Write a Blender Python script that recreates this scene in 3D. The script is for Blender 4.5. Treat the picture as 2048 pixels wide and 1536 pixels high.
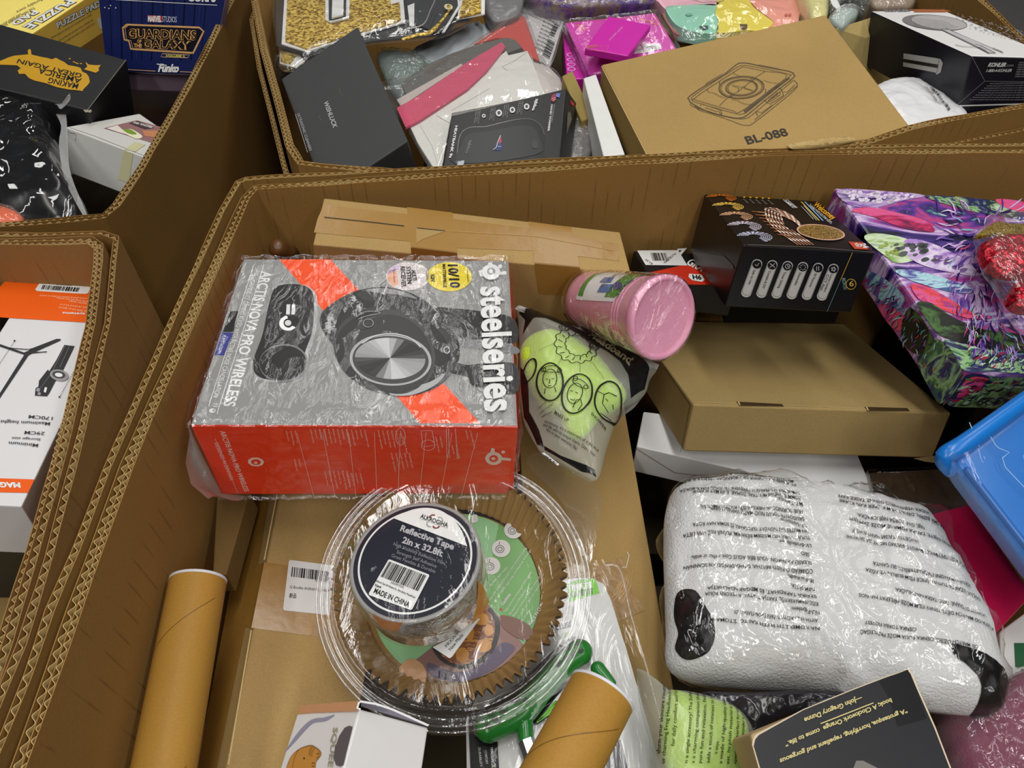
import bpy, bmesh, math, random
from mathutils import Vector as V, Matrix, noise
from mathutils.geometry import tessellate_polygon
D = bpy.data
for _o in list(D.objects): D.objects.remove(_o, do_unlink=True)
SC = bpy.context.scene
COL = SC.collection
rnd = random.Random(7)
# ---------------------------------------------------------------- camera, world, lights, exposure
FPX = 1500.0; PITCH = math.radians(49.0); CAMP = V((0, 0, 1.42))
cam = D.cameras.new('camera'); co = D.objects.new('camera', cam); COL.objects.link(co)
cam.sensor_width = 36; cam.lens = FPX / 2048 * 36; cam.clip_start = .01
co.location = CAMP; co.rotation_euler = (math.pi / 2 - PITCH, 0, 0)
SC.camera = co
w = D.worlds.new('world'); SC.world = w; w.use_nodes = True
w.node_tree.nodes['Background'].inputs[0].default_value = (.82, .86, .92, 1)
w.node_tree.nodes['Background'].inputs[1].default_value = .055
SC.view_settings.view_transform = 'Standard'; SC.view_settings.look = 'None'
SC.view_settings.gamma = 1; SC.view_settings.exposure = 0.0; SC.view_settings.use_curve_mapping = False
def strip(x, y, z, sx, sy, pw):
    l = D.lights.new('ceiling_or_fill', 'AREA'); l.shape = 'RECTANGLE'; l.size = sx; l.size_y = sy; l.energy = pw
    l.color = (1, .985, .95)
    o = D.objects.new('ceiling_or_fill', l); COL.objects.link(o); o.location = (x, y, z)
    return o
for lx, ly, pw in ((-1.7, .6, 22), (.25, .9, 42), (2.0, .5, 22), (-.6, 3.6, 24), (1.4, 3.8, 24), (-1.3, -2.4, 46), (.8, -2.4, 54), (2.6, -2.0, 26)):
    strip(lx, ly, 4.2, .35, 2.4, pw)  # the strips behind the camera are added to brighten faces turned to it
# ---------------------------------------------------------------- camera maths: a photo pixel to a point on a real plane
cp, sp = math.cos(PITCH), math.sin(PITCH)
def ray(px, py):
    x = (px - 1024) / FPX; y = -(py - 768) / FPX
    return V((x, y * sp + cp, y * cp - sp))
def at(px, py, z):
    r = ray(px, py); return CAMP + r * ((z - CAMP.z) / r.z)
def cr(ox, oy, s): return lambda x, y: (ox + x / s, oy + y / s)
# ---------------------------------------------------------------- materials
def lin(c):
    return tuple(((v / 255) / 12.92 if v / 255 <= .04045 else ((v / 255 + .055) / 1.055) ** 2.4) for v in c)
_mats = {}
def newmat(n):
    m = D.materials.new(n); m.use_nodes = True
    return m, m.node_tree.nodes, m.node_tree.links, m.node_tree.nodes['Principled BSDF']
def pm(c, rough=.45, spec=.5, vary=.06, metal=0, bump=0, bs=400, emit=0):
    k = ('p', c, rough, spec, vary, metal, bump, bs)
    if k in _mats: return _mats[k]
    m, N, L, b = newmat('paper_%02x%02x%02x' % tuple(int(v) for v in c[:3]))
    r, g, bl = lin(c)
    tc = N.new('ShaderNodeTexCoord'); no = N.new('ShaderNodeTexNoise'); no.inputs['Scale'].default_value = 60; no.inputs['Detail'].default_value = 4
    L.new(tc.outputs['Object'], no.inputs['Vector'])
    mx = N.new('ShaderNodeMix'); mx.data_type = 'RGBA'
    mx.inputs[6].default_value = (r * (1 - vary), g * (1 - vary), bl * (1 - vary), 1)
    mx.inputs[7].default_value = (min(1, r * (1 + vary)), min(1, g * (1 + vary)), min(1, bl * (1 + vary)), 1)
    L.new(no.outputs['Fac'], mx.inputs[0]); L.new(mx.outputs[2], b.inputs['Base Color'])
    b.inputs['Roughness'].default_value = rough; b.inputs['Specular IOR Level'].default_value = spec; b.inputs['Metallic'].default_value = metal
    if bump:
        n2 = N.new('ShaderNodeTexNoise'); n2.inputs['Scale'].default_value = bs; n2.inputs['Detail'].default_value = 3
        L.new(tc.outputs['Object'], n2.inputs['Vector'])
        bp = N.new('ShaderNodeBump'); bp.inputs['Strength'].default_value = bump; bp.inputs['Distance'].default_value = .002
        L.new(n2.outputs['Fac'], bp.inputs['Height']); L.new(bp.outputs[0], b.inputs['Normal'])
    _mats[k] = m; return m
def kraft(c=(168, 140, 98), lines=None, rough=.75, fine=.16):
    k = ('k', c, lines, rough, fine)
    if k in _mats: return _mats[k]
    c = (c[0], c[1] + 4, c[2]); m, N, L, b = newmat('kraft_board'); r, g, bl = lin(c)
    tc = N.new('ShaderNodeTexCoord')
    n1 = N.new('ShaderNodeTexNoise'); n1.inputs['Scale'].default_value = 7; n1.inputs['Detail'].default_value = 5
    n2 = N.new('ShaderNodeTexNoise'); n2.inputs['Scale'].default_value = 700; n2.inputs['Detail'].default_value = 3
    for n in (n1, n2): L.new(tc.outputs['Object'], n.inputs['Vector'])
    a = N.new('ShaderNodeMath'); a.operation = 'ADD'; L.new(n1.outputs['Fac'], a.inputs[0]); L.new(n2.outputs['Fac'], a.inputs[1])
    h = N.new('ShaderNodeMath'); h.operation = 'MULTIPLY'; h.inputs[1].default_value = .5; L.new(a.outputs[0], h.inputs[0])
    rp = N.new('ShaderNodeValToRGB'); e = rp.color_ramp.elements
    e[0].position = .3; e[1].position = .7
    e[0].color = (r * (1 - fine), g * (1 - fine), bl * (1 - fine * 1.1), 1); e[1].color = (r * (1 + fine), g * (1 + fine), bl * (1 + fine), 1)
    L.new(h.outputs[0], rp.inputs[0]); out = rp.outputs[0]
    if lines:   # faint flute lines that run down the board, broken up by noise
        wv = N.new('ShaderNodeTexWave'); wv.wave_type = 'BANDS'; wv.bands_direction = lines; wv.inputs['Scale'].default_value = 42
        wv.inputs['Distortion'].default_value = .3
        ml = N.new('ShaderNodeMapping'); ml.inputs['Scale'].default_value = (1, 1, .0); L.new(tc.outputs['Object'], ml.inputs[0]); L.new(ml.outputs[0], wv.inputs['Vector'])
        n3 = N.new('ShaderNodeTexNoise'); n3.inputs['Scale'].default_value = 22; L.new(tc.outputs['Object'], n3.inputs['Vector'])
        mr = N.new('ShaderNodeMapRange'); mr.inputs[1].default_value = .95; mr.inputs[2].default_value = 1; L.new(wv.outputs['Fac'], mr.inputs[0])
        m3 = N.new('ShaderNodeMapRange'); m3.inputs[1].default_value = .5; m3.inputs[2].default_value = .62; L.new(n3.outputs['Fac'], m3.inputs[0])
        mu = N.new('ShaderNodeMath'); mu.operation = 'MULTIPLY'; L.new(mr.outputs[0], mu.inputs[0]); L.new(m3.outputs[0], mu.inputs[1])
        m4 = N.new('ShaderNodeMath'); m4.operation = 'MULTIPLY'; m4.inputs[1].default_value = .45; L.new(mu.outputs[0], m4.inputs[0])
        mx = N.new('ShaderNodeMix'); mx.data_type = 'RGBA'; L.new(m4.outputs[0], mx.inputs[0]); L.new(out, mx.inputs[6])
        mx.inputs[7].default_value = (r * .35, g * .33, bl * .3, 1); out = mx.outputs[2]
    L.new(out, b.inputs['Base Color']); b.inputs['Roughness'].default_value = rough; b.inputs['Specular IOR Level'].default_value = .25
    bp = N.new('ShaderNodeBump'); bp.inputs['Strength'].default_value = .12; bp.inputs['Distance'].default_value = .001
    L.new(n2.outputs['Fac'], bp.inputs['Height']); L.new(bp.outputs[0], b.inputs['Normal'])
    _mats[k] = m; return m
def film(tint=(255, 255, 255), haze=.03, refl=1.0, bscale=45, bstr=.6, rough=.07, hz=(235, 235, 235), det=5):
    k = ('f', tint, haze, refl, bscale, bstr, rough, hz, det)
    if k in _mats: return _mats[k]
    m = D.materials.new('clear_film'); m.use_nodes = True; N, L = m.node_tree.nodes, m.node_tree.links; N.clear()
    o = N.new('ShaderNodeOutputMaterial'); tr = N.new('ShaderNodeBsdfTransparent'); gl = N.new('ShaderNodeBsdfGlossy'); df = N.new('ShaderNodeBsdfDiffuse')
    tr.inputs[0].default_value = (*lin(tint), 1); gl.inputs[0].default_value = (1, 1, 1, 1); gl.inputs['Roughness'].default_value = rough
    df.inputs[0].default_value = (*lin(hz), 1)
    tc = N.new('ShaderNodeTexCoord'); mp = N.new('ShaderNodeMapping'); mp.inputs['Scale'].default_value = (1, .45, 1); mp.inputs['Rotation'].default_value = (0, 0, .7)
    n = N.new('ShaderNodeTexNoise'); n.inputs['Scale'].default_value = bscale; n.inputs['Detail'].default_value = det; n.inputs['Distortion'].default_value = 1.2
    L.new(tc.outputs['Object'], mp.inputs[0]); L.new(mp.outputs[0], n.inputs['Vector'])
    bp = N.new('ShaderNodeBump'); bp.inputs['Strength'].default_value = bstr; bp.inputs['Distance'].default_value = .006
    L.new(n.outputs['Fac'], bp.inputs['Height'])
    L.new(bp.outputs[0], gl.inputs['Normal'])
    lw = N.new('ShaderNodeLayerWeight'); lw.inputs['Blend'].default_value = .5
    pw_ = N.new('ShaderNodeMath'); pw_.operation = 'POWER'; pw_.inputs[1].default_value = 4.5; L.new(lw.outputs['Facing'], pw_.inputs[0])
    fr = N.new('ShaderNodeMath'); fr.operation = 'MULTIPLY_ADD'; fr.inputs[1].default_value = .55; fr.inputs[2].default_value = .05; L.new(pw_.outputs[0], fr.inputs[0])
    fm = N.new('ShaderNodeMath'); fm.operation = 'MULTIPLY'; fm.inputs[1].default_value = refl * 1.25; fm.use_clamp = True; L.new(fr.outputs[0], fm.inputs[0])
    m1 = N.new('ShaderNodeMixShader'); m1.inputs[0].default_value = haze * .75; L.new(tr.outputs[0], m1.inputs[1]); L.new(df.outputs[0], m1.inputs[2])
    m2 = N.new('ShaderNodeMixShader'); L.new(fm.outputs[0], m2.inputs[0]); L.new(m1.outputs[0], m2.inputs[1]); L.new(gl.outputs[0], m2.inputs[2])
    L.new(m2.outputs[0], o.inputs['Surface'])
    _mats[k] = m; return m
def glitter(c, c2, scale=900, rough=.3, metal=.5):
    k = ('g', c, c2, scale)
    if k in _mats: return _mats[k]
    m, N, L, b = newmat('glitter')
    tc = N.new('ShaderNodeTexCoord'); v = N.new('ShaderNodeTexVoronoi'); v.inputs['Scale'].default_value = scale; L.new(tc.outputs['Object'], v.inputs['Vector'])
    rp = N.new('ShaderNodeValToRGB'); e = rp.color_ramp.elements; e[0].position = .15; e[1].position = .85
    e[0].color = (*lin(c), 1); e[1].color = (*lin(c2), 1)
    sx = N.new('ShaderNodeSeparateColor'); L.new(v.outputs['Color'], sx.inputs[0]); L.new(sx.outputs[0], rp.inputs[0]); L.new(rp.outputs[0], b.inputs['Base Color'])
    bp = N.new('ShaderNodeBump'); bp.inputs['Strength'].default_value = .7; bp.inputs['Distance'].default_value = .001; L.new(sx.outputs[1], bp.inputs['Height']); L.new(bp.outputs[0], b.inputs['Normal'])
    b.inputs['Roughness'].default_value = rough; b.inputs['Metallic'].default_value = metal
    _mats[k] = m; return m
def art(cols, scale=9, dist=2.5, seed=0, rough=.3, streak=(1, 3, 1), rot=.6):
    k = ('a', tuple(cols), scale, seed)
    if k in _mats: return _mats[k]
    m, N, L, b = newmat('printed_art')
    tc = N.new('ShaderNodeTexCoord'); mp = N.new('ShaderNodeMapping'); mp.inputs['Scale'].default_value = streak; mp.inputs['Rotation'].default_value = (0, 0, rot); mp.inputs['Location'].default_value = (seed, seed * .7, 0)
    L.new(tc.outputs['Object'], mp.inputs[0])
    n = N.new('ShaderNodeTexNoise'); n.inputs['Scale'].default_value = scale; n.inputs['Detail'].default_value = 6; n.inputs['Distortion'].default_value = dist; n.inputs['Roughness'].default_value = .62
    L.new(mp.outputs[0], n.inputs['Vector'])
    rp = N.new('ShaderNodeValToRGB'); cr_ = rp.color_ramp
    nn = len(cols)
    for i, c in enumerate(cols):
        p = .3 + .42 * i / (nn - 1)
        if i == 0: e = cr_.elements[0]; e.position = p
        elif i == nn - 1: e = cr_.elements[-1]; e.position = p
        else: e = cr_.elements.new(p)
        e.color = (*lin(c), 1)
    L.new(n.outputs['Fac'], rp.inputs[0]); L.new(rp.outputs[0], b.inputs['Base Color']); b.inputs['Roughness'].default_value = rough
    _mats[k] = m; return m
def plush(c):
    k = ('pl', c)
    if k in _mats: return _mats[k]
    m, N, L, b = newmat('plush_fabric'); b.inputs['Base Color'].default_value = (*lin(c), 1); b.inputs['Roughness'].default_value = .9
    tc = N.new('ShaderNodeTexCoord'); n = N.new('ShaderNodeTexNoise'); n.inputs['Scale'].default_value = 500; L.new(tc.outputs['Object'], n.inputs['Vector'])
    bp = N.new('ShaderNodeBump'); bp.inputs['Strength'].default_value = .5; bp.inputs['Distance'].default_value = .003; L.new(n.outputs['Fac'], bp.inputs['Height']); L.new(bp.outputs[0], b.inputs['Normal'])
    b.inputs['Sheen Weight'].default_value = .3
    _mats[k] = m; return m
BLACK = (14, 14, 15); WHITE = (226, 226, 224)
KR = kraft(); KRD = kraft((150, 118, 72)); TAPE = pm((158, 118, 52), .28, .6, .05, bump=.25, bs=60)
# ---------------------------------------------------------------- objects
def tagp(o, label, cat, group=None, kind=None):
    o['label'] = label; o['category'] = cat
    if group: o['group'] = group
    if kind: o['kind'] = kind
def thing(name, label, cat, loc, group=None):
    o = D.objects.new(name, None); COL.objects.link(o); o.location = loc; o.empty_display_size = .03
    tagp(o, label, cat, group); bpy_root[o.name] = V(loc)
    return o
bpy_root = {}
def base(o):
    p = V((0, 0, 0))
    while o is not None: p += o.location; o = o.parent
    return p
def mesh(name, vs, fs, m, parent=None, smooth=False, label=None, mats=None, fmat=None):
    b = base(parent) if parent else V((0, 0, 0))
    me = D.meshes.new(name); me.from_pydata([tuple(V(v) - b) for v in vs], [], fs)
    for mm in (mats or [m]): me.materials.append(mm)
    if fmat:
        for p, i in zip(me.polygons, fmat): p.material_index = i
    if smooth: me.polygons.foreach_set('use_smooth', [True] * len(me.polygons))
    me.update()
    o = D.objects.new(name, me); COL.objects.link(o)
    if parent: o.parent = parent
    if label: o['label'] = label
    return o
def bevel(o, w=.0012, seg=2, ang=.6):
    md = o.modifiers.new('bevel', 'BEVEL'); md.width = w; md.segments = seg; md.limit_method = 'ANGLE'; md.angle_limit = ang
    for p in o.data.polygons: p.use_smooth = False
    return o
class Face:     # a flat printable face: origin and unit normal
    def __init__(s, parent, P, n): s.parent = parent; s.P = V(P); s.n = V(n).normalized(); s.k = 0
    def hit(s, px, py):
        r = ray(px, py); return CAMP + r * ((s.P - CAMP).dot(s.n) / r.dot(s.n))
    def lift(s, p, off): return p + s.n * off
def quadface(parent, a, b, c):
    n = (V(b) - V(a)).cross(V(c) - V(a)).normalized()
    if n.dot(CAMP - V(a)) < 0: n = -n
    return Face(parent, a, n)
OFF = .00035
_lastlabel = {}
def nat(F, p):
    if hasattr(F, 'n0'): d = p - F.c; return (d - F.n0 * d.dot(F.n0)).normalized()
    return F.n
def poly(F, pts, m, k=0, name='print', sub=0, label=None, px=True, parent=None):
    P = [F.hit(*p) for p in pts] if px else pts
    u = (P[1] - P[0]).normalized(); n = nat(F, P[0]); u = (u - n * u.dot(n)).normalized(); v = n.cross(u)
    tris = tessellate_polygon([[V(((p - P[0]).dot(u), (p - P[0]).dot(v), 0)) for p in P]])
    fs = [tuple(t) for t in tris]
    vs = P
    if sub:
        bm = bmesh.new(); bv = [bm.verts.new(p) for p in P]
        for t in fs:
            try: bm.faces.new([bv[i] for i in t])
            except ValueError: pass
        for _ in range(sub): bmesh.ops.subdivide_edges(bm, edges=bm.edges[:], cuts=1, use_grid_fill=True)
        bmesh.ops.triangulate(bm, faces=bm.faces[:]); bm.verts.index_update()
        vs = [v_.co.copy() for v_ in bm.verts]; fs = [tuple(q.index for q in f.verts) for f in bm.faces]; bm.free()
    o = mesh(name, [F.lift(p, OFF * (1 + .5 * k)) for p in vs], fs, m, parent or F.parent, label=label)
    if name == 'barcode_label': _lastlabel[F.parent.name] = o
    return o
def ell(c, e1, e2, n=40, a0=0, a1=2 * math.pi):
    return [c + (e1 - c) * math.cos(a0 + (a1 - a0) * i / n) + (e2 - c) * math.sin(a0 + (a1 - a0) * i / n) for i in range(n + (a1 - a0 < 6.28))]
def disc(F, c, e1, e2, m, k=0, name='print', n=40, sub=0, parent=None):
    return poly(F, ell(F.hit(*c), F.hit(*e1), F.hit(*e2), n), m, k, name, sub, px=False, parent=parent)
def edisc(F, c, rx, ry, m, k=0, name='print', n=40, sub=0, parent=None):
    return disc(F, c, (c[0] + rx, c[1]), (c[0], c[1] + ry), m, k, name, n, sub, parent)
def stroke_geo(F, P, w, closed, k):
    n = len(P); vs = []; fs = []
    for i, p in enumerate(P):
        a = P[(i - 1) % n] if (closed or i > 0) else p; b = P[(i + 1) % n] if (closed or i < n - 1) else p
        d = b - a; d = d.normalized() if d.length > 1e-9 else V((1, 0, 0)); s = nat(F, p).cross(d) * (w / 2)
        vs += [F.lift(p + s, OFF * (1 + .5 * k)), F.lift(p - s, OFF * (1 + .5 * k))]
    for i in range(n if closed else n - 1):
        j = (i + 1) % n; fs.append((2 * i, 2 * i + 1, 2 * j + 1, 2 * j))
    return vs, fs
def resub(P, closed, step):
    out = []; n = len(P)
    for i in range(n if closed else n - 1):
        a, b = P[i], P[(i + 1) % n]; q = max(1, int((b - a).length / step))
        out += [a.lerp(b, j / q) for j in range(q)]
    if not closed: out.append(P[-1])
    return out
def strokes(F, lines, w, m, k=0, name='line_print', step=.006, px=True, parent=None):
    """many pen strokes of one drawing as one printed mesh; each is (points, closed)"""
    VS, FS = [], []
    if 1 < len(lines) <= 3: return [strokes(F, [l], w, m, k, name, step, px, parent) for l in lines][0]
    for ln in lines:
        pts, closed = ln if isinstance(ln, tuple) and isinstance(ln[1], bool) else (ln, False)
        P = [F.hit(*p) for p in pts] if px else pts
        vs, fs = stroke_geo(F, resub(P, closed, step), w, closed, k); b = len(VS); VS += vs; FS += [tuple(i + b for i in f) for f in fs]
    return mesh(name, VS, FS, m, parent or F.parent)
def smooth_px(pts, closed=False, q=6):
    n = len(pts); out = []
    for i in range(n if closed else n - 1):
        p0 = pts[(i - 1) % n] if closed or i > 0 else pts[i]; p1 = pts[i]; p2 = pts[(i + 1) % n]; p3 = pts[(i + 2) % n] if closed or i < n - 2 else p2
        for j in range(q):
            t = j / q
            out.append(tuple(.5 * (2 * a1 + (a2 - a0) * t + (2 * a0 - 5 * a1 + 4 * a2 - a3) * t * t + (-a0 + 3 * a1 - 3 * a2 + a3) * t ** 3) for a0, a1, a2, a3 in zip(p0, p1, p2, p3)))
    if not closed: out.append(pts[-1])
    return out
_tc = {}
def glyphs(s, bold, shear):
    k = (s, bold, shear)
    if k not in _tc:
        c = D.curves.new('t', 'FONT'); c.body = s; c.size = 1; c.offset = bold; c.shear = shear; c.resolution_u = 3; c.fill_mode = 'BOTH' if False else 'FRONT'
        o = D.objects.new('t', c); me = D.meshes.new_from_object(o)
        vs = [v.co.copy() for v in me.vertices]; fs = [tuple(p.vertices) for p in me.polygons]
        D.objects.remove(o); D.curves.remove(c); D.meshes.remove(me)
        if not vs: vs = [V((0, 0, 0)), V((1, 0, 0)), V((0, 1, 0))]; fs = []
        _tc[k] = (vs, fs, min(v.x for v in vs), max(v.x for v in vs))
    return _tc[k]
def text(F, s, p0, p1, p2, m, bold=.0, shear=0, k=1, name='lettering', parent=None, px=True):
    """lettering laid on a face: p0 p1 the ends of the baseline, p2 the top of the first capital"""
    vs, fs, x0, x1 = glyphs(s, bold, shear)
    A, B, C = (F.hit(*p0), F.hit(*p1), F.hit(*p2)) if px else (p0, p1, p2)
    U = (B - A) / (x1 - x0); W = (C - A) / .70
    return mesh(name, [F.lift(A + U * (v.x - x0) + W * v.y, OFF * (1 + .5 * k)) for v in vs], fs, m, parent or F.parent)
def lines_of(F, ss, p0, p1, p2, q0, m, bold=0, k=1, parent=None, name='lettering'):
    """lines of small print; q0 is where the last baseline starts"""
    VS, FS = [], []; n = len(ss)
    A, B, C, Q = (F.hit(*p) for p in (p0, p1, p2, q0)); full = max(len(s) for s in ss)
    for i, s in enumerate(ss):
        if not s: continue
        vs, fs, x0, x1 = glyphs(s, bold, 0); o = (Q - A) * (i / max(1, n - 1)); U = (B - A) * (len(s) / full) / (x1 - x0); W = (C - A) / .7; b = len(VS)
        VS += [F.lift(A + o + U * (v.x - x0) + W * v.y, OFF * (1 + .5 * k)) for v in vs]; FS += [tuple(j + b for j in f) for f in fs]
    return mesh(name, VS, FS, m, parent or F.parent)
def barcode(F, a, b, c, m=None, n=34, seed=1, k=2, name='barcode', parent=None):
    """bars between corner a, corner b along the code, c across"""
    r = random.Random(seed); A, B, C = F.hit(*a), F.hit(*b), F.hit(*c); VS, FS = [], []; x = 0; ws = []
    while x < 1: wd = r.choice((1, 1, 2, 3)) / (n * 2.6); ws.append((x, min(1, x + wd))); x += wd + r.choice((1, 1, 2)) / (n * 2.6)
    for x0, x1 in ws:
        q = len(VS); VS += [F.lift(A + (B - A) * x + (C - A) * y, OFF * (1 + .5 * k)) for x, y in ((x0, 0), (x1, 0), (x1, 1), (x0, 1))]; FS.append((q, q + 1, q + 2, q + 3))
    return mesh(name, VS, FS, m or pm((20, 20, 20)), parent or _lastlabel.get(F.parent.name) or F.parent)
# carton: top corners FL BL FR BR as (px, py, z); bottoms straight down the normal, or given on one side
class Box: pass
def box(name, label, cat, tl, th, m, group=None, lb=None, rb=None, vertical=False, bev=.0012, body='carton_body', plabel=None, base_loc=None):
    P3 = lambda p: p.copy() if isinstance(p, V) else at(*p)
    FL, BL, FR, BR = (P3(p) for p in tl)
    def onplane(q, A, B_, C):
        nn = (B_ - A).cross(C - A); d = (q - CAMP); return CAMP + d * ((A - CAMP).dot(nn) / d.dot(nn))
    BR = onplane(BR, FL, FR, BL)
    n = (FR - FL).cross(BL - FL).normalized()
    if n.dot(CAMP - FL) < 0: n = -n
    dn = V((0, 0, -1)) if vertical else -n
    fl, bl, fr, br = (p + dn * th for p in (FL, BL, FR, BR))
    if lb: fl, bl = P3(lb[0]), P3(lb[1]); bl = onplane(bl, FL, BL, fl); fr, br = FR + (fl - FL), BR + (bl - BL)
    if rb: fr, br = P3(rb[0]), P3(rb[1]); br = onplane(br, FR, BR, fr); fl, bl = FL + (fr - FR), BL + (br - BR)
    c = (fl + bl + fr + br) / 4
    B = Box(); B.t = t = thing(name, label, cat, c, group)
    vs = [FL, FR, BR, BL, fl, fr, br, bl]
    fs = [(0, 1, 2, 3), (7, 6, 5, 4), (0, 4, 5, 1), (1, 5, 6, 2), (2, 6, 7, 3), (3, 7, 4, 0)]
    # orientation made consistent whatever the corners
    if (FR - FL).cross(BR - FL).dot(fl - FL) > 0: fs = [f[::-1] for f in fs]
    mats = m if isinstance(m, (list, tuple)) else [m]
    fm = None if len(mats) == 1 else [0, 2, 1, 2, 2, 2] if len(mats) == 3 else [0, 1, 1, 1, 1, 1]
    B.body = bevel(mesh(body, vs, fs, mats[0], t, mats=mats, fmat=fm), bev)
    B.c = (FL, BL, FR, BR, fl, bl, fr, br)
    B.top = quadface(t, FL, FR, BL); B.front = quadface(t, FL, FR, fl); B.left = quadface(t, FL, BL, fl); B.right = quadface(t, FR, BR, fr); B.back = quadface(t, BL, BR, bl)
    return B
# ---------------------------------------------------------------- the pallet bins: double wall board with real flutes along the rim
def resample(path, step, closed=True):
    out = []; n = len(path)
    for i in range(n if closed else n - 1):
        a, b = V(path[i]), V(path[(i + 1) % n]); q = max(1, round((b - a).length / step))
        out += [a.lerp(b, j / q) for j in range(q)]
    return out
def normals(P):
    n = len(P); out = []
    for i in range(n):
        d = (P[(i + 1) % n] - P[i - 1]); d = d.normalized() if d.length > 1e-9 else V((1, 0)); out.append(V((d.y, -d.x)))
    return out
def seen(p): return -.75 < p.x < .75 and -.05 < p.y < 1.25
def dip(x, y, on):
    if not on: return 0
    return -.022 * max(0, min(1, (.43 - x) / .10)) * (1 if y < .78 else 0) * max(0, min(1, (x + .20) / .12))
def sheet(parent, P, Nn, off, zt, zb, m, th=.0006, bulge=0, seed=0, name='board_liner', dp=0):
    zs = [0, .05, .2, 1]; bl = [0, .25, 1, 1]; VS, FS = [], []; n = len(P)
    for i in range(n):
        p, q = P[i], Nn[i]; wz = noise.noise(V((p.x * 14 + seed, p.y * 14, seed))) * .0022 + noise.noise(V((p.x * 90, p.y * 90, seed))) * .0006
        for s_ in (-1, 1):
            for z, b in zip(zs, bl):
                r = p + q * (off + s_ * th / 2 + b * bulge); VS.append((r.x, r.y, zt + dip(p.x, p.y, dp) + wz - z * (zt - zb)))
    for i in range(n):
        a = i * 8; b = ((i + 1) % n) * 8
        FS.append((a, b, b + 4, a + 4))
        for k in range(3): FS += [(a + k, a + k + 1, b + k + 1, b + k), (a + 4 + k, b + 4 + k, b + 5 + k, a + 5 + k)]
    return mesh(name, VS, FS, m, parent, smooth=False)
def flute(parent, P, off, amp, wl, zt, m, seed=0, dp=0):
    Q = resample([tuple(p) for p in P], wl / 7); Nn = normals(Q); VS, FS = [], []; s = 0; prev = None
    for i, (p, q) in enumerate(zip(Q, Nn)):
        if i: s += (p - Q[i - 1]).length
        a = amp * math.sin(2 * math.pi * s / wl + noise.noise(V((s * 9, seed, 0))) * 2.2)
        wz = noise.noise(V((p.x * 14, p.y * 14, 0))) * .0022 + dip(p.x, p.y, dp)
        r = p + q * (off + a); t = q * .00022
        ok = seen(p)
        if ok:
            b = len(VS); VS += [(*(r - t), zt + wz - .0006), (*(r + t), zt + wz - .0006), (*(r - t - q * a * .5), zt - .03), (*(r + t - q * a * .5), zt - .03)]
            if prev is not None: c = prev; FS += [(c, b, b + 1, c + 1), (c, c + 2, b + 2, b), (c + 1, b + 1, b + 3, c + 3)]
            prev = b
        else: prev = None
    o = mesh('board_flute', VS, FS, m, parent, smooth=False)
    return o
def bin_box(label, layers, base_z=.02, lines='X', wallc=(150, 110, 60), floor_=True, group='corrugated pallet bins', dp=0):
    xs = [p[0] for p in layers[0][0]]; ys = [p[1] for p in layers[0][0]]
    t = thing('pallet_bin', label, 'bin', ((min(xs) + max(xs)) / 2, (min(ys) + max(ys)) / 2, base_z), group)
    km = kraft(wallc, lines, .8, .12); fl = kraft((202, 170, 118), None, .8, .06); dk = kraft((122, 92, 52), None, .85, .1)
    for path, kind, zt, bulge in layers:
        P = resample(path, .02); Nn = normals(P)
        # outward normal check
        c = sum(P, V((0, 0))) / len(P); sgn = 1 if sum((p - c).dot(q) for p, q in zip(P, Nn)) > 0 else -1
        Nn = [q * sgn for q in Nn]
        offs = (-.0040, -.0006, .0042) if kind == 2 else (-.0024, .0024)
        for i, o_ in enumerate(offs): sheet(t, P, Nn, o_, zt, base_z, km, seed=i + len(P) * .1, bulge=bulge, dp=dp)
        def fl_at(o_, amp, wl): flute(t, [p + q * o_ for p, q in zip(P, Nn)], 0, amp, wl, zt, fl, dp=dp)
        if kind == 2: fl_at(-.0023, .00125, .0062); fl_at(.0017, .0016, .0080)
        else: fl_at(0, .0017, .0082)
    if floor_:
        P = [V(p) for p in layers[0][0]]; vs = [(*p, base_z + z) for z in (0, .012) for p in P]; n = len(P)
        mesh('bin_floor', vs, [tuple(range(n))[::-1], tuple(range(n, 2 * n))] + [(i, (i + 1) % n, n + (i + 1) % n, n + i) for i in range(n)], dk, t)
    return t
# concrete floor of the hall
fm_ = pm((92, 90, 88), .6, .4, .15, bump=.2, bs=30)
fl_ = mesh('floor', [(-3, -3, 0), (3, -3, 0), (3, 4, 0), (-3, 4, 0), (-3, -3, -.1), (3, -3, -.1), (3, 4, -.1), (-3, 4, -.1)], [(0, 1, 2, 3), (7, 6, 5, 4), (0, 4, 5, 1), (1, 5, 6, 2), (2, 6, 7, 3), (3, 7, 4, 0)], fm_)
fl_['kind'] = 'structure'
def shell(name, x0, x1, y0, y1, z0, z1, m):
    o = mesh(name, [(x, y, z) for z in (z0, z1) for x, y in ((x0, y0), (x1, y0), (x1, y1), (x0, y1))], [(3, 2, 1, 0), (4, 5, 6, 7), (0, 1, 5, 4), (1, 2, 6, 5), (2, 3, 7, 6), (3, 0, 4, 7)], m); o['kind'] = 'structure'
shell('ceiling', -6, 6, -6, 8, 4.6, 4.7, pm((150, 150, 148), .8)); shell('wall_back', -6, 6, 8, 8.1, 0, 4.6, pm((150, 148, 142), .8))
mainI = [(-.2535, .02), (-.2535, .106), (-.256, .166), (-.259, .235), (-.261, .292), (-.26, .353), (-.258, .428), (-.255, .507), (-.252, .598), (-.246, .6145), (-.164, .625), (-.051, .639), (.11, .657), (.268, .674), (.363, .677), (.52, .678), (.74, .67), (.78, .63), (.78, -.33), (.74, -.37), (-.21, -.37), (-.25, -.33)]
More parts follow.
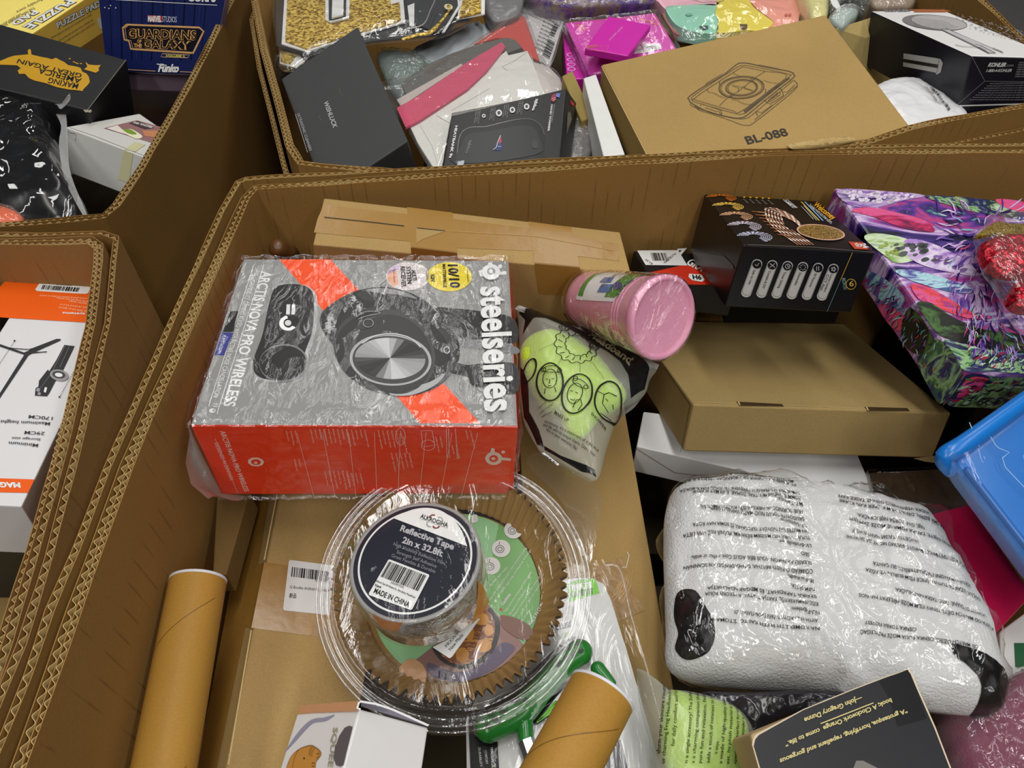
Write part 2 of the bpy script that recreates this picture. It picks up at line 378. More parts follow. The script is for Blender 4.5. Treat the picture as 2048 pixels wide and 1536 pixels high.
mainO = [(-.2685, .02), (-.268, .118), (-.269, .152), (-.272, .189), (-.272, .228), (-.274, .29), (-.2735, .368), (-.272, .461), (-.270, .579), (-.265, .624), (-.259, .629), (-.208, .6365), (-.13, .643), (.028, .661), (.181, .675), (.367, .687), (.526, .692), (.75, .69), (.797, .64), (.797, -.34), (.75, -.387), (-.22, -.387), (-.266, -.34)]
bin_box('large corrugated bin in the foreground that holds the red and grey headphone box', [(mainI, 2, 1.0, .004), (mainO, 1, 1.0, .001)], lines='DIAGONAL')
LBc = [(-.9, .53), (-.459, .534), (-.409, .536), (-.372, .537), (-.361, .528), (-.353, .505), (-.332, .43), (-.319, .366), (-.311, .325), (-.304, .288), (-.294, .227), (-.286, .171), (-.281, .125), (-.281, .0), (-.285, -.3), (-.32, -.36), (-.88, -.36), (-.93, -.32), (-.93, .5)]
LBo = [(-.9, .5435), (-.459, .5465), (-.409, .5475), (-.366, .549), (-.350, .541), (-.341, .507), (-.320, .434), (-.308, .366), (-.3, .325), (-.2935, .288), (-.2835, .227), (-.2765, .171), (-.2755, .125), (-.2755, .0), (-.277, -.31), (-.31, -.373), (-.89, -.373), (-.945, -.33), (-.945, .51)]
LBc = [(x - .004, y - .002) for x, y in LBc]; LBo = [(x - .004, y - .002) for x, y in LBo]
bin_box('corrugated bin at the left edge that holds the orange and white tripod box', [(LBc, 2, 1.0, 0), (LBo, 1, .999, 0)], wallc=(150, 108, 64), lines='DIAGONAL')
TLc = [(-1.3, .555), (-.465, .557), (-.416, .563), (-.376, .570), (-.3705, .587), (-.367, .655), (-.367, .773), (-.369, .889), (-.376, 1.045), (-.385, 1.5), (-.42, 1.54), (-1.3, 1.54), (-1.34, 1.5), (-1.34, .6)]
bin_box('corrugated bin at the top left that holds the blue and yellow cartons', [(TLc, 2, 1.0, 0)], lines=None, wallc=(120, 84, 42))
MIDs = .006
MIDc = [(-.36, 1.5), (-.344, 1.045), (-.302, .906), (-.264, .791), (-.228, .683), (-.211, .652), (-.19, .650), (0, .6725), (.15, .688), (.295, .6965), (.38, .711), (.444, .727), (.51, .747), (.557, .761), (.615, .785), (.632, .82), (.632, .936), (.628, 1.045), (.62, 1.5), (.58, 1.54), (-.32, 1.54)]
MIDo = [(-.37, 1.5), (-.353, 1.045), (-.312, .906), (-.274, .791), (-.241, .690), (-.228, .655), (-.2, .6425)]
MIDo = [(-.372, 1.5), (-.355, 1.045), (-.313, .905), (-.2755, .79), (-.2415, .69), (-.226, .648), (-.215, .641), (-.19, .6400), (0, .6625), (.15, .679), (.295, .6905), (.38, .702), (.444, .718), (.51, .738), (.557, .752), (.625, .778), (.648, .82), (.650, .96), (.647, 1.045), (.635, 1.5), (.59, 1.555), (-.33, 1.555)]
MIDc = [(x, y + (MIDs if y < .83 else 0)) for x, y in MIDc]; MIDo = [(x, y + (MIDs if y < .83 else 0)) for x, y in MIDo]
bin_box('corrugated bin at the back that holds the magenta cartons and the black box', [(MIDc, 2, 1.0, 0), (MIDo, 1, .975, 0)], lines='DIAGONAL', dp=1)
# ---------------------------------------------------------------- soft things: a padded or crumpled body over an outline
class Pillow:
    def __init__(s, parent, outline, z, top, bot, seed=1, amp=.004, freq=30, ridge=.5, expo=3.0, scale=1.0, plane=None, smooth=True, edge=0.0, fold=None, profile=.5, stretch=1.0, angs=132):
        s.parent = parent; s.n = V((0, 0, 1)) if plane is None else V(plane[1]).normalized(); s.top, s.bot, s.seed, s.amp, s.freq, s.ridge, s.expo, s.profile, s.stretch = top, bot, seed, amp, freq, ridge, expo, profile, stretch
        pts = smooth_px(outline, True, 6) if smooth else outline
        P0 = at(*outline[0], z) if plane is None else V(plane[0])
        s.P = P0
        Q = [s.hit(*p) for p in pts]
        s.c = sum(Q, V((0, 0, 0))) / len(Q)
        s.u = (V((1, 0, 0)) - s.n * s.n.x).normalized(); s.v = s.n.cross(s.u)
        q2 = [((p - s.c).dot(s.u) * scale, (p - s.c).dot(s.v) * scale) for p in Q]
        s.A = angs; s.R = []
        for i in range(s.A):
            a = 2 * math.pi * i / s.A; dx, dy = math.cos(a), math.sin(a); best = 0
            for j in range(len(q2)):
                (x1, y1), (x2, y2) = q2[j], q2[(j + 1) % len(q2)]
                ex, ey = x2 - x1, y2 - y1; den = dx * ey - dy * ex
                if abs(den) < 1e-12: continue
                t = (x1 * ey - y1 * ex) / den; q = (x1 * dy - y1 * dx) / den
                if t > 0 and -1e-6 <= q <= 1 + 1e-6: best = max(best, t)
            s.R.append(best * (1 + edge * noise.noise(V((math.cos(a) * 4, math.sin(a) * 4, seed)))))
    def hit(s, px, py):
        r = ray(px, py); return CAMP + r * ((s.P - CAMP).dot(s.n) / r.dot(s.n))
    def rad(s, a):
        k = (a / (2 * math.pi) * s.A) % s.A; i = int(k); f = k - i; return s.R[i] * (1 - f) + s.R[(i + 1) % s.A] * f
    def wr(s, x, y):
        p = V((x * s.freq, y * s.freq * s.stretch, s.seed * 3.7)); a = noise.noise(p); b = 1 - abs(noise.noise(p * 1.9 + V((5, 3, 1)))) * 2.2
        c = 1 - abs(noise.noise(p * 4.3)) * 2.2
        return (1 - s.ridge) * a + s.ridge * (b * .6 + c * .25)
    def h(s, x, y):
        r = math.hypot(x, y); R = s.rad(math.atan2(y, x)) or 1e-6; q = min(1, r / R)
        f = max(0, 1 - q ** s.expo) ** s.profile
        return s.top * f + s.amp * s.wr(x, y) * min(1, f * 2.5)
    def lift(s, p, off):
        d = p - s.c; x, y = d.dot(s.u), d.dot(s.v); q = s.c + s.u * x + s.v * y
        return q + s.n * (s.h(x, y) + off * 1.6)
    def build(s, name, m, rings=44, label=None, hole=None):
        VS = [s.c + s.n * s.h(0, 0)]; A = s.A; FS = []
        rs = [math.sin(math.pi / 2 * (i + 1) / rings) for i in range(rings)]
        for q in rs:
            for i in range(A):
                a = 2 * math.pi * i / A; r = s.R[i] * q; x, y = math.cos(a) * r, math.sin(a) * r
                VS.append(s.c + s.u * x + s.v * y + s.n * (s.h(x, y) if q < 1 else 0))
        for i in range(A): FS.append((0, 1 + i, 1 + (i + 1) % A))
        for k in range(rings - 1):
            for i in range(A):
                a, b = 1 + k * A + i, 1 + k * A + (i + 1) % A; FS.append((a, a + A, b + A, b))
        last = 1 + (rings - 1) * A; b0 = len(VS)
        for q in (.9, .5):
            for i in range(A):
                a = 2 * math.pi * i / A; r = s.R[i] * q; VS.append(s.c + s.u * math.cos(a) * r + s.v * math.sin(a) * r - s.n * s.bot * (1 - q ** 4) ** .5)
        VS.append(s.c - s.n * s.bot)
        for i in range(A):
            j = (i + 1) % A; FS += [(last + i, b0 + i, b0 + j, last + j), (b0 + i, b0 + A + i, b0 + A + j, b0 + j), (b0 + A + i, len(VS) - 1, b0 + A + j)]
        return mesh(name, VS, FS, m, s.parent, smooth=True, label=label)
def soft(name, label, cat, outline, z, top, bot, m, part='body', group=None, film_=None, fth=.003, fscale=1.05, film_freq=38, **kw):
    c = at(sum(p[0] for p in outline) / len(outline), sum(p[1] for p in outline) / len(outline), z)
    t = thing(name, label, cat, (c.x, c.y, z - bot), group)
    p = Pillow(t, outline, z, top, bot, **kw); p.build(part, m); p.t = t
    if film_:
        kw2 = dict(kw); kw2['scale'] = kw.get('scale', 1) * fscale; kw2['amp'] = kw.get('amp', .004) * 1.3 + .0012; kw2['freq'] = film_freq; kw2['seed'] = kw.get('seed', 1) + 5; kw2['edge'] = .12; kw2['ridge'] = .8
        f = Pillow(t, outline, z, top + fth, bot + .001, **kw2); f.build('plastic_bag', film_); p.f = f
    return p
def wrap(B, m, pad=.0025, amp=.0035, seed=1, name='shrink_wrap', seg=26, loose=0):
    """a crinkled film round a carton"""
    FL, BL, FR, BR, fl, bl, fr, br = B.c; o = (FL + BL + FR + BR + fl + bl + fr + br) / 8
    X, Y, Z = (FR - FL), (BL - FL), (FL - fl); VS, FS = [], []; idx = {}
    def pt(x, y, z):
        k = (round(x, 4), round(y, 4), round(z, 4))
        if k in idx: return idx[k]
        p = fl.lerp(fr, x).lerp(bl.lerp(br, x), y).lerp(FL.lerp(FR, x).lerp(BL.lerp(BR, x), y), z)
        d = X.normalized() * ((x > .999) - (x < .001)) + Y.normalized() * ((y > .999) - (y < .001)) + Z.normalized() * ((z > .999) - (z < .001))
        e = min(x, 1 - x, y, 1 - y) if z > .999 else 0
        q = p * 1; a = 1 - abs(noise.noise(V((q.x * 45, q.y * 30, q.z * 45 + seed)))) * 2.5
        b = 1 - abs(noise.noise(V((q.x * 110, q.y * 110, q.z * 90 + seed)))) * 2.5
        f = pad + amp * (.5 + .5 * a) * .7 + amp * .3 * b
        if e > .08: f = pad * .35 + amp * .22 * (a + 1)
        idx[k] = len(VS); VS.append(p + d * max(.0006, f)); return idx[k]
    def grid(fn):
        for i in range(seg):
            for j in range(seg):
                a, b, c, d = (pt(*fn(u / seg, v / seg)) for u, v in ((i, j), (i + 1, j), (i + 1, j + 1), (i, j + 1))); FS.append((a, b, c, d))
    grid(lambda u, v: (u, v, 1)); grid(lambda u, v: (u, v, 0))
    grid(lambda u, v: (u, 0, v)); grid(lambda u, v: (u, 1, v)); grid(lambda u, v: (0, u, v)); grid(lambda u, v: (1, u, v))
    return mesh(name, VS, FS, m, B.t, smooth=True)
def frame_of(n, hint=(1, 0, 0)):
    n = V(n).normalized(); u = V(hint); u = (u - n * u.dot(n)).normalized(); return u, n.cross(u), n
def lathe(parent, name, c, ax, prof, m, seg=64, hint=(1, 0, 0), smooth=True, wav=None, label=None, caps=False):
    """prof: (radius, height) along the axis ax from c"""
    u, v, n = frame_of(ax, hint); c = V(c); VS, FS = [], []
    for k, (r, h) in enumerate(prof):
        for i in range(seg):
            a = 2 * math.pi * i / seg; rr = r + (wav(a, k) if wav else 0); VS.append(c + u * math.cos(a) * rr + v * math.sin(a) * rr + n * h)
    for k in range(len(prof) - 1):
        for i in range(seg): a, b = k * seg + i, k * seg + (i + 1) % seg; FS.append((a, b, b + seg, a + seg))
    if caps: FS += [tuple(range(seg))[::-1], tuple(range((len(prof) - 1) * seg, len(prof) * seg))]
    return mesh(name, VS, FS, m, parent, smooth=smooth, label=label)
class DiscFace(Face): pass
class CylFace:
    """prints wrapped on a round wall: axis point, axis direction, radius at each height"""
    def __init__(s, parent, c, ax, r0, r1, L): s.parent = parent; s.c = V(c); s.n0 = V(ax).normalized(); s.r0, s.r1, s.L = r0, r1, L; s.n = s.n0
    def hit(s, px, py):
        r = ray(px, py).normalized(); rad = (s.r0 + s.r1) / 2; w = CAMP - s.c; d = r - s.n0 * r.dot(s.n0); e = w - s.n0 * w.dot(s.n0)
        a, b, c_ = d.dot(d), 2 * d.dot(e), e.dot(e) - rad * rad; q = b * b - 4 * a * c_; t = (-b - math.sqrt(max(q, 0))) / (2 * a); return CAMP + r * t
    def lift(s, p, off):
        d = p - s.c; h = d.dot(s.n0); q = d - s.n0 * h; rad = s.r0 + (s.r1 - s.r0) * h / s.L; return s.c + s.n0 * h + q.normalized() * (rad + off)
# ================================================================ cartons in the large bin
tx = lambda c, **k: pm(c, .5, .3, .02, **k)
K = tx(BLACK); Wt = tx((226, 226, 224))
red = pm((236, 54, 14), .4, .4, .04)
h = cr(370, 380, 2.478)
B = box('headphone_box', 'grey and red headphone carton in crinkled shrink wrap, left of the green headband bag', 'box',
        [(381, 851, .985), (487, 519, .984), (1036, 853, .975), (1018, 522, .975)], .092, red)
F = B.top
gp = [F.hit(381, 851), F.hit(1036, 853), F.hit(1018, 522), F.hit(487, 519)]; cc = sum(gp, V((0, 0, 0))) / 4
poly(F, [p + (cc - p).normalized() * .0008 for p in gp], pm((143, 143, 141), .42, .4, .03), 0, 'grey_cover', px=False)
poly(F, [h(468, 346), h(722, 346), h(1462, 1158), h(1165, 1158)], pm((246, 82, 16), .4, .4, .03), 1, 'orange_stripe')
G = lambda v, **k: pm((min(255, v * (1.12 if v > 100 else .66)), min(255, v * (1.12 if v > 100 else .66)), min(255, v * (1.12 if v > 100 else .66) + 1)), .38, .5, .04, **k)
def hp(pts, v, k, n='print', sm=True): return poly(F, smooth_px([h(*p) for p in pts], True, 5) if sm else [h(*p) for p in pts], G(v), k, n)
hp([(1240, 588), (1340, 590), (1470, 605), (1628, 640), (1640, 760), (1500, 745), (1360, 735), (1250, 660)], 42, 2, 'headband_print')
hp([(1270, 680), (1360, 690), (1490, 740), (1640, 780), (1640, 815), (1480, 800), (1330, 770)], 105, 2, 'headband_print')
hp([(1300, 850), (1400, 870), (1480, 862), (1640, 868), (1640, 1010), (1500, 990), (1420, 970), (1400, 930), (1310, 905)], 50, 2, 'headband_print')
hp([(668, 655), (690, 598), (770, 540), (860, 500), (980, 483), (1110, 510), (1200, 560), (1240, 612), (1225, 650), (1300, 680), (1350, 740), (1362, 820), (1340, 880), (1290, 930), (1240, 975), (1130, 1020), (1030, 1020), (950, 985), (860, 940), (780, 870), (745, 790), (725, 760), (690, 715)], 44, 3, 'headphone_print')
hp([(850, 520), (960, 490), (1070, 500), (1160, 535), (1220, 590), (1225, 640), (1150, 590), (1050, 560), (930, 560)], 70, 4, 'ear_cushion_print')
hp([(900, 500), (1000, 492), (1100, 515), (1150, 545), (1060, 525), (960, 515)], 120, 5, 'print')
disc(F, h(1040, 790), h(1345, 810), h(1030, 580), G(78), 5, 'ear_ring_print'); disc(F, h(1030, 800), h(1315, 815), h(1020, 602), G(46), 6, 'ear_ring_print')
disc(F, h(1035, 800), h(1240, 825), h(1030, 600), G(96), 7, 'ear_ring_print'); disc(F, h(1035, 812), h(1225, 830), h(1030, 625), G(62), 8, 'ear_ring_print')
hp([(1020, 1002), (1110, 985), (1210, 960), (1290, 915), (1240, 975), (1130, 1022), (1030, 1025)], 150, 8)
disc(F, h(1020, 845), h(1222, 850), h(1015, 720), G(150), 9, 'speaker_plate_print'); disc(F, h(1020, 847), h(1208, 852), h(1015, 732), G(78), 10, 'speaker_plate_print')
c0, e1, e2 = F.hit(*h(1018, 842)), F.hit(*h(1192, 846)), F.hit(*h(1014, 742))
for i in range(28):      # the plate's printed brushed sectors
    a = 2 * math.pi * i / 28; v = int(112 + 62 * math.cos(2 * a + 2.2) + 28 * math.cos(4 * a + .5))
    poly(F, [c0, *[c0 + (e1 - c0) * math.cos(a + q) + (e2 - c0) * math.sin(a + q) for q in (0, .115, .232)]], G(v), 11, 'brushed_sector', px=False)
strokes(F, [[h(*p) for p in smooth_px([(880, 770), (940, 735), (1020, 722), (1110, 740), (1170, 790)])]], .0009, G(185), 12)
strokes(F, [([h(1298 + 14 * math.cos(a / 2), 803 + 16 * math.sin(a / 2)) for a in range(13)], False)], .0006, G(200), 12)
hp([(860, 690), (900, 640), (905, 690), (880, 700)], 70, 9); strokes(F, [[h(910 + 25 * math.cos(a / 3), 670 + 20 * math.sin(a / 3)) for a in range(20)], [h(*p) for p in smooth_px([(850, 640), (890, 615), (950, 612), (965, 622), (900, 635), (860, 650)])]], .0006, G(140), 12)
# base station
hp([(452, 500), (500, 474), (590, 474), (640, 505), (656, 560), (650, 700), (612, 815), (600, 880), (540, 940), (450, 958), (380, 945), (345, 915)], 150, 2, 'base_station_print')
hp([(440, 500), (490, 472), (578, 474), (625, 500), (640, 560), (632, 700), (598, 800), (585, 870), (530, 925), (440, 945), (370, 930), (338, 890), (345, 830), (385, 720), (410, 600)], 36, 3, 'base_station_print')
disc(F, h(490, 860), h(610, 850), h(482, 768), G(110), 4); disc(F, h(487, 860), h(602, 851), h(480, 776), G(40), 5)
strokes(F, [([h(424 + 25 * math.cos(a / 3), 736 + 20 * math.sin(a / 3)) for a in range(19)], True)], .0005, G(120), 5)
strokes(F, [[h(513 + 34 * math.cos(.6 + a / 4), 665 + 30 * math.sin(.6 + a / 4)) for a in range(17)]], .0035, G(215), 5)
disc(F, h(512, 664), h(528, 664), h(512, 650), G(190), 5)
for x in (514, 540): poly(F, [h(x - 9, 572), h(x + 9, 572), h(x + 6, 622), h(x - 12, 622)], G(200), 5)
text(F, 'steelseries', h(438, 575), h(428, 672), h(458, 577), G(90), .01); text(F, '00:17:42', h(556, 555), h(546, 628), h(574, 557), G(140))
# lettering
text(F, 'steelseries', h(1468, 492), h(1490, 1112), h(1600, 486), Wt, .028, k=14)
disc(F, h(1517, 416), h(1562, 416), h(1517, 378), Wt, 12); disc(F, h(1517, 414), h(1538, 414), h(1517, 396), G(140), 13); disc(F, h(1515, 413), h(1525, 413), h(1515, 404), Wt, 14)
poly(F, [h(1455, 402), h(1480, 395), h(1484, 432), h(1462, 430)], Wt, 2); poly(F, [h(1500, 385), h(1503, 362), h(1520, 362), h(1522, 385)], Wt, 2); poly(F, [h(1555, 408), h(1592, 405), h(1594, 422), h(1556, 424)], Wt, 2)
edisc(F, h(1562, 381), 4, 4, Wt, 2, n=16)
text(F, 'ARCTIS·NOVA PRO WIRELESS', h(383, 404), h(190, 1072), h(432, 408), Wt, .02)
text(F, 'HIGH-FIDELITY GAMING AUDIO WITH ACTIVE NOISE CANCELLATION', h(330, 435), h(140, 1028), h(352, 437), Wt)
strokes(F, [[h(341, 375), h(118, 1075)], [h(392, 372), h(160, 1110)], [h(1042, 400), h(1052, 470)], [h(1180, 385), h(1190, 470)], [h(1240, 385), h(1245, 480)], [h(1380, 385), h(1390, 480)]], .0004, G(215), 2)
text(F, '))', h(165, 1058), h(160, 1078), h(140, 1056), Wt); edisc(F, h(137, 1096), 6.5, 4.5, Wt, 2, n=20); text(F, '*', h(131, 1090), h(129, 1104), h(150, 1090), G(120), .02, k=3)
poly(F, [h(226, 602), h(267, 602), h(240, 706), h(188, 706)], G(38), 2, 'platform_badge'); poly(F, [h(183, 710), h(241, 710), h(196, 822), h(147, 822)], pm((52, 58, 140), .4), 2, 'platform_badge')
text(F, 'PLAYSTATION', h(190, 722), h(165, 808), h(205, 724), Wt, .01, k=3); text(F, 'PC', h(212, 640), h(207, 662), h(224, 641), G(160), .01, k=3)
disc(F, h(1105, 430), h(1213, 431), h(1108, 361), pm((206, 196, 196), .3), 3, 'silver_badge'); disc(F, h(1310, 432), h(1421, 433), h(1312, 361), pm((226, 204, 40), .3), 3, 'yellow_badge')
poly(F, [h(1004, 405), h(1045, 395), h(1060, 470), h(1030, 485), h(1005, 450)], pm((225, 160, 130), .3), 4); poly(F, [h(1000, 425), h(1015, 395), h(1060, 375), h(1055, 395), h(1030, 410)], pm((190, 160, 210), .3), 4)
for s_, x in (('MULTI', 1122), ('SYSTEM', 1097), ('RECEIVER', 1069)): text(F, s_, h(x, 402 if s_ == 'MULTI' else 384), h(x + 6, 452 if s_ == 'MULTI' else 488 if s_ == 'RECEIVER' else 470), h(x + 21, 402 if s_ == 'MULTI' else 384), K, .03, k=5)
text(F, '10/10', h(1304, 374), h(1316, 490), h(1350, 374), K, .04, k=5); text(F, 'MASTERPIECE', h(1276, 372), h(1282, 488), h(1291, 372), K, .03, k=5); text(F, 'IGN', h(1217, 424), h(1220, 458), h(1236, 424), K, .04, k=5)
text(F, 'PRO WIRELESS', h(1394, 400), h(1400, 460), h(1402, 400), K, k=5); text(F, 'INNOVATION', h(1192, 405), h(1197, 455), h(1199, 405), K, k=5); text(F, 'FIRST IN GAMING', h(1030, 400), h(1036, 462), h(1037, 400), K, k=5)
F = B.front; P_ = pm((236, 205, 195), .5)
text(F, 'ARCTIS NOVA PRO WIRELESS', h(172, 1192), h(296, 1492), h(198, 1190), P_, .015); text(F, 'DESIGNED IN DENMARK', h(146, 1252), h(226, 1438), h(166, 1250), P_)
disc(F, h(352, 1345), h(393, 1347), h(352, 1322), P_, 1, 'seal_print', 9); disc(F, h(352, 1345), h(376, 1346), h(352, 1331), red, 2, n=20); text(F, 'a', h(343, 1352), h(360, 1352), h(345, 1337), P_, .04, k=3)
strokes(F, [[h(555 + i * 128, 1200), h(640 + i * 104, 1520)] for i in range(8)] + [[h(150, 1230), h(262, 1500)], [h(205, 1240), h(300, 1470)]], .0003, P_, 1)
r_ = random.Random(3)
for bx, by, n_ in ((500, 1190, 3), (620, 1185, 4), (665, 1182, 7), (800, 1185, 5), (955, 1190, 6), (540, 1330, 2), (690, 1390, 6), (800, 1400, 4), (1020, 1300, 5), (1080, 1220, 1), (1240, 1220, 2), (1320, 1260, 2), (1390, 1190, 2)):
    for i in range(n_):
        l = r_.randint(38, 92); text(F, r_.choice(('compatible with', 'wireless base', 'multi system', 'battery swap', 'audio and mic')), h(bx + i * 22, by), h(bx + i * 22 + l * .22, by + l), h(bx + i * 22 + 9, by), P_)
strokes(F, [([h(1068 + 24 * math.cos(a / 3.2), 1220 + 42 * math.sin(a / 3.2)) for a in range(20)], True), ([h(1205 + 34 * math.cos(a / 3.2), 1262 + 26 * math.sin(a / 3.2)) for a in range(20)], True), ([h(1170, 1190), h(1225, 1190), h(1238, 1262), h(1180, 1270)], True), [h(1295, 1180), h(1298, 1320)], [h(1340, 1180), h(1350, 1330)], [h(1298, 1320), h(1310, 1325), h(1306, 1180)]], .0004, P_, 1)
edisc(F, h(1530, 1328), 17, 13, P_, 1, n=24); edisc(F, h(1530, 1328), 9, 7, red, 2, n=24); edisc(F, h(1528, 1327), 4, 3, P_, 3, n=16); poly(F, [h(1512, 1300), h(1520, 1275), h(1535, 1280), h(1535, 1300)], P_, 1); edisc(F, h(1577, 1296), 4, 3, P_, 1, n=16); poly(F, [h(1570, 1322), h(1616, 1328), h(1614, 1340), h(1572, 1336)], P_, 1)
wrap(B, film(bscale=70, bstr=.35, haze=.008, refl=.85), .0008, .0035, 3, seg=40)
# the loose tail of the wrap at the near left corner
t_ = [(382, 860, .972), (402, 905, .955), (447, 992, .893), (492, 993, .890)]
vs = []
for i, q in enumerate([(378, 868), (374, 930), (386, 975), (418, 1000)]):
    for k in range(8):
        f = k / 7; a, b = at(*t_[min(i, 3)][:2], t_[min(i, 3)][2]), at(*q, (.972, .958, .942, .93)[i]); p = a.lerp(b, f) + V((0, 0, .005 * math.sin(f * 6 + i))); vs.append(p)
vs += [p + V((0, -.0003, -.0003)) for p in vs[:32]]
fs = [(i * 8 + k, i * 8 + k + 1, i * 8 + k + 9, i * 8 + k + 8) for i in range(3) for k in range(7)]; fs += [tuple(j + 32 for j in f[::-1]) for f in fs]
mesh('wrap_tail', vs, fs, film(haze=.14, bscale=60), B.t, smooth=True)

B = box('long_carton', 'long kraft carton sealed with brown tape standing against the rear board wall', 'box',
        [(626, 489, .985), (648, 396, .992), (1262, 547, .936), (1240, 464, .93)], .082, kraft((170, 136, 88)))
F = B.top; g = cr(480, 300, 3.413)
poly(F, [g(572, 376), g(1140, 438), g(1450, 470), g(2000, 540), g(2580, 640), g(2590, 760), g(2000, 690), g(1480, 670), g(1160, 625), g(505, 565), g(530, 470)], TAPE, 0, 'packing_tape')
poly(F, [g(1140, 392), g(1450, 430), g(1482, 700), g(1166, 662)], TAPE, 1, 'packing_tape'); poly(F, [g(1970, 490), g(2260, 530), g(2320, 800), g(2010, 770)], TAPE, 1, 'packing_tape')
strokes(F, [[g(575, 462), g(860, 492), g(1120, 522)], [g(1210, 536), g(1400, 556)]], .0011, pm((30, 22, 12)), 3, 'flap_seam'); strokes(F, [[g(1400, 556), g(2000, 590), g(2560, 690)]], .0005, pm((190, 150, 80)), 3, 'flap_seam')
poly(F, [g(1200, 540), g(1400, 560), g(1250, 610), g(1205, 640)], pm((172, 142, 92), .2), 3, 'tape_bubble')
poly(B.front, [g(1166, 662), g(1482, 700), g(1500, 900), g(1180, 860)], TAPE, 1, 'packing_tape'); poly(B.front, [g(2010, 772), g(2320, 800), g(2340, 1000), g(2040, 980)], TAPE, 1, 'packing_tape')

# the tray box with the two slots
c7 = cr(1220, 360, 2.473)
B = box('mailer_box', 'plain kraft mailer box with two slots along its near edge, right of the pink cup', 'box',
        [(1387, 809, .86), (1266, 641, .80), (1903, 826, .84), (1687, 647, .785)], .055, kraft((158, 130, 86)), bev=.0018)
for a in ([(624, 1098), (850, 1110), (860, 1122), (640, 1118)], [(1258, 1124), (1470, 1130), (1482, 1144), (1275, 1144)]):
    poly(B.top, [c7(*p) for p in a], pm((66, 50, 28)), 1, 'slot'); poly(B.top, [c7(a[0][0] + 6, a[0][1] + 1), c7(a[0][0] + 14, a[0][1] + 1), c7(a[0][0] + 22, a[0][1] + 19), c7(a[0][0] + 14, a[0][1] + 17)], kraft((190, 160, 110)), 2, 'slot_edge')
strokes(B.left, [[c7(398, 1112), c7(270, 925)], [c7(398, 1112), c7(352, 1345)]], .0009, pm((70, 52, 30)), 1, 'fold_gap'); strokes(B.top, [[c7(420, 1100), c7(900, 1116), c7(1670, 1150)]], .0008, kraft((196, 166, 118)), 0, 'edge_wear')
poly(B.front, [c7(1500, 1376), c7(1612, 1362), c7(1612, 1398), c7(1560, 1392)], kraft((176, 148, 100)), 1, 'torn_corner')

# light kit box
q = cr(1360, 370, 4.876); kb = pm((17, 15, 15), .32, .5, .1)
B = box('light_kit_box', 'black gift box printed with glowing light coils, resting before the rear board wall', 'box',
        [(1487, 490, .989), (1409, 388, .962), (1751, 506, .974), (1637, 402, .946)], .0645, kb)
F = B.top
def coil(cx, cy, rx, ry, cols, sk):
    L = []
    for j in range(6):
        f = 1 - j * .12; P = [q(cx + rx * f * math.cos(a) + sk * math.sin(a), cy - j * 1.5 + ry * f * math.sin(a)) for a in [(-2.9 + 4.0 * i / 26) for i in range(27)]]
        strokes(F, [[P[i], P[i + 1]] for i in range(0, 26, 2)], .0011, pm(cols[0], .3), 1, 'coil_print'); strokes(F, [[P[i], P[i + 1]] for i in range(1, 26, 2)], .0009, pm(cols[1], .3), 1, 'coil_print')
for i, (cx, cy, a, b) in enumerate(((400, 130, (214, 120, 40), (120, 52, 14)), (465, 215, (236, 200, 96), (150, 110, 40)), (545, 310, (222, 176, 140), (140, 88, 60)), (625, 408, (214, 206, 214), (120, 108, 128)), (725, 512, (206, 208, 226), (104, 104, 124)))): coil(cx, cy, 145 + i * 6, 36 + i * 4, (a, b), 14)
for j in range(8):
    y = 262 + j * 32; x = 700 + j * 36; strokes(F, [[q(x, y), q(x + 130, y + 12)]], .0022, pm((150, 88, 48), .3), 1, 'glow_print'); strokes(F, [[q(x + 60, y + 5), q(x + 130, y + 12)]], .001, pm((240, 205, 160), .3), 2, 'glow_print')
for j in range(6):
    P = [q(950 + j * 22 + (250 - j * 22) * math.cos(a), 420 - j * 4 + (185 - j * 22) * math.sin(a)) for a in [(-4.1 + 4.4 * i / 36) * -1 + 2.6 for i in range(37)]]
    P = [q(x, y) for x, y in smooth_px([(830 + j * 30, 235 + j * 12), (930 + j * 14, 235 + j * 14), (1080 + j * 6, 300 + j * 12), (1180, 400 + j * 4)])]; P2 = [q(x, y) for x, y in smooth_px([(830 + j * 30, 240 + j * 12), (850 + j * 32, 340 + j * 8), (950 + j * 38, 450 + j * 6), (1150 + j * 30, 590)])]
    for PP in (P, P2):
        strokes(F, [PP], .0016, pm((168, 118, 96), .3), 2, 'coil_print'); strokes(F, [[PP[i], PP[i + 1]] for i in range(0, len(PP) - 1, 3)], .0018, pm((246, 222, 206), .3), 3, 'coil_print')
poly(F, smooth_px([q(1010, 370), q(1060, 375), q(1115, 410), q(1110, 445), q(1060, 435), q(1020, 400)], True), kb, 4)
disc(F, q(1370, 468), q(1605, 495), q(1365, 395), pm((214, 168, 140), .3), 4, 'reel_print'); disc(F, q(1370, 468), q(1588, 492), q(1366, 404), glitter((60, 40, 16), (232, 190, 110), 1500), 5, 'reel_print')
for j in range(5): edisc(F, q(625 + j * 60, 124 + j * 3), 2.4, 1.4, pm((232, 176, 40)), 2, n=12); text(F, 'light length', q(612 + j * 60, 140 + j * 3), q(655 + j * 62, 180 + j * 4), q(626 + j * 60, 138 + j * 3), pm((150, 150, 150)))
strokes(F, [([q(1005, 150), q(1045, 148), q(1142, 228), q(1098, 228)], True)], .0007, Wt, 2); text(F, '100FT', q(1014, 158), q(1108, 228), q(1040, 155), Wt, .03)
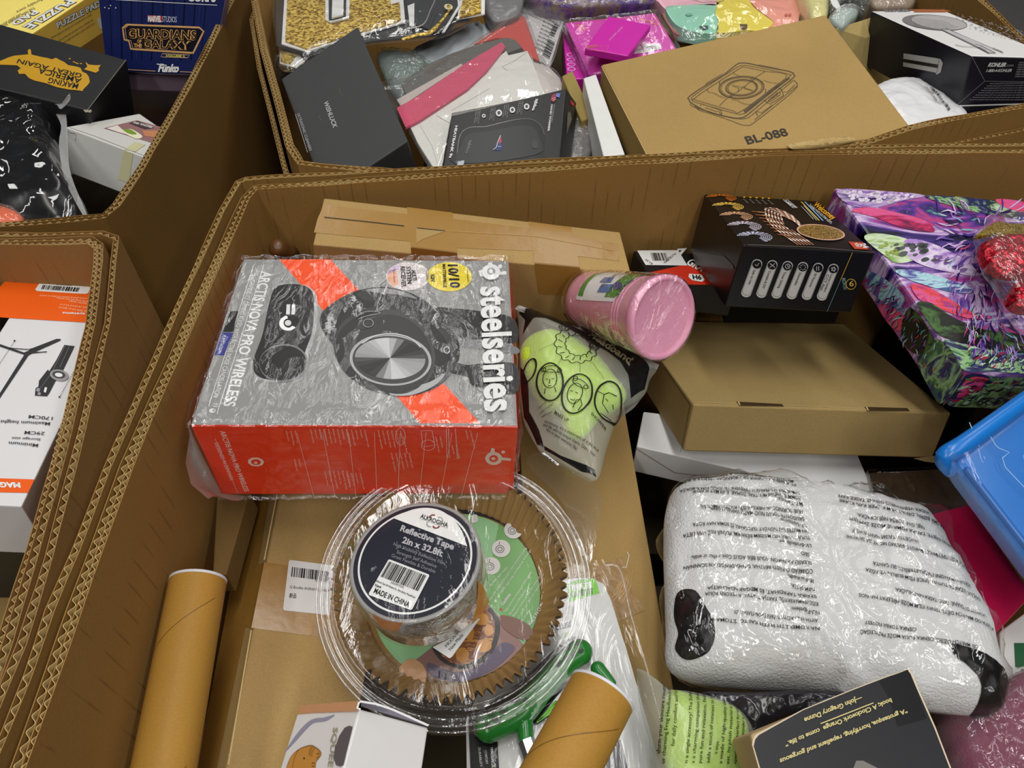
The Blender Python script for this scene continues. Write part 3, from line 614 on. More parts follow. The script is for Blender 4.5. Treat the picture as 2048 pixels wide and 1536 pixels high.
strokes(F, [[q(1180, 168), q(1355, 352)]], .0014, pm((230, 200, 90)), 2); strokes(F, [[q(1215, 168), q(1392, 354)]], .0016, pm((130, 180, 220)), 2); strokes(F, [[q(1205, 205), q(1330, 350)], [q(1180, 210), q(1300, 340)]], .0005, Wt, 2)
text(F, 'Welcomey', q(1300, 205), q(1490, 350), q(1336, 165), pm((236, 170, 40)), .02, .2); text(F, 'TUNABLE WHITE LED STRIP LIGHTS', q(1255, 205), q(1470, 385), q(1268, 188), Wt)
poly(F, [q(1640, 558), q(1780, 566), q(1840, 636), q(1700, 630)], pm((200, 68, 40)), 2, 'red_badge'); text(F, '24', q(1745, 582), q(1790, 626), q(1795, 576), Wt, .04, k=4); text(F, 'VOLT', q(1690, 580), q(1735, 622), q(1722, 572), Wt, .04, k=4)
strokes(F, [[q(660, 588), q(1300, 612), q(1900, 664)]], .0007, pm((120, 120, 120), .2), 2, 'edge_wear')
F = B.front; gw = pm((196, 194, 190), .45)
for i, s_ in enumerate(('Safe to Use', 'Cuttable & DIY', 'Timer Setting', 'Dimmable', 'RF Remote', 'Lotus Lantern')):
    tx_, ty, bx, by = 750 + i * 149, 765 + i * 9, 645 + i * 147.5, 1048 + i * 6.5
    ux, uy = bx - tx_, by - ty; l = math.hypot(ux, uy); ux /= l; uy /= l; nx, ny = uy, -ux; ring = []
    for a in range(13): a_ = math.pi * a / 12; ring.append((tx_ + 50 * (nx * math.cos(a_) - ux * math.sin(a_)), ty + 44 * (ny * math.cos(a_) - uy * math.sin(a_))))
    for a in range(13): a_ = math.pi * a / 12; ring.append((bx + 50 * (-nx * math.cos(a_) + ux * math.sin(a_)), by + 44 * (-ny * math.cos(a_) + uy * math.sin(a_))))
    poly(F, [q(*p) for p in ring], gw, 1, 'feature_pill'); strokes(F, [([q(*(tx_ + (p[0] - tx_) * .9 + ux * 14, ty + (p[1] - ty) * .9 + uy * 14)) for p in ring], True)], .0003, K, 2)
    edisc(F, q(tx_ + ux * 6, ty + uy * 6), 9, 8.4, kb, 3, n=24)
    ic = q(tx_ + ux * 6, ty + uy * 6)
    strokes(F, {0: [[(ic[0] - 4, ic[1]), (ic[0], ic[1] + 3), (ic[0] + 4, ic[1] - 3)]], 1: [[(ic[0] - 5, ic[1] - 4), (ic[0] + 5, ic[1] + 4)], [(ic[0] - 5, ic[1] + 4), (ic[0] + 5, ic[1] - 4)]], 2: [([(ic[0] + 5 * math.cos(a), ic[1] + 5 * math.sin(a)) for a in range(7)], True), [(ic[0], ic[1] - 3), ic, (ic[0] + 3, ic[1] + 2)]],
                3: [[(ic[0] + 4 * math.cos(a * .785), ic[1] + 4 * math.sin(a * .785)), (ic[0] + 6.5 * math.cos(a * .785), ic[1] + 6.5 * math.sin(a * .785))] for a in range(8)], 4: [[(ic[0] - 3, ic[1] + 5), (ic[0] - 3, ic[1] - 4)], [(ic[0] + 1, ic[1] + 5), (ic[0] + 1, ic[1] - 4)]], 5: [([(ic[0] + (3.5 + 1.5 * math.cos(5 * a)) * math.cos(a), ic[1] + (3.5 + 1.5 * math.cos(5 * a)) * math.sin(a)) for a in [x * .25 for x in range(25)]], True)]}[i], .0006, gw, 4, 'icon')
    x0, y0 = tx_ + ux * 62 + (8 if i < 5 else 18), ty + uy * 62; ll = {0: 150, 1: 185, 2: 170, 3: 130, 4: 140, 5: 185}[i]
    text(F, s_, q(x0 - 22, y0), q(x0 - 22 + ux * ll, y0 + uy * ll), q(x0 + 2, y0 + 4), tx((70, 68, 66)), .01, k=3)
    if i == 5: text(F, 'CCT App', q(x0 - 60, y0), q(x0 - 60 + ux * 170, y0 + uy * 170), q(x0 - 36, y0 + 4), tx((70, 68, 66)), .01, k=3)
strokes(F, [[q(1680, 655), q(1560, 930)]], .0006, pm((210, 160, 50)), 1); strokes(F, [[q(1560, 930), q(1432, 1232)]], .0006, pm((90, 130, 140)), 1)
strokes(F, [([q(1665 + 48 * math.cos(a), 965 + 50 * math.sin(a)) for a in [x * .3 for x in range(21)]], True)], .0007, pm((200, 160, 60)), 1); text(F, '6', q(1648, 985), q(1690, 985), q(1650, 930), pm((220, 180, 80))); text(F, 'MONTH', q(1575, 905), q(1590, 1015), q(1612, 905), pm((120, 160, 160)), .01)
poly(B.left, [q(120, 650), q(430, 690), q(520, 780), q(530, 820), q(160, 780)], pm((70, 70, 70), .35), 1, 'torn_tape')

g6 = cr(980, 480, 3.072)
B = box('black_carton', 'small black and red carton with a white barcode label, half under the light kit box', 'box',
        [(1299, 552, .912), (1267, 502, .903), (1476, 574, .902), (1461, 509, .893)], .036, pm((20, 20, 24), .4))
F = B.top
poly(F, [g6(970, 205), g6(1180, 158), g6(1330, 160), g6(1500, 190), g6(1480, 280), g6(1340, 278), g6(1040, 274)], pm((206, 48, 28), .4), 1, 'red_panel'); poly(F, [g6(903, 68), g6(1155, 66), g6(1212, 160), g6(955, 157)], Wt, 2, 'barcode_label')
barcode(F, g6(985, 84), g6(1080, 84), g6(1000, 132), n=16, k=4); text(F, 'X003QJ21LM', g6(1060, 145), g6(1130, 85), g6(1075, 150), K, k=4); text(F, '$3.39', g6(1000, 150), g6(960, 120), g6(992, 158), K, k=4)
text(F, 'GRAY', g6(1200, 150), g6(1330, 215), g6(1238, 118), Wt, .03, k=4); text(F, '7', g6(1150, 95), g6(1210, 90), g6(1150, 60), Wt, .05, k=3)
poly(F, [g6(1222, 212), g6(1300, 218), g6(1318, 250), g6(1300, 262), g6(1240, 252), g6(1218, 232)], Wt, 4, 'size_badge'); text(F, 'H6', g6(1245, 246), g6(1300, 250), g6(1240, 220), K, .04, k=6)

# painted gift box
pal = [(16, 12, 30), (44, 30, 100), (84, 54, 140), (150, 110, 176), (214, 190, 222), (140, 100, 176), (180, 60, 120), (92, 56, 150), (40, 24, 80), (120, 170, 190), (24, 16, 40)]
B = box('painted_gift_box', 'large flat gift box with a multicoloured feather painting on its lid', 'box',
        [(1930, 744, .914), (1668, 374, .972), (2500, 770, .90), (2250, 419, .955)], .047, art(pal, 8, 1.2, 1, streak=(1, 3.2, 1), rot=.9), vertical=True, bev=.003)
F = B.top; pz = cr(1640, 360, 3.071)
def spots(F, area, n, m, seed, r0, r1, k, sx=1.0, sy=.6, rot=0):
    r = random.Random(seed); VS, FS = [], []
    for _ in range(n):
        x, y = r.uniform(0, 1), r.uniform(0, 1); a, b, c, d = area
        px = (a[0] * (1 - x) + b[0] * x) * (1 - y) + (d[0] * (1 - x) + c[0] * x) * y; py = (a[1] * (1 - x) + b[1] * x) * (1 - y) + (d[1] * (1 - x) + c[1] * x) * y
        s = r.uniform(r0, r1); q_ = len(VS); P = [pz(px + s * sx * math.cos(t + .3) * (1 + .15 * math.sin(3 * t + px)), py + s * sy * math.sin(t)) for t in [i * .5236 for i in range(12)]]
        VS += [F.lift(F.hit(*p), OFF * (1 + .5 * k)) for p in P]; FS.append(tuple(range(q_, q_ + 12)))
    mesh('painted_spots', VS, FS, m, F.parent)
def patch(F, pts, m, k=1): return poly(F, smooth_px([pz(*p) for p in pts], True, 4), m, k, 'painted_patch')
A1 = art([(20, 16, 30), (60, 36, 110), (200, 180, 215), (120, 70, 160), (235, 210, 235)], 12, 1.5, 5); A2 = art([(30, 40, 20), (120, 160, 60), (210, 225, 190), (60, 120, 110), (235, 240, 225)], 12, 1.5, 6)
A3 = art([(150, 110, 190), (205, 175, 220), (225, 215, 235), (170, 130, 200), (120, 80, 170)], 10, 1.5, 7); A4 = art([(12, 12, 12), (24, 28, 20), (16, 16, 14), (70, 110, 50), (14, 12, 14)], 9, 2.5, 8)
A5 = art([(80, 20, 70), (190, 40, 90), (214, 90, 150), (220, 60, 50), (110, 50, 150), (200, 150, 200)], 12, 1.2, 9, streak=(1, 5, 1), rot=1.0); A6 = art([(40, 40, 100), (110, 170, 190), (180, 220, 226), (90, 80, 160), (50, 100, 140), (150, 120, 190)], 14, 1.0, 10, streak=(1, 6, 1), rot=1.0); A7 = art([(20, 26, 60), (44, 34, 110), (60, 110, 60), (150, 190, 130), (40, 30, 100), (24, 50, 40), (190, 215, 180), (130, 30, 70)], 16, 1.6, 11, streak=(1, 2.2, 1))
patch(F, [(110, 60), (400, 70), (640, 95), (500, 130), (330, 170), (170, 150)], A1); spots(F, [(130, 65), (600, 95), (420, 150), (190, 120)], 46, pm((226, 212, 232), .3, vary=.1), 4, 9, 22, 3)
patch(F, [(270, 360), (340, 330), (520, 360), (640, 430), (560, 500), (460, 510), (400, 470)], A2, 2); patch(F, [(520, 370), (680, 390), (900, 500), (960, 590), (800, 570), (640, 530), (540, 470)], A3, 3)
spots(F, [(420, 400), (640, 400), (780, 500), (520, 500)], 26, pm((84, 88, 90), .3), 9, 12, 26, 5, 1.2, .7); spots(F, [(680, 440), (860, 520), (900, 570), (700, 520)], 16, pm((128, 96, 160), .3), 19, 10, 22, 5, 1.2, .7)
spots(F, [(350, 370), (440, 400), (480, 470), (400, 460)], 12, pm((150, 170, 80), .3), 5, 8, 20, 5)
patch(F, [(190, 190), (330, 230), (520, 300), (700, 320), (640, 250), (460, 200), (300, 170)], A5, 2); patch(F, [(460, 560), (600, 560), (860, 640), (940, 690), (800, 690), (560, 620)], A6, 3)
patch(F, [(560, 640), (700, 680), (900, 800), (1050, 850), (900, 850), (720, 790), (600, 730)], A5, 4); patch(F, [(590, 760), (680, 760), (820, 850), (1000, 920), (1250, 960), (1250, 1060), (1080, 1050), (900, 1010), (740, 960), (650, 860)], A4, 5)
patch(F, [(760, 980), (900, 1020), (1100, 1060), (1250, 1110), (1250, 1190), (1060, 1180), (890, 1180), (820, 1080)], A7, 5); patch(F, [(640, 100), (900, 110), (1253, 160), (1253, 240), (1100, 220), (960, 200), (800, 160)], A7, 2); patch(F, [(1080, 120), (1253, 140), (1253, 200), (1130, 170)], A5, 3)
strokes(F, [[pz(*p) for p in smooth_px([(830, 105), (870, 150), (925, 195)])]], .0016, pm((176, 160, 110)), 4)
patch(B.left, [(300, 560), (420, 620), (520, 720), (480, 790), (380, 740), (300, 660)], A6, 1); patch(B.left, [(360, 760), (480, 800), (560, 900), (470, 920), (400, 850)], A5, 2); patch(B.left, [(560, 780), (700, 980), (600, 1070), (500, 960)], A4, 3); patch(B.left, [(600, 1080), (740, 980), (880, 1185), (760, 1370), (680, 1290)], A7, 2)
patch(B.front, [(770, 1370), (900, 1195), (1100, 1210), (1280, 1225), (1280, 1400), (1000, 1396)], A7, 1); strokes(B.front, [[pz(888, 1190), pz(755, 1378)]], .0012, pm((150, 110, 60)), 3, 'corner_crease')
patch(B.front, [(900, 1220), (1030, 1210), (960, 1290), (840, 1350)], A5, 2)
def brush(F, area, n, col, seed, ln, wd, k, focus=(1000, 330), tw=.35):
    r = random.Random(seed); VS, FS = [], []; a, b, c, d = area
    for _ in range(n):
        x, y = r.random(), r.random(); px = (a[0] * (1 - x) + b[0] * x) * (1 - y) + (d[0] * (1 - x) + c[0] * x) * y; py = (a[1] * (1 - x) + b[1] * x) * (1 - y) + (d[1] * (1 - x) + c[1] * x) * y
        an = math.atan2(py - focus[1], px - focus[0]) + r.gauss(0, tw); l = r.uniform(.4, 1) * ln; w_ = r.uniform(.4, 1) * wd; cx_, cy_ = math.cos(an), math.sin(an) * .75; bend = r.uniform(-.25, .25) * l; q_ = len(VS)
        for t_, s_ in ((0, 0), (.25, .8), (.6, 1), (.85, .6), (1, 0), (.85, -.6), (.6, -1), (.25, -.8)):
            o = bend * math.sin(math.pi * t_); VS.append(F.lift(F.hit(*pz(px + cx_ * l * t_ - cy_ * (w_ * s_ + o), py + cy_ * l * t_ + cx_ * (w_ * s_ + o))), OFF * (1 + .5 * k) + r.random() * .0003))
        a0, a1, a2 = F.lim; u_, v_ = a1 - a0, a2 - a0
        if all(.01 < (p - a0).dot(u_) / u_.dot(u_) < .99 and .01 < (p - a0).dot(v_ - u_ * (v_.dot(u_) / u_.dot(u_))) / (v_ - u_ * (v_.dot(u_) / u_.dot(u_))).length_squared < .99 for p in VS[q_:]): FS.append(tuple(range(q_, q_ + 8)))
        else: del VS[q_:]
    o = mesh('brush_strokes', VS, FS, pm(col, .3, vary=.12), F.parent); o['kind'] = 'stuff'
_c = B.c; B.top.lim = (_c[0], _c[2], _c[1]); B.left.lim = (_c[0], _c[1], _c[4]); B.front.lim = (_c[0], _c[2], _c[4])
TA = [(200, 190), (1300, 170), (1420, 1080), (900, 1080)]; RA = [(330, 300), (900, 300), (1200, 900), (640, 740)]
for i, (col, n_, ln, wd) in enumerate((((40, 24, 80), 90, 150, 10), ((76, 48, 140), 110, 150, 9), ((206, 176, 220), 110, 150, 7), ((146, 104, 186), 120, 160, 8), ((196, 60, 110), 36, 110, 6), ((120, 176, 200), 44, 110, 5), ((226, 214, 234), 60, 110, 4), ((206, 90, 60), 12, 80, 4), ((22, 16, 36), 34, 110, 4))):
    brush(B.top, TA, n_, col, 40 + i, ln, wd, 6 + i * .4)
for i, (col, n_) in enumerate((((30, 20, 80), 40), ((90, 160, 180), 34), ((150, 70, 150), 30), ((190, 40, 70), 14), ((20, 14, 30), 24), ((170, 200, 210), 16))): brush(B.left, [(290, 600), (440, 620), (880, 1180), (720, 1330)], n_, col, 60 + i, 80, 5, 5 + i * .4, focus=(900, 300))
for i, (col, n_) in enumerate((((34, 26, 100), 30), ((70, 120, 60), 26), ((170, 206, 170), 26), ((16, 16, 40), 26), ((150, 30, 70), 12))):
    brush(B.top, [(760, 1000), (1260, 1080), (1260, 1200), (900, 1190)], n_, col, 80 + i, 90, 9, 8 + i * .4, focus=(1400, 700)); brush(B.front, [(880, 1210), (1280, 1230), (1280, 1400), (780, 1370)], n_, col, 90 + i, 90, 8, 5 + i * .4, focus=(1500, 1150))
# black carton under the painted box; black block standing for the light kit's shadow
box('shadow_block', 'slim black block added for the shadow directly beneath the light kit box', 'box', [V((.236, .60, .903)), V((.236, .645, .903)), V((.36, .60, .903)), V((.36, .645, .903))], .07, pm((10, 10, 11), .6, .2), vertical=True)
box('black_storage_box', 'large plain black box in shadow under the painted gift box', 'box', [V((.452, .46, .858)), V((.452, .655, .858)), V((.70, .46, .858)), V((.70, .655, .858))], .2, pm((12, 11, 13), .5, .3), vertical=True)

# ---- lower left cartons
b2 = cr(240, 920, 2.494)
B = box('tall_carton', 'tall taped kraft carton with a white barcode label, right of the slim paper tube', 'box',
        [(430, 1650, .828), (569, 946, .828), (665, 1680, .808), (800, 1006, .808)], .1, kraft((172, 138, 90)), lb=[(372, 1640, .80), (497, 986, .80)])
F = B.top
poly(F, [b2(720, 510), b2(1240, 590), b2(1200, 910), b2(655, 838)], TAPE, 0, 'packing_tape'); poly(B.left, [b2(720, 510), b2(590, 580), b2(530, 800), b2(655, 838)], TAPE, 2, 'packing_tape')
poly(B.left, [b2(690, 150), b2(760, 110), b2(700, 480), b2(480, 1560), b2(395, 1560), b2(560, 600)], TAPE, 1, 'packing_tape')
strokes(F, [[b2(800, 85), b2(720, 500)], [b2(655, 850), b2(540, 1520)]], .0011, kraft((206, 176, 126)), 1, 'edge_wear')
poly(F, [b2(848, 500), b2(1068, 528), b2(1045, 775), b2(818, 752), b2(814, 740), b2(842, 508)], Wt, 2, 'barcode_label')
barcode(F, b2(858, 536), b2(1045, 560), b2(853, 584), n=26, seed=5, k=4); text(F, 'X003D0ND2V', b2(972, 608), b2(1050, 616), b2(973, 599), K, k=4); text(F, '12 Bundles Artificial Fa...outside', b2(846, 642), b2(1045, 660), b2(849, 628), K, k=4); text(F, '新品', b2(843, 688), b2(878, 690), b2(846, 670), K, .01, k=4)

s5 = cr(540, 1380, 4.655); sw = pm((226, 224, 224), .4, .4, .02)
B = box('squeeze_toy_box', 'small white box with peach tuck lid and printed cat at the bottom edge', 'box',
        [(655, 1650, .945), (719, 1418, .945), (828, 1650, .905), (857, 1455, .905)], .05, sw, lb=[(525, 1650, .893), (594, 1428, .893)])
F = B.left
poly(F, smooth_px([s5(*p) for p in [(152, 560), (200, 490), (280, 380), (360, 300), (430, 268), (500, 262), (560, 245), (608, 232), (580, 258), (520, 290), (440, 300), (390, 320), (320, 390), (240, 480), (145, 580)]], True, 4), pm((150, 152, 172)), 1, 'swoosh_print')
poly(F, [s5(775, 345), s5(740, 335), s5(700, 355), s5(650, 430), s5(610, 540), s5(600, 640), s5(620, 700), s5(660, 715), s5(690, 700)], pm((96, 92, 96)), 1, 'grey_blob_print')
og = pm((196, 140, 66), .5)
poly(F, smooth_px([s5(*p) for p in [(160, 730), (200, 630), (270, 560), (350, 526), (400, 522), (440, 545), (470, 570), (482, 605), (440, 660), (430, 730), (430, 800), (160, 800)]], True, 4), og, 1, 'cat_print')
strokes(F, [[s5(*p) for p in smooth_px(l)] for l in ([(160, 726), (200, 630), (270, 560), (350, 526), (400, 522), (440, 545), (470, 570), (482, 605), (440, 660)], [(270, 562), (235, 640), (215, 726)], [(395, 530), (375, 570), (372, 610)], [(408, 532), (388, 575), (384, 618)], [(425, 545), (402, 580), (396, 622)], [(440, 600), (465, 590), (462, 615), (440, 640)], [(395, 690), (410, 680), (425, 690), (420, 715), (398, 710)])], .0004, pm((120, 66, 30)), 2)
edisc(F, s5(327, 640), 1.2, 2, K, 3, n=10)
text(F, 'SQUEE', s5(598, 352), s5(548, 718), s5(642, 356), pm((150, 146, 122)), .01, k=3)
FL, BL, FR, BR, fl, bl, fr, br = B.c; up = (BL - FL).normalized(); side = (bl - BL)
o1, o2, o3 = at(*s5(830, 100), .952), at(*s5(280, 142), .899), at(*s5(1470, 335), .913)
def slab(name, P, n, th, m, par): n = n.normalized(); k = len(P); return bevel(mesh(name, P + [p + n * th for p in P], [tuple(range(k))[::-1], tuple(range(k, 2 * k))] + [(i, (i + 1) % k, k + (i + 1) % k, k + i) for i in range(k)], m, par), .0004, 1)
slab('tuck_lid', [at(*s5(275, 218), .893), at(*s5(280, 142), .897), at(*s5(830, 100), .952), at(*s5(815, 196), .947)], V((0, .2, -1)), .0012, pm((214, 158, 116), .45), B.t)
slab('tuck_flap', [at(*s5(845, 150), .944), at(*s5(848, 108), .95), at(*s5(1150, 190), .93), at(*s5(1478, 335), .912), at(*s5(1455, 345), .905)], V((0, .2, -1)), .0008, pm((128, 126, 140), .45), B.t)
strokes(Face(B.t, at(*s5(848, 104), .952), (0, -.5, 1)), [[s5(838, 112), s5(848, 104), s5(1000, 130), s5(1150, 182), s5(1475, 328)], [s5(832, 110), s5(815, 165), s5(845, 178)]], .0012, sw, 3, 'tuck_edge')

# paperback
u8 = cr(1440, 1300, 3.368); pg = pm((196, 168, 122), .7, vary=.12)
B = box('paperback_book', 'worn black paperback lying face up over the white pack, quote in cream lettering', 'book',
        [(1555, 1700, .966), (1500, 1468, .956), (1975, 1700, .966), (1822, 1338, .956)], .03, pg, lb=[(1535, 1710, .936), (1462, 1479, .928)], body='page_block', bev=.002)
F = B.top; ck = pm((26, 27, 32), .38, .5, .1)
poly(F, smooth_px([u8(*p) for p in [(215, 640), (222, 600), (240, 570)]]) + [u8(560, 400), u8(900, 262), u8(1120, 178), u8(1272, 128), u8(1290, 150), u8(1330, 250), u8(1450, 520), u8(1580, 860), u8(1700, 1200), u8(380, 1200), u8(290, 900)], pm((214, 196, 168), .6), 0, 'cover_edge')
poly(F, [u8(226, 650), u8(236, 605), u8(262, 575), u8(560, 408), u8(900, 270), u8(1120, 186), u8(1260, 140), u8(1280, 160), u8(1322, 260), u8(1442, 530), u8(1572, 870), u8(1690, 1200), u8(392, 1200), u8(300, 900)], ck, 1, 'cover')
poly(F, [u8(1070, 212), u8(1262, 136), u8(1285, 180), u8(1392, 462), u8(1195, 520), u8(1140, 330)], pm((16, 17, 20), .3), 2, 'black_tape_patch')
cm = tx((212, 198, 138))
for s_, a, b, c in (('“A grotesque, horrifying, repellent and gorgeous', (1252, 400), (398, 742), (1262, 428)), ('book; A Clockwork Orange  come to life.”', (1148, 330), (434, 628), (1158, 358)), ('—John Gregory Dunne', (948, 314), (562, 466), (958, 344))): text(F, s_, u8(*a), u8(*b), u8(*c), cm, .03, k=4)
strokes(F, [[u8(1030, 362), u8(675, 502)]], .0006, cm, 4); poly(F, [u8(915, 750), u8(960, 750), u8(1060, 800), u8(1100, 860), u8(880, 860), u8(895, 800)], pm((120, 116, 108)), 3, 'cover_picture')

# others in the large bin
B = box('crimson_box', 'glossy crimson box in film between the white pack and the blue tub', 'box', [(1985, 1275, .822), (1846, 1032, .828), (2064, 1190, .822), (1944, 1008, .828)], .1, pm((176, 14, 62), .3, .5, .05)); wrap(B, film(bscale=20, bstr=.2, haze=0, refl=.6), .001, .002, 8, seg=14)
B = box('white_leaflet_box', 'white carton at the right edge printed with green strokes below the crimson box', 'box', [(2012, 1560, .800), (1999, 1263, .802), (2230, 1540, .800), (2180, 1130, .802)], .06, pm((214, 212, 208), .45))
text(B.top, 'D', (2030, 1330), (2110, 1330), (2028, 1290), pm((30, 90, 50)), .08); text(B.top, 'E', (2043, 1375), (2100, 1370), (2041, 1340), pm((30, 90, 50)), .05)
B = box('white_gift_box', 'glossy white lidded box half hidden under the kraft mailer box', 'box', [(1273, 893, .785), (1287, 823, .785), (1755, 1003, .765), (1700, 872, .765)], .045, pm((222, 222, 222), .22, .5, .03), vertical=True)
strokes(B.front, [[(1273, 897), (1350, 945), (1550, 965)]], .0012, pm((150, 140, 130)), 1, 'lid_edge')
B = box('brown_wrapped_box', 'dark brown box in clear film behind the white pack, left of the blue tub', 'box', [(1760, 1030, .775), (1740, 945, .775), (1960, 1030, .775), (1930, 935, .775)], .09, art([(30, 22, 14), (58, 42, 26), (44, 32, 20), (80, 60, 36)], 20, 1, 3, streak=(4, 1, 1))); wrap(B, film(bscale=30, bstr=.25, haze=0, refl=.6), .001, .002, 9, seg=14)
B = box('large_carton', 'large kraft carton lying under the golf pack and the paper liner tub', 'box', [(1075, 1650, .79), (1035, 800, .79), (1395, 1650, .79), (1247, 806, .79)], .16, kraft((166, 132, 84)), vertical=True)
poly(B.top, [(1190, 1135), (1245, 1114), (1262, 1172), (1288, 1222), (1225, 1248), (1195, 1200)], pm((150, 112, 50), .32, .5, bump=.4, bs=90), 1, 'tape_patch')
strokes(B.top, [[(1200 + j * 9, 1195 + j * 2), (1225 + j * 7, 1190 - j * 3), (1240 + j * 5, 1165 - j * 5)] for j in range(6)], .0006, pm((190, 150, 84), .2), 2, 'tape_wrinkle')
strokes(B.top, [[(1244, 1135), (1252, 1136), (1258, 1112), (1254, 1104)]], .0006, pm((226, 220, 205), .2), 2, 'tape_wrinkle')
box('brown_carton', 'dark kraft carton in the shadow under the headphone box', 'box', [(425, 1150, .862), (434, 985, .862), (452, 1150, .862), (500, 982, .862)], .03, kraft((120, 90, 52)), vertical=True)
t = thing('wooden_peg', 'small brown wooden peg in the rear left corner of the large bin', 'peg', at(560, 500, .93))
p_ = at(548, 492, .96); lathe(t, 'peg_body', p_, at(585, 512, .93) - p_, [(.0001, 0), (.006, .001), (.0085, .005), (.009, .012), (.0085, .02), (.009, .022), (.009, .035), (.0001, .036)], pm((92, 60, 30), .35, .5, .2), 24)
# hidden cartons that carry the pile, kraft darkened to stand for shade in gaps
for nm, lb_, c, s in (('packing_carton', 'shade-darkened kraft carton deep in the large bin under the tall carton', (-.14, .15), (.2, .5)), ('packing_carton', 'shade-darkened kraft carton deep in the large bin under the headphone box', (-.09, .51), (.28, .17)), ('packing_carton', 'shade-darkened kraft carton deep in the large bin under the white pack', (.26, .18), (.3, .42)), ('packing_carton', 'shade-darkened kraft carton deep in the large bin under the mailer box', (.30, .53), (.42, .2)), ('packing_carton', 'shade-darkened kraft carton deep in the left bin under the tripod box', (-.62, .15), (.4, .6)), ('packing_carton', 'shade-darkened kraft carton deep in the top left bin', (-.68, .95), (.56, .7)), ('packing_carton', 'shade-darkened kraft carton deep in the back bin', (.17, 1.1), (.6, .6))):
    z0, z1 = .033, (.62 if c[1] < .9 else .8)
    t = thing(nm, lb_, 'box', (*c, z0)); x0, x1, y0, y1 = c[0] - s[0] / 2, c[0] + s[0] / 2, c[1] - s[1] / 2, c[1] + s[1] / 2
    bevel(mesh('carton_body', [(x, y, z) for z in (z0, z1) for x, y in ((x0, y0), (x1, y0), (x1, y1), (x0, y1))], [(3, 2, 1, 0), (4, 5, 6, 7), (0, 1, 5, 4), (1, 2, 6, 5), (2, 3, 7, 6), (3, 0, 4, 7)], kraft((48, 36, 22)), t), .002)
# ================================================================ round and soft things in the large bin
def sweep(parent, name, P, Rr, m, seg=18, label=None, sub=6, flat=1.0):
    P = [V(p) for p in P]; n = len(P); Q, S = [], []
    for i in range(n - 1):
        for j in range(sub):
            t = j / sub; p0, p1, p2, p3 = P[max(i - 1, 0)], P[i], P[i + 1], P[min(i + 2, n - 1)]
            Q.append(.5 * (2 * p1 + (p2 - p0) * t + (2 * p0 - 5 * p1 + 4 * p2 - p3) * t * t + (-p0 + 3 * p1 - 3 * p2 + p3) * t ** 3)); S.append(Rr[i] * (1 - t) + Rr[i + 1] * t)
    Q.append(P[-1]); S.append(Rr[-1])
    d0 = (Q[0] - Q[1]).normalized(); d1 = (Q[-1] - Q[-2]).normalized()
    A = [(Q[0] + d0 * Rr[0] * math.sin(a), S[0] * math.cos(a)) for a in (1.5, 1.1, .7, .35)]; Bq = [(Q[-1] + d1 * Rr[-1] * math.sin(a), S[-1] * math.cos(a)) for a in (.35, .7, 1.1, 1.5)]
    L = A + list(zip(Q, S)) + Bq; VS, FS = [], []; up = V((0, 0, 1))
    for k, (p, r) in enumerate(L):
        d = (L[min(k + 1, len(L) - 1)][0] - L[max(k - 1, 0)][0]).normalized(); s = d.cross(up); s = s.normalized() if s.length > .05 else V((1, 0, 0)); u = s.cross(d)
        VS += [p + s * math.cos(2 * math.pi * i / seg) * r + u * math.sin(2 * math.pi * i / seg) * r * flat for i in range(seg)]
    for k in range(len(L) - 1):
        for i in range(seg): a, b = k * seg + i, k * seg + (i + 1) % seg; FS.append((a, b, b + seg, a + seg))
    FS += [tuple(range(seg))[::-1], tuple(range((len(L) - 1) * seg, len(L) * seg))]
    return mesh(name, VS, FS, m, parent, smooth=True, label=label)
def sheet_px(parent, name, pts, z, th, m, smooth=True, wave=.0):
    P = smooth_px(pts, True, 4) if smooth else pts; Q = [at(*p, z) for p in P]; n = V((0, 0, 1)); k = len(Q)
    tris = tessellate_polygon([[V((q.x, q.y, 0)) for q in Q]]); VS = Q + [q - n * th for q in Q]
    return mesh(name, VS, [tuple(t) for t in tris] + [tuple(i + k for i in t[::-1]) for t in tris] + [(i, (i + 1) % k, k + (i + 1) % k, k + i) for i in range(k)], m, parent)
# ---- pink cup
pk = pm((250, 176, 206), .28, .5, .02); c6 = cr(980, 480, 3.072)
L0 = CAMP + ray(1325, 636) * .655; L1 = CAMP + ray(1170, 597) * .742; ax = (L1 - L0).normalized(); ln = (L1 - L0).length
t = thing('plastic_cup', 'pink plastic cup lying on its side, its flat lid towards the viewer', 'cup', (*L1.xy, L1.z - .03))
lathe(t, 'cup_body', L0, ax, [(.0345, .004), (.0345, .010), (.0335, .012), (.0290, ln - .012), (.027, ln - .004), (.022, ln), (.0001, ln + .0005)], pm((226, 160, 178), .22, .6, .04), 72)
for k in range(3): lathe(t, 'cup_ridge', L0 + ax * (.022 + k * .004), ax, [(.0329 - k * .0002, 0), (.0335 - k * .0002, .0007), (.0328 - k * .0002, .0014)], pk, 72)
lathe(t, 'lid', L0, ax, [(.0001, .0006), (.0315, .0006), (.0325, .0002), (.0335, -.0022), (.0350, -.0030), (.0372, -.0022), (.0378, .0005), (.0374, .0065), (.0350, .0075)], pk, 96)
u, v_, n_ = frame_of(ax); tab = L0 + u * -.0375 + V((0, 0, .004))
tp = CAMP + ray(1243, 588) * .668; tq = CAMP + ray(1262, 604) * .664; sweep(t, 'lid_tab', [tp, tq], [.009, .011], pk, 20, flat=.25)
FC = CylFace(t, L0, ax, .0342, .0288, ln)
poly(FC, [c6(*p) for p in [(523, 365), (530, 335), (560, 280), (630, 210), (720, 196), (840, 202), (960, 218), (880, 262), (810, 330), (765, 382), (640, 374)]], Wt, 1, 'label_sticker', sub=3)
gr = pm((74, 138, 52), .5)
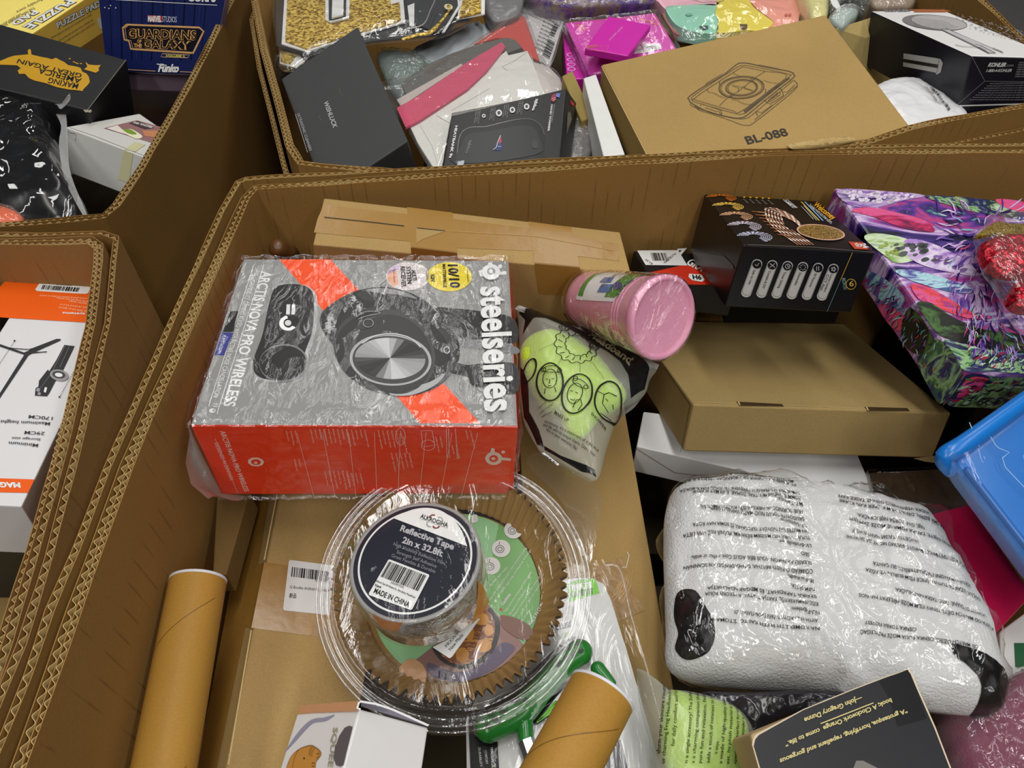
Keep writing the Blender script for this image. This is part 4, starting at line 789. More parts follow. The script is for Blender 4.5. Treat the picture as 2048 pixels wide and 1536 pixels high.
poly(FC, [c6(*p) for p in [(535, 340), (560, 280), (630, 210), (700, 197), (650, 215), (600, 262), (568, 345)]], gr, 3, 'green_print', sub=2); poly(FC, [c6(*p) for p in [(708, 352), (740, 300), (800, 250), (850, 215), (958, 219), (880, 262), (810, 330), (772, 360)]], gr, 3, 'green_print', sub=2)
for a in ((690, 275, 760, 322), (705, 232, 765, 262)): poly(FC, [c6(a[0], a[1]), c6(a[2], a[1] + 4), c6(a[2] - 20, a[3] + 5), c6(a[0] - 30, a[3])], pm((86, 116, 170)), 4, 'cup_picture', sub=1)
lines_of(FC, ['collapsible cups', 'kitchen storage', 'four in one set'], c6(800, 215), c6(690, 300), c6(790, 208), c6(880, 262), tx((60, 60, 60)), k=4)
edisc(FC, c6(790, 290), 10, 8, pm((60, 60, 120)), 5, sub=1, n=20)
m_ = film(bscale=42, bstr=1.8, haze=.01, refl=2.2, rough=.05)
lathe(t, 'shrink_wrap', L0, ax, [(.0001, -.0042), (.02, -.0042), (.0345, -.0042), (.0384, -.0026), (.0388, .004), (.0378, .009), (.0310, ln - .008), (.0285, ln + .001), (.02, ln + .003), (.0001, ln + .003)], m_, 72, wav=lambda a, k: .0005 * noise.noise(V((math.cos(a) * 7, math.sin(a) * 7, k * 2.3))))

# ---- headband pouches
lime = plush((196, 240, 30)); milky = film(haze=.42, hz=(196, 200, 186), bscale=26, bstr=.35, rough=.25, refl=.55); bkf = pm((22, 22, 22), .22, .6, .2, bump=.25, bs=40)
ol = [c6(*p) for p in [(172, 500), (165, 430), (195, 415), (400, 500), (600, 590), (900, 715), (1025, 785), (985, 850), (950, 950), (870, 1012), (800, 1045), (760, 1150), (715, 1290), (660, 1475), (560, 1440), (330, 1310), (290, 1275), (205, 1110), (182, 900), (178, 640)]]
S1 = soft('headband_pouch', 'zip pouch holding a lime green headband, standing between headphone carton and pink cup', 'pouch', ol, .90, .022, .03, milky, 'printed_pouch', seed=4, amp=.0030, freq=22, ridge=.5, expo=2.2, profile=.6)
Pillow(S1.t, [c6(*p) for p in [(195, 650), (330, 560), (480, 590), (640, 690), (760, 840), (840, 950), (790, 1030), (700, 1070), (580, 1210), (470, 1190), (420, 1060), (320, 1010), (240, 900), (195, 800)]], .90, .017, .022, seed=2, amp=.003, freq=30, expo=2.5).build('green_headband', lime)
poly(S1, [c6(*p) for p in [(176, 475), (280, 462), (600, 612), (880, 745), (972, 828), (945, 940), (860, 1003), (835, 900), (780, 830), (700, 760), (620, 715), (480, 615), (340, 552), (265, 555), (200, 620), (215, 545)]], bkf, 1, 'black_print_band', sub=4)
poly(S1, [c6(*p) for p in [(186, 800), (205, 840), (232, 930), (240, 1100), (300, 1210), (330, 1300), (290, 1270), (208, 1105), (188, 920)]], bkf, 1, 'black_print_band', sub=3); poly(S1, [c6(*p) for p in [(330, 1290), (430, 1350), (640, 1440), (650, 1470), (560, 1436), (335, 1306)]], bkf, 1, 'black_print_band', sub=2)
text(S1, 'Headband', c6(592, 650), c6(842, 855), c6(622, 605), pm((142, 136, 104)), .03, k=3)
ink = tx((22, 24, 18))
E_ = lambda cx, cy, rx, ry, n=28, rot=0, sc=0: [c6(cx + (rx + (sc * math.sin(a * 14))) * math.cos(a) * math.cos(rot) - (ry + sc * math.sin(a * 14)) * math.sin(a) * math.sin(rot), cy + (rx + sc * math.sin(a * 14)) * math.cos(a) * math.sin(rot) + (ry + sc * math.sin(a * 14)) * math.sin(a) * math.cos(rot)) for a in [2 * math.pi * i / n for i in range(n)]]
strokes(S1, [(E_(520, 745, 128, 112, 84, .35, 7), True), (E_(532, 742, 78, 70, 60, .35, 4), True), (E_(448, 622, 30, 22), True), (E_(445, 622, 14, 11), True), (E_(630, 740, 30, 24), True), (E_(632, 738, 14, 11), True)] + [[c6(520 + 84 * math.cos(a), 745 + 76 * math.sin(a)), c6(520 + 112 * math.cos(a + .1), 745 + 98 * math.sin(a + .1))] for a in [i * .42 for i in range(15)]], .0009, ink, 3, 'headband_drawing')
dots = lambda pts: [[c6(pts[0][0] + (pts[1][0] - pts[0][0]) * t, pts[0][1] + (pts[1][1] - pts[0][1]) * t), c6(pts[0][0] + (pts[1][0] - pts[0][0]) * (t + .03), pts[0][1] + (pts[1][1] - pts[0][1]) * (t + .03))] for t in [i / 14 for i in range(14)]]
strokes(S1, dots([(390, 735), (290, 760)]) + dots([(430, 820), (412, 870)]) + dots([(543, 865), (543, 920)]) + dots([(615, 850), (690, 955)]), .0007, ink, 3, 'dotted_line')
strokes(S1, [(E_(362, 962, 78, 112, 40, -.15), True), (E_(525, 1042, 88, 114, 40, .35), True), (E_(718, 1062, 84, 108, 40, .3), True), (E_(240, 860, 38, 66, 30, .3), True)], .0017, ink, 3, 'picture_ring')
strokes(S1, [(E_(362, 945, 42, 58, 24, -.1), True), (E_(375, 890, 55, 20, 24, .2), True), (E_(325, 882, 13, 12, 12), True), (E_(420, 905, 13, 12, 12), True), [c6(338, 945), c6(352, 951)], [c6(372, 951), c6(388, 948)], [c6(362, 950), c6(358, 975), c6(366, 976)], [c6(350, 990), c6(372, 990)], [c6(335, 1000), c6(330, 1030)], [c6(390, 1000), c6(400, 1030)],
            (E_(512, 1040, 44, 60, 24, .3), True), (E_(545, 985, 52, 20, 24, .5), True), (E_(515, 955, 13, 12, 12), True), (E_(577, 1005, 13, 12, 12), True), [c6(485, 1025), c6(500, 1030)], [c6(515, 1035), c6(530, 1042)], [c6(485, 1072), c6(505, 1082), c6(512, 1072)], [c6(520, 1080), c6(545, 1078), c6(555, 1110), c6(530, 1140)], [c6(505, 1100), c6(520, 1080), c6(500, 1120)],
            [c6(650, 1020), c6(690, 1030), c6(720, 1010), c6(770, 1015)], [c6(690, 1030), c6(680, 1080), c6(720, 1120)], [c6(700, 1050), c6(715, 1062)], [c6(745, 1065), c6(752, 1085)], [c6(665, 1140), c6(740, 1150)]], .0008, ink, 3, 'face_drawing')
text(S1, 'MAKE UP', c6(388, 1148), c6(470, 1202), c6(396, 1130), ink, .01, k=3); text(S1, 'SHOWER', c6(606, 1165), c6(702, 1228), c6(614, 1148), ink, .01, k=3)
for s_, a, b in (('Frog with', (290, 1110), (345, 1075)), ('your LOGI', (300, 1135), (378, 1100)), ('make it more', (312, 1155), (375, 1140)), ("accessory, it's a statement of style and", (330, 1180), (655, 1358)), ("and life with its unique charm. Don't miss", (322, 1195), (635, 1385)), ('this to your everyday life!', (340, 1225), (525, 1348))): text(S1, s_, c6(*a), c6(*b), c6(a[0] + 6, a[1] - 15), ink, k=3)
poly(S1, [c6(318, 1318), c6(332, 1312), c6(425, 1385), c6(415, 1394)], Wt, 4, 'barcode_label'); barcode(S1, c6(328, 1322), c6(412, 1380), c6(322, 1330), n=14, k=6)
zz = Face(S1.t, at(1035, 618, .91), (0, -.1, 1))
for dx in (0, 12): poly(zz, [c6(150 + dx, 425 + dx), c6(176 + dx, 402 + dx), c6(600 + dx, 578), c6(1040 - dx * .5, 768 + dx), c6(1025, 800), c6(560, 604 + dx)], film(haze=.45, hz=(225, 225, 225), bscale=60, bstr=.3), 1 + dx, 'zip_strip')
sweep(S1.t, 'zip_slider', [zz.hit(*c6(915, 735)), zz.hit(*c6(975, 768))], [.004, .004], film(haze=.6, hz=(225, 225, 225), bstr=.1), 12)
lines_of(zz, ['#4700040'], c6(172, 440), c6(232, 462), c6(175, 430), c6(172, 440), ink, k=16)

b3 = cr(900, 1080, 3.303)
S2 = soft('headband_pouch', 'frosted pouch with a lime headband and black printed text at the bottom edge', 'pouch', [b3(*p) for p in [(1240, 840), (1290, 890), (1420, 985), (1600, 1012), (1850, 1085), (1975, 1200), (2010, 1330), (1960, 1480), (1900, 1700), (1500, 1760), (1350, 1600), (1330, 1300), (1275, 1100), (1240, 930)]], .875, .018, .04, milky, 'printed_pouch', seed=9, amp=.0020, freq=22, expo=2.4, profile=.6)
Pillow(S2.t, [b3(*p) for p in [(1440, 1010), (1600, 1025), (1850, 1095), (1960, 1220), (1960, 1400), (1880, 1650), (1560, 1700), (1430, 1500), (1390, 1250)]], .875, .014, .03, seed=3, amp=.002, freq=30, expo=2.5).build('green_headband', lime)
for s_, a, b in (('sform your skincare routine wi', (1372, 1440), (1404, 945)), ('ur charming Frog Headband. Des', (1398, 1510), (1440, 985)), ('for daily comfort and fun!', (1455, 1410), (1482, 1012)), ('n a single accessory! The Sofita F', (1540, 1520), (1578, 1010)), ('s a charming companion that w', (1585, 1520), (1625, 1012)), ('pure fun and relaxation. Featur', (1630, 1520), (1668, 1030)), ('adds a touch of cuteness to yo', (1682, 1520), (1716, 1060)), ('e ways.', (1730, 1462), (1740, 1380)), ('s made of high-quality elas', (1765, 1520), (1800, 1078)), ('ast. Its plush material is m', (1812, 1520), (1842, 1095)), ('xperience, perfect for at-h', (1862, 1520), (1888, 1120)), ('me, or to wonder it f', (1905, 1480), (1925, 1180))):
    text(S2, s_, b3(*a), b3(*b), b3(a[0] - 22, a[1] - 2), ink, .012, k=3)

# ---- paper liner tub and the roll of tape on its lid
r2 = cr(600, 880, 2.648); nT = V((0, -.16, 1)).normalized(); cT = at(908, 1168, .882)
t = thing('paper_liner_tub', 'round clear plastic tub of pleated brown paper liners under the reflective tape roll', 'tub', cT - nT * .045)
uT, vT, _ = frame_of(nT)
paper = kraft((172, 130, 70), None, .7, .1)
for q_ in range(3): lathe(t, 'paper_liner', cT - uT * .004 + vT * .006 - nT * (.0015 + q_ * .0014), nT, [(.0720, -.036), (.0735, -.034), (.078, -.026), (.0820, -.017), (.0860, -.008), (.0888, -.001), (.0892, .0006)], paper, 480, wav=lambda a, k: (.0004, .0008, .0012, .0016, .0020, .0026, .0028)[k] * (math.sin(a * 74 + q_ * .5) + .25 * math.sin(a * 31)) * (1 + .3 * noise.noise(V((a * 5, k, q_)))))
lathe(t, 'liner_base', cT - nT * .0405, nT, [(.0001, 0), (.074, 0), (.074, -.001), (.0001, -.001)], paper, 96)
FL_ = DiscFace(t, cT - nT * .0365, nT); cB = cT - nT * .0365 + V((-.001, .004, 0)); RB = .0685
mk = lambda a0, a1, r, n=40: [cB + uT * math.cos(a0 + (a1 - a0) * i / n) * r + vT * math.sin(a0 + (a1 - a0) * i / n) * r for i in range(n + 1)]
poly(FL_, mk(0, 2 * math.pi, RB, 71)[:-1], pm((142, 200, 142), .4), 0, 'label_disc', px=False)
D2 = lambda x, y: FL_.hit(*r2(x, y))
poly(FL_, mk(-.62, 1.05, RB) + [D2(985, 840)], pm((104, 168, 84), .4), 1, 'green_sector', px=False)
poly(FL_, [D2(995, 868)] + mk(-2.13, -.64, RB) , pm((142, 104, 96), .4), 1, 'photo_print', px=False)
def dsh(pts, c, k, n='food_print', **kw): poly(FL_, smooth_px([r2(*p) for p in pts], True, 4), c if not isinstance(c, tuple) else pm(c, .4, **kw), k, n)
dsh([(530, 1200), (580, 1160), (640, 1180), (670, 1240), (650, 1290), (560, 1270), (530, 1230)], (208, 158, 108), 2)
dsh([(700, 1100), (760, 1180), (880, 1215), (1000, 1150), (1050, 1060), (1060, 960), (1040, 930), (1000, 890), (980, 980), (900, 1080), (760, 1090)], (38, 30, 34), 2, 'basket_print'); dsh([(680, 1180), (820, 1230), (960, 1190), (1060, 1080), (1130, 1090), (1120, 1130), (1000, 1230), (850, 1280), (700, 1250)], (88, 74, 104), 2, 'basket_print')
dsh([(745, 1130), (830, 1190), (930, 1170), (1010, 1090), (1030, 960), (960, 890), (900, 990), (830, 1080)], art([(60, 32, 24), (150, 90, 40), (110, 56, 40), (214, 156, 70), (70, 36, 26)], 60, 1.5, 4), 3)
for p in [(860, 1140, 34, 40), (975, 1090, 40, 34), (960, 950, 40, 32), (900, 1020, 22, 48), (1000, 1010, 26, 30)]: edisc(FL_, r2(p[0], p[1]), p[2] / 2.648, p[3] / 2.648, pm((196, 136, 52), .3, vary=.3), 4, 'food_print')
dsh([(1060, 930), (1180, 960), (1240, 1030), (1180, 1060), (1080, 1000)], (120, 76, 60), 3)
for a in ((915, 1180), (942, 1165), (968, 1150), (732, 1228), (765, 1240)): poly(FL_, [r2(a[0], a[1]), r2(a[0] + 10, a[1] - 4), r2(a[0] + 12, a[1] + 30), r2(a[0] + 2, a[1] + 34)], K, 4, 'slot_print')
for x, y in ((1130, 478), (1065, 576), (1012, 668)):
    edisc(FL_, r2(x, y), 18.5, 17.5, Wt, 3, 'icon_disc', n=32); strokes(FL_, [([r2(x - 6 + 22 * math.cos(a), y + 4 + 20 * math.sin(a)) for a in [i * .5 for i in range(13)]], True), ([r2(x - 6 + 12 * math.cos(a), y + 4 + 10 * math.sin(a)) for a in [i * .5 for i in range(13)]], True), [r2(x - 10, y - 20), r2(x - 8, y - 36)]], .0004, K, 5, 'icon')
for s_, a, b in (('Air Fryer Paper Liners', (1010, 778), (1098, 680)), ('Materials: wood pulp paper with silicone coating', (1000, 862), (1200, 575)), ('100% virgin pulp, not bleached, & food grade', (1070, 812), (1235, 570)), ('High-resistance temperature: 220°C (428°F)', (1090, 912), (1228, 705)), ('No exposure to fire directly.', (1112, 930), (1198, 795)), ('Please do not place air fryer liner without food on', (1132, 940), (1290, 700)), ('it in the air fryer. Make sure there is enough food', (1158, 950), (1308, 715)), ('on the liner.', (1180, 962), (1218, 905))): text(FL_, s_, r2(*a), r2(*b), r2(a[0] - 7, a[1] - 8), Wt, .005, k=3)
text(FL_, 'Cautions:', r2(1075, 878), r2(1118, 818), r2(1062, 870), Wt, .03, k=3); text(FL_, 'MADE IN CHINA', r2(1222, 985), r2(1300, 858), r2(1208, 975), Wt, .02, k=3); text(FL_, '8', r2(910, 440), r2(945, 430), r2(905, 405), Wt, .08, k=3)
for p in ((1052, 828), (1035, 852), (1014, 880)): poly(FL_, [r2(p[0] - 8, p[1] + 6), r2(p[0] + 8, p[1] + 8), r2(p[0] + 2, p[1] - 12)], pm((190, 224, 180)), 3, 'tree_icon')
poly(FL_, [r2(1054, 900), r2(1072, 908), r2(1068, 888)], pm((196, 50, 40)), 3, 'warning_icon')
hard = film(haze=.012, bscale=14, bstr=.06, rough=.03, refl=.9); hard2 = film(haze=.025, bscale=60, bstr=.16, rough=.06)
lathe(t, 'clear_shell', cT, nT, [(.0001, -.043), (.076, -.043), (.0775, -.041), (.093, -.002), (.0945, .0), (.0965, -.003), (.099, -.003), (.1005, .001), (.1030, .002), (.1045, -.001)], hard, 120)
lathe(t, 'clear_lid', cT, nT, [(.0001, .0050), (.088, .0050), (.0905, .0062), (.0925, .0072), (.0945, .0030), (.0970, .0005), (.0990, .0022), (.1015, .0030), (.1040, .0008), (.1052, -.0030), (.1065, -.0045)], hard2, 120)
rimf = film(haze=.04, bscale=80, bstr=.2, rough=.08, refl=3.2)
for a, b in ((.0958, .0022), (.1005, .0034), (.1042, .0012)): lathe(t, 'rim_ridge', cT, nT, [(a, b - .001), (a + .0008, b + .0004), (a + .0018, b - .0010)], rimf, 120)
for pts in ([(1200, 120), (1300, 62), (1440, 135), (1560, 240), (1600, 330), (1575, 480), (1540, 640), (1470, 560), (1390, 330)], [(70, 990), (130, 985), (180, 1120), (260, 1250), (335, 1370), (275, 1382), (205, 1270), (130, 1120)], [(1180, 1160), (1530, 1110), (1500, 1010), (1480, 1000)][:0]):
    if pts: sheet_px(t, 'hinge_tab', [r2(*p) for p in pts], .872, .0005, film(haze=.02, bscale=30, bstr=.12), True)
lid = DiscFace(t, cT + nT * .0052, nT)
t2 = thing('paper_label', 'loose white printed label slip under the edge of the tape roll', 'label', cT + nT * .0055 + V((.01, -.03, 0)))
lid2 = DiscFace(t2, cT + nT * .0056, nT); poly(lid2, [r2(702, 1098), r2(790, 1156), r2(802, 1152), r2(955, 945), r2(900, 960), r2(780, 1060)], Wt, 1, 'label_slip'); text(lid2, 'New Made', r2(800, 1118), r2(868, 1035), r2(785, 1108), ink, k=3); text(lid2, 'FRXW4', r2(778, 1100), r2(840, 1030), r2(766, 1090), ink, k=3)
# roll
nR = V((-.13, .02, 1)).normalized(); cR = at(830, 1119, .934); RR = .0478; hR = .041
t = thing('tape_roll', 'silver reflective tape roll with a navy printed disc, lying on the clear tub', 'tape', cR - nR * hR)
uR, vR, _ = frame_of(nR)
foil = pm((196, 194, 186), .12, .7, .3, metal=.85, bump=1.0, bs=100)
lathe(t, 'tape_body', cR, nR, [(.044, 0), (RR - .0004, -.0006), (RR, -.0016), (RR, -hR * .5), (RR - .001, -hR + .002), (.044, -hR)], foil, 96)
lathe(t, 'cardboard_rim', cR, nR, [(.0448, -.0005), (.0450, .0006), (.0472, .0004), (RR, -.0008)], pm((150, 148, 146), .4, vary=.15), 96)
lathe(t, 'core_disc', cR, nR, [(.0001, 0), (.046, 0), (.046, -hR), (.0001, -hR)], pm((120, 118, 112), .5), 64)
FR_ = DiscFace(t, cR + nR * .0003, nR); navy = pm((22, 24, 40), .3, .5, .1)
circ = lambda r, n=72: [cR + uR * math.cos(2 * math.pi * i / n) * r + vR * math.sin(2 * math.pi * i / n) * r for i in range(n)]
poly(FR_, circ(.0447), navy, 0, 'label_disc', px=False); strokes(FR_, [(circ(.0408), True)], .0014, Wt, 1, 'white_ring', px=False)
poly(FR_, [r2(500, 418)] + [r2(*p) for p in smooth_px([(540, 392), (610, 368), (680, 362), (750, 378), (815, 425), (860, 490), (886, 565)])], Wt, 2, 'logo_panel')
for cx, cy, a0, col in ((706, 415, 2.6, (120, 40, 44)), (740, 428, 4.2, (160, 160, 160)), (690, 448, 1.2, (160, 160, 160)), (722, 455, .2, (120, 40, 44))): strokes(FR_, [[r2(cx + 17 * math.cos(a0 + i * .3), cy + 15 * math.sin(a0 + i * .3)) for i in range(10)]], .0012, pm(col), 3, 'logo_arc')
poly(FR_, [r2(640, 402), r2(790, 452), r2(783, 472), r2(636, 420)], Wt, 6, 'logo_panel')
text(FR_, 'ALKROGIHA', r2(638, 418), r2(783, 470), r2(645, 396), K, .02, k=8)
gy = pm((176, 176, 180))
text(FR_, 'Reflective Tape', r2(530, 482), r2(812, 584), r2(542, 452), gy, .035, k=2); text(FR_, '2in x 32.8ft', r2(540, 545), r2(752, 620), r2(551, 514), gy, .035, k=2)
for s_, a, b in (('High Visibility Reflective Film', (495, 560), (766, 666)), ('Strength Self Adhesive', (512, 602), (722, 680)), ('Great Flexible & Durable', (484, 620), (716, 708))): text(FR_, s_, r2(*a), r2(*b), r2(a[0] + 6, a[1] - 17), pm((140, 140, 150)), k=2)
poly(FR_, [r2(470, 636), r2(480, 636), r2(682, 714), r2(686, 722), r2(596, 898), r2(586, 902), r2(368, 824), r2(366, 814)], Wt, 2, 'barcode_label'); barcode(FR_, r2(474, 646), r2(672, 722), r2(428, 726), n=34, seed=8, k=4)
text(FR_, 'X003P57D0L', r2(480, 762), r2(552, 790), r2(484, 752), K, k=4); text(FR_, 'Reflective Tape Self Adhesive Du...10cm (4mm), Waterfall and', r2(402, 752), r2(610, 842), r2(406, 742), K, .01, k=4); text(FR_, 'New', r2(398, 778), r2(432, 790), r2(402, 764), K, .02, k=4); text(FR_, 'MADE IN CHINA', r2(390, 812), r2(576, 890), r2(402, 786), K, .02, k=4)
FB = CylFace(t, cR, -nR, RR, RR, hR)
poly(FB, [r2(940, 745), r2(965, 770), r2(1000, 850), r2(960, 920), r2(905, 975), r2(935, 860)], pm((206, 136, 24), .25), 1, 'yellow_label', sub=2); poly(FB, [r2(380, 915), r2(450, 950), r2(545, 965), r2(515, 1010), r2(430, 985)], pm((190, 116, 30), .25), 1, 'yellow_label', sub=2)
lathe(t, 'shrink_wrap', cR, nR, [(.0001, .0012), (.03, .0012), (.046, .0014), (RR + .0012, -.001), (RR + .0016, -hR * .6), (RR + .0008, -hR + .001)], film(bscale=40, bstr=.35, refl=.55, haze=0), 96, wav=lambda a, k: .0007 * noise.noise(V((math.cos(a) * 9, math.sin(a) * 9, k * 2.))))

# ---- blister pack with the green golf tool
g7 = cr(900, 1240, 5.19)
t = thing('golf_tool_pack', 'blister pack on a white card with a green two lobed golf tool', 'blister pack', at(1100, 1420, .812))
zc = .822
sheet_px(t, 'backing_card', [(1100, 1168), (1150, 1156), (1186, 1157), (1207, 1168), (1222, 1200), (1262, 1330), (1345, 1620), (1120, 1640), (935, 1640), (932, 1440), (1000, 1290)], zc, .002, pm((202, 202, 200), .5), False)
FG = Face(t, at(1100, 1400, zc), (0, 0, 1))
poly(FG, [b3(760, 300), b3(850, 262), b3(940, 257), b3(966, 272), b3(988, 352), b3(790, 412)], pm((110, 190, 40), .4), 1, 'green_header')
text(FG, 'ULTIMATE', b3(720, 345), b3(940, 318), b3(715, 308), Wt, .04, k=3); text(FG, 'GOLF CARE KIT', b3(700, 402), b3(950, 352), b3(694, 368), K, .03, k=3); text(FG, 'CLUBS', b3(700, 600), b3(805, 575), b3(694, 565), pm((60, 66, 96)), .03, k=3); text(FG, 'YOUR', b3(735, 650), b3(795, 636), b3(732, 620), pm((110, 160, 60)), .02, k=3)
poly(FG, [(936, 1420), (965, 1420), (994, 1465), (1003, 1620), (945, 1640)], K, 2, 'black_panel'); poly(FG, [g7(1750, 1180), g7(1850, 1560), g7(1560, 1560), g7(1640, 1400)], pm((16, 18, 34), .3), 2, 'black_panel')
for s_, a, b in (('THE GOLF', (228, 930), (258, 1212)), ('TRACTION', (418, 1322), (434, 1478)), ('COMFORT', (358, 1356), (372, 1500)), ('DURABILITY', (292, 1330), (314, 1528))): text(FG, s_, g7(*a), g7(*b), g7(a[0] + 24, a[1] - 2), pm((190, 190, 190)), .01, k=4)
text(FG, 'V.', g7(440, 1508), g7(446, 1536), g7(462, 1506), pm((110, 190, 40)), .03, k=4)
gm = pm((36, 122, 46), .22, .6, .06); zh = zc + .0125
ch = [(978, 1456, 24), (1012, 1442, 24), (1046, 1420, 25), (1078, 1384, 22), (1108, 1350, 20), (1136, 1322, 22), (1160, 1304, 23)]
CP = [at(x, y, zh) for x, y, r in ch]; CRr = [r * .0096 / 22 for x, y, r in ch]
sweep(t, 'green_handle', CP, CRr, gm, 24); sweep(t, 'handle_stem', [at(1046, 1428, zh), at(1050, 1455, zh), at(1052, 1478, zh)], [.0075, .0062, .0055], gm, 20)
def surf(p):
    best = None
    for i in range(len(CP) - 1):
        a, b = CP[i], CP[i + 1]; d = b - a; tt = max(0, min(1, (p - a).dot(d) / d.dot(d))); r = CRr[i] * (1 - tt) + CRr[i + 1] * tt; q = (p - (a + d * tt)); q.z = 0; e = q.length
        z = math.sqrt(max(r * r - e * e, 0))
        if best is None or z > best: best = z
    return best
class HF:
    parent = t; n = V((0, 0, 1)); P = at(1046, 1420, zh + .007)
    def hit(s, px, py): return at(px, py, zh + .0065)
    def lift(s, p, off): return V((p.x, p.y, zh + surf(V((p.x, p.y, zh))) + off))
hf = HF(); dg = pm((14, 56, 24), .3, .5, .2)
for x, y, a, b in ((1330, 264, 36, 13), (1236, 300, 30, 16), (1356, 336, 30, 24), (1280, 376, 30, 25), (1208, 412, 28, 30), (1130, 466, 36, 36), (1160, 330, 22, 14), (690, 850, 60, 30), (780, 850, 26, 24), (552, 958, 34, 38), (418, 985, 36, 30), (480, 1052, 46, 34), (346, 1050, 18, 28), (390, 1116, 38, 28), (505, 905, 30, 20)):
    poly(hf, [g7(x + a * s_ * (1 if i % 2 else .82), y + b * c_) for i, (s_, c_) in enumerate(((-1, -.6), (-.6, -1), (.6, -1), (1, -.6), (1, .6), (.6, 1), (-.6, 1), (-1, .6)))], dg, 1, 'grip_hole', sub=2)
mt = pm((150, 154, 160), .25, .6, .05, metal=.8); a_ = at(1052, 1478, zh); lathe(t, 'metal_shaft', a_, at(1075, 1545, zh) - a_, [(.0045, 0), (.0062, .001), (.0062, .035)], mt, 6, smooth=False, caps=True)
sweep(t, 'green_cap', [at(1196, 1338, zh - .004), at(1222, 1366, zh - .004)], [.006, .004], gm, 16)
sheet_px(t, 'dark_insert', [g7(*p) for p in [(1230, 640), (1100, 700), (950, 850), (860, 960), (880, 1080), (1000, 1040), (1150, 860)]], zc + .003, .002, pm((16, 16, 18), .2))
for i in range(4): sweep(t, 'green_strand', [at(*g7(905 + i * 8, 1060 - i * 6), zc + .006), at(*g7(1100 + i * 16, 840 + i * 18), zc + .006)], [.0007, .0007], pm((110, 190, 50), .2), 6)
bl = Pillow(t, [g7(*p) for p in [(290, 1040), (420, 900), (700, 700), (1000, 420), (1200, 240), (1380, 205), (1490, 320), (1560, 480), (1710, 650), (1690, 720), (1400, 800), (1100, 980), (930, 1120), (830, 1250), (700, 1290), (600, 1200), (420, 1270), (300, 1200)]], zc + .001, .0205, .0005, seed=6, amp=.0006, freq=20, expo=7, profile=.5); bl.build('blister_shell', film(haze=.0, bscale=14, bstr=.06, rough=.04, refl=.2))
sweep(t, 'card_sleeve_edge', [at(1212, 1130, zc + .002), at(1240, 1140, zc + .002), at(1262, 1230, zc + .002), at(1300, 1360, zc + .002), at(1352, 1560, zc + .002)], [.001] * 5, film(haze=.15, bscale=60, bstr=.3), 8)
sheet_px(t, 'clear_card_cover', [(1130, 1125), (1215, 1118), (1245, 1140), (1268, 1235), (1305, 1360), (1370, 1620), (940, 1650), (935, 1440), (1040, 1250)], zc + .0045, .0004, film(haze=.0, bscale=30, bstr=.15, refl=.25), False)

# ---- paper tubes
def tube(label, p0, p1, R, ext):
    ax = (p1 - p0).normalized(); L = (p1 - p0).length * ext
    t = thing('cardboard_tube', label, 'tube', (p0 + p1) / 2 - V((0, 0, R)), 'cardboard tubes')
    lathe(t, 'tube_body', p0, ax, [(R - .002, .0005), (R - .0003, 0), (R, .0008), (R, L * .33), (R, L * .66), (R, L), (R - .002, L), (R - .002, .0005)], kraft((174, 126, 56), None, .55, .12), 72)
    lathe(t, 'end_cap', p0, ax, [(.0001, .001), (R - .003, .001), (R - .0028, -.0016), (R + .0002, -.0016), (R + .0002, .0002), (R - .001, .0006)], pm((222, 222, 228), .35), 72)
    F = CylFace(t, p0, ax, R, R, L); u, v, n = frame_of(ax)
    for o in (0, 1):
        pts = [p0 + ax * (.03 + o * .11 + .018 * (a - 1.2)) + (u * math.cos(a) + v * math.sin(a)) * R for a in [i * .12 for i in range(4, 26)]]
        pts = [p for p in pts if 0 < (p - p0).dot(ax) < L]
        if len(pts) > 2: strokes(F, [pts], .0004, pm((120, 84, 36)), 0, 'spiral_seam', px=False)
    return t
tube('long slim cardboard tube standing along the left wall of the large bin', CAMP + ray(396, 1163) * .56, CAMP + ray(328, 1536) * .487, .0203, 1.45)
tube('short cardboard tube lying across the green golf tool at the bottom edge', CAMP + ray(1203, 1387) * .470, CAMP + ray(1122, 1540) * .440, .0212, 2.4)

# ---- white pack
w8 = cr(1240, 900, 2.415)
cot = plush((208, 208, 208)); cot.node_tree.nodes['Principled BSDF'].inputs['Sheen Weight'].default_value = 0
Wp = soft('fabric_pack', 'white folded fabric pack in a clear bag covered with upside down warning text', 'bag', [w8(*p) for p in [(255, 180), (420, 140), (560, 128), (700, 150), (900, 175), (1150, 215), (1400, 275), (1500, 320), (1600, 480), (1700, 640), (1790, 830), (1845, 1040), (1880, 1180), (1840, 1290), (1700, 1300), (1450, 1260), (1200, 1230), (900, 1190), (600, 1170), (330, 1140), (205, 1060), (200, 900), (195, 700), (190, 480), (200, 300)]], .832, .034, .05, cot, 'folded_fabric', seed=12, amp=.0072, freq=19, ridge=.62, expo=5, profile=.5, scale=.975,
          film_=film(haze=.005, bscale=26, bstr=.45, rough=.06, refl=.8), fth=.0035, fscale=1.02)
bs = pm((9, 10, 11), .4, .4, .2, bump=.5, bs=60)
poly(Wp, smooth_px([w8(*p) for p in [(258, 742), (335, 752), (372, 830), (405, 900), (418, 980), (385, 1050), (300, 1055), (250, 1000), (262, 930), (245, 850)]], True, 4), bs, 2, 'black_fabric', sub=4)
poly(Wp, smooth_px([w8(*p) for p in [(1500, 1022), (1580, 1030), (1660, 1045), (1760, 1095), (1830, 1130), (1850, 1230), (1780, 1290), (1690, 1292), (1665, 1200), (1600, 1120), (1540, 1080)]], True, 4), bs, 2, 'black_fabric', sub=4)
tk = tx((26, 26, 26))
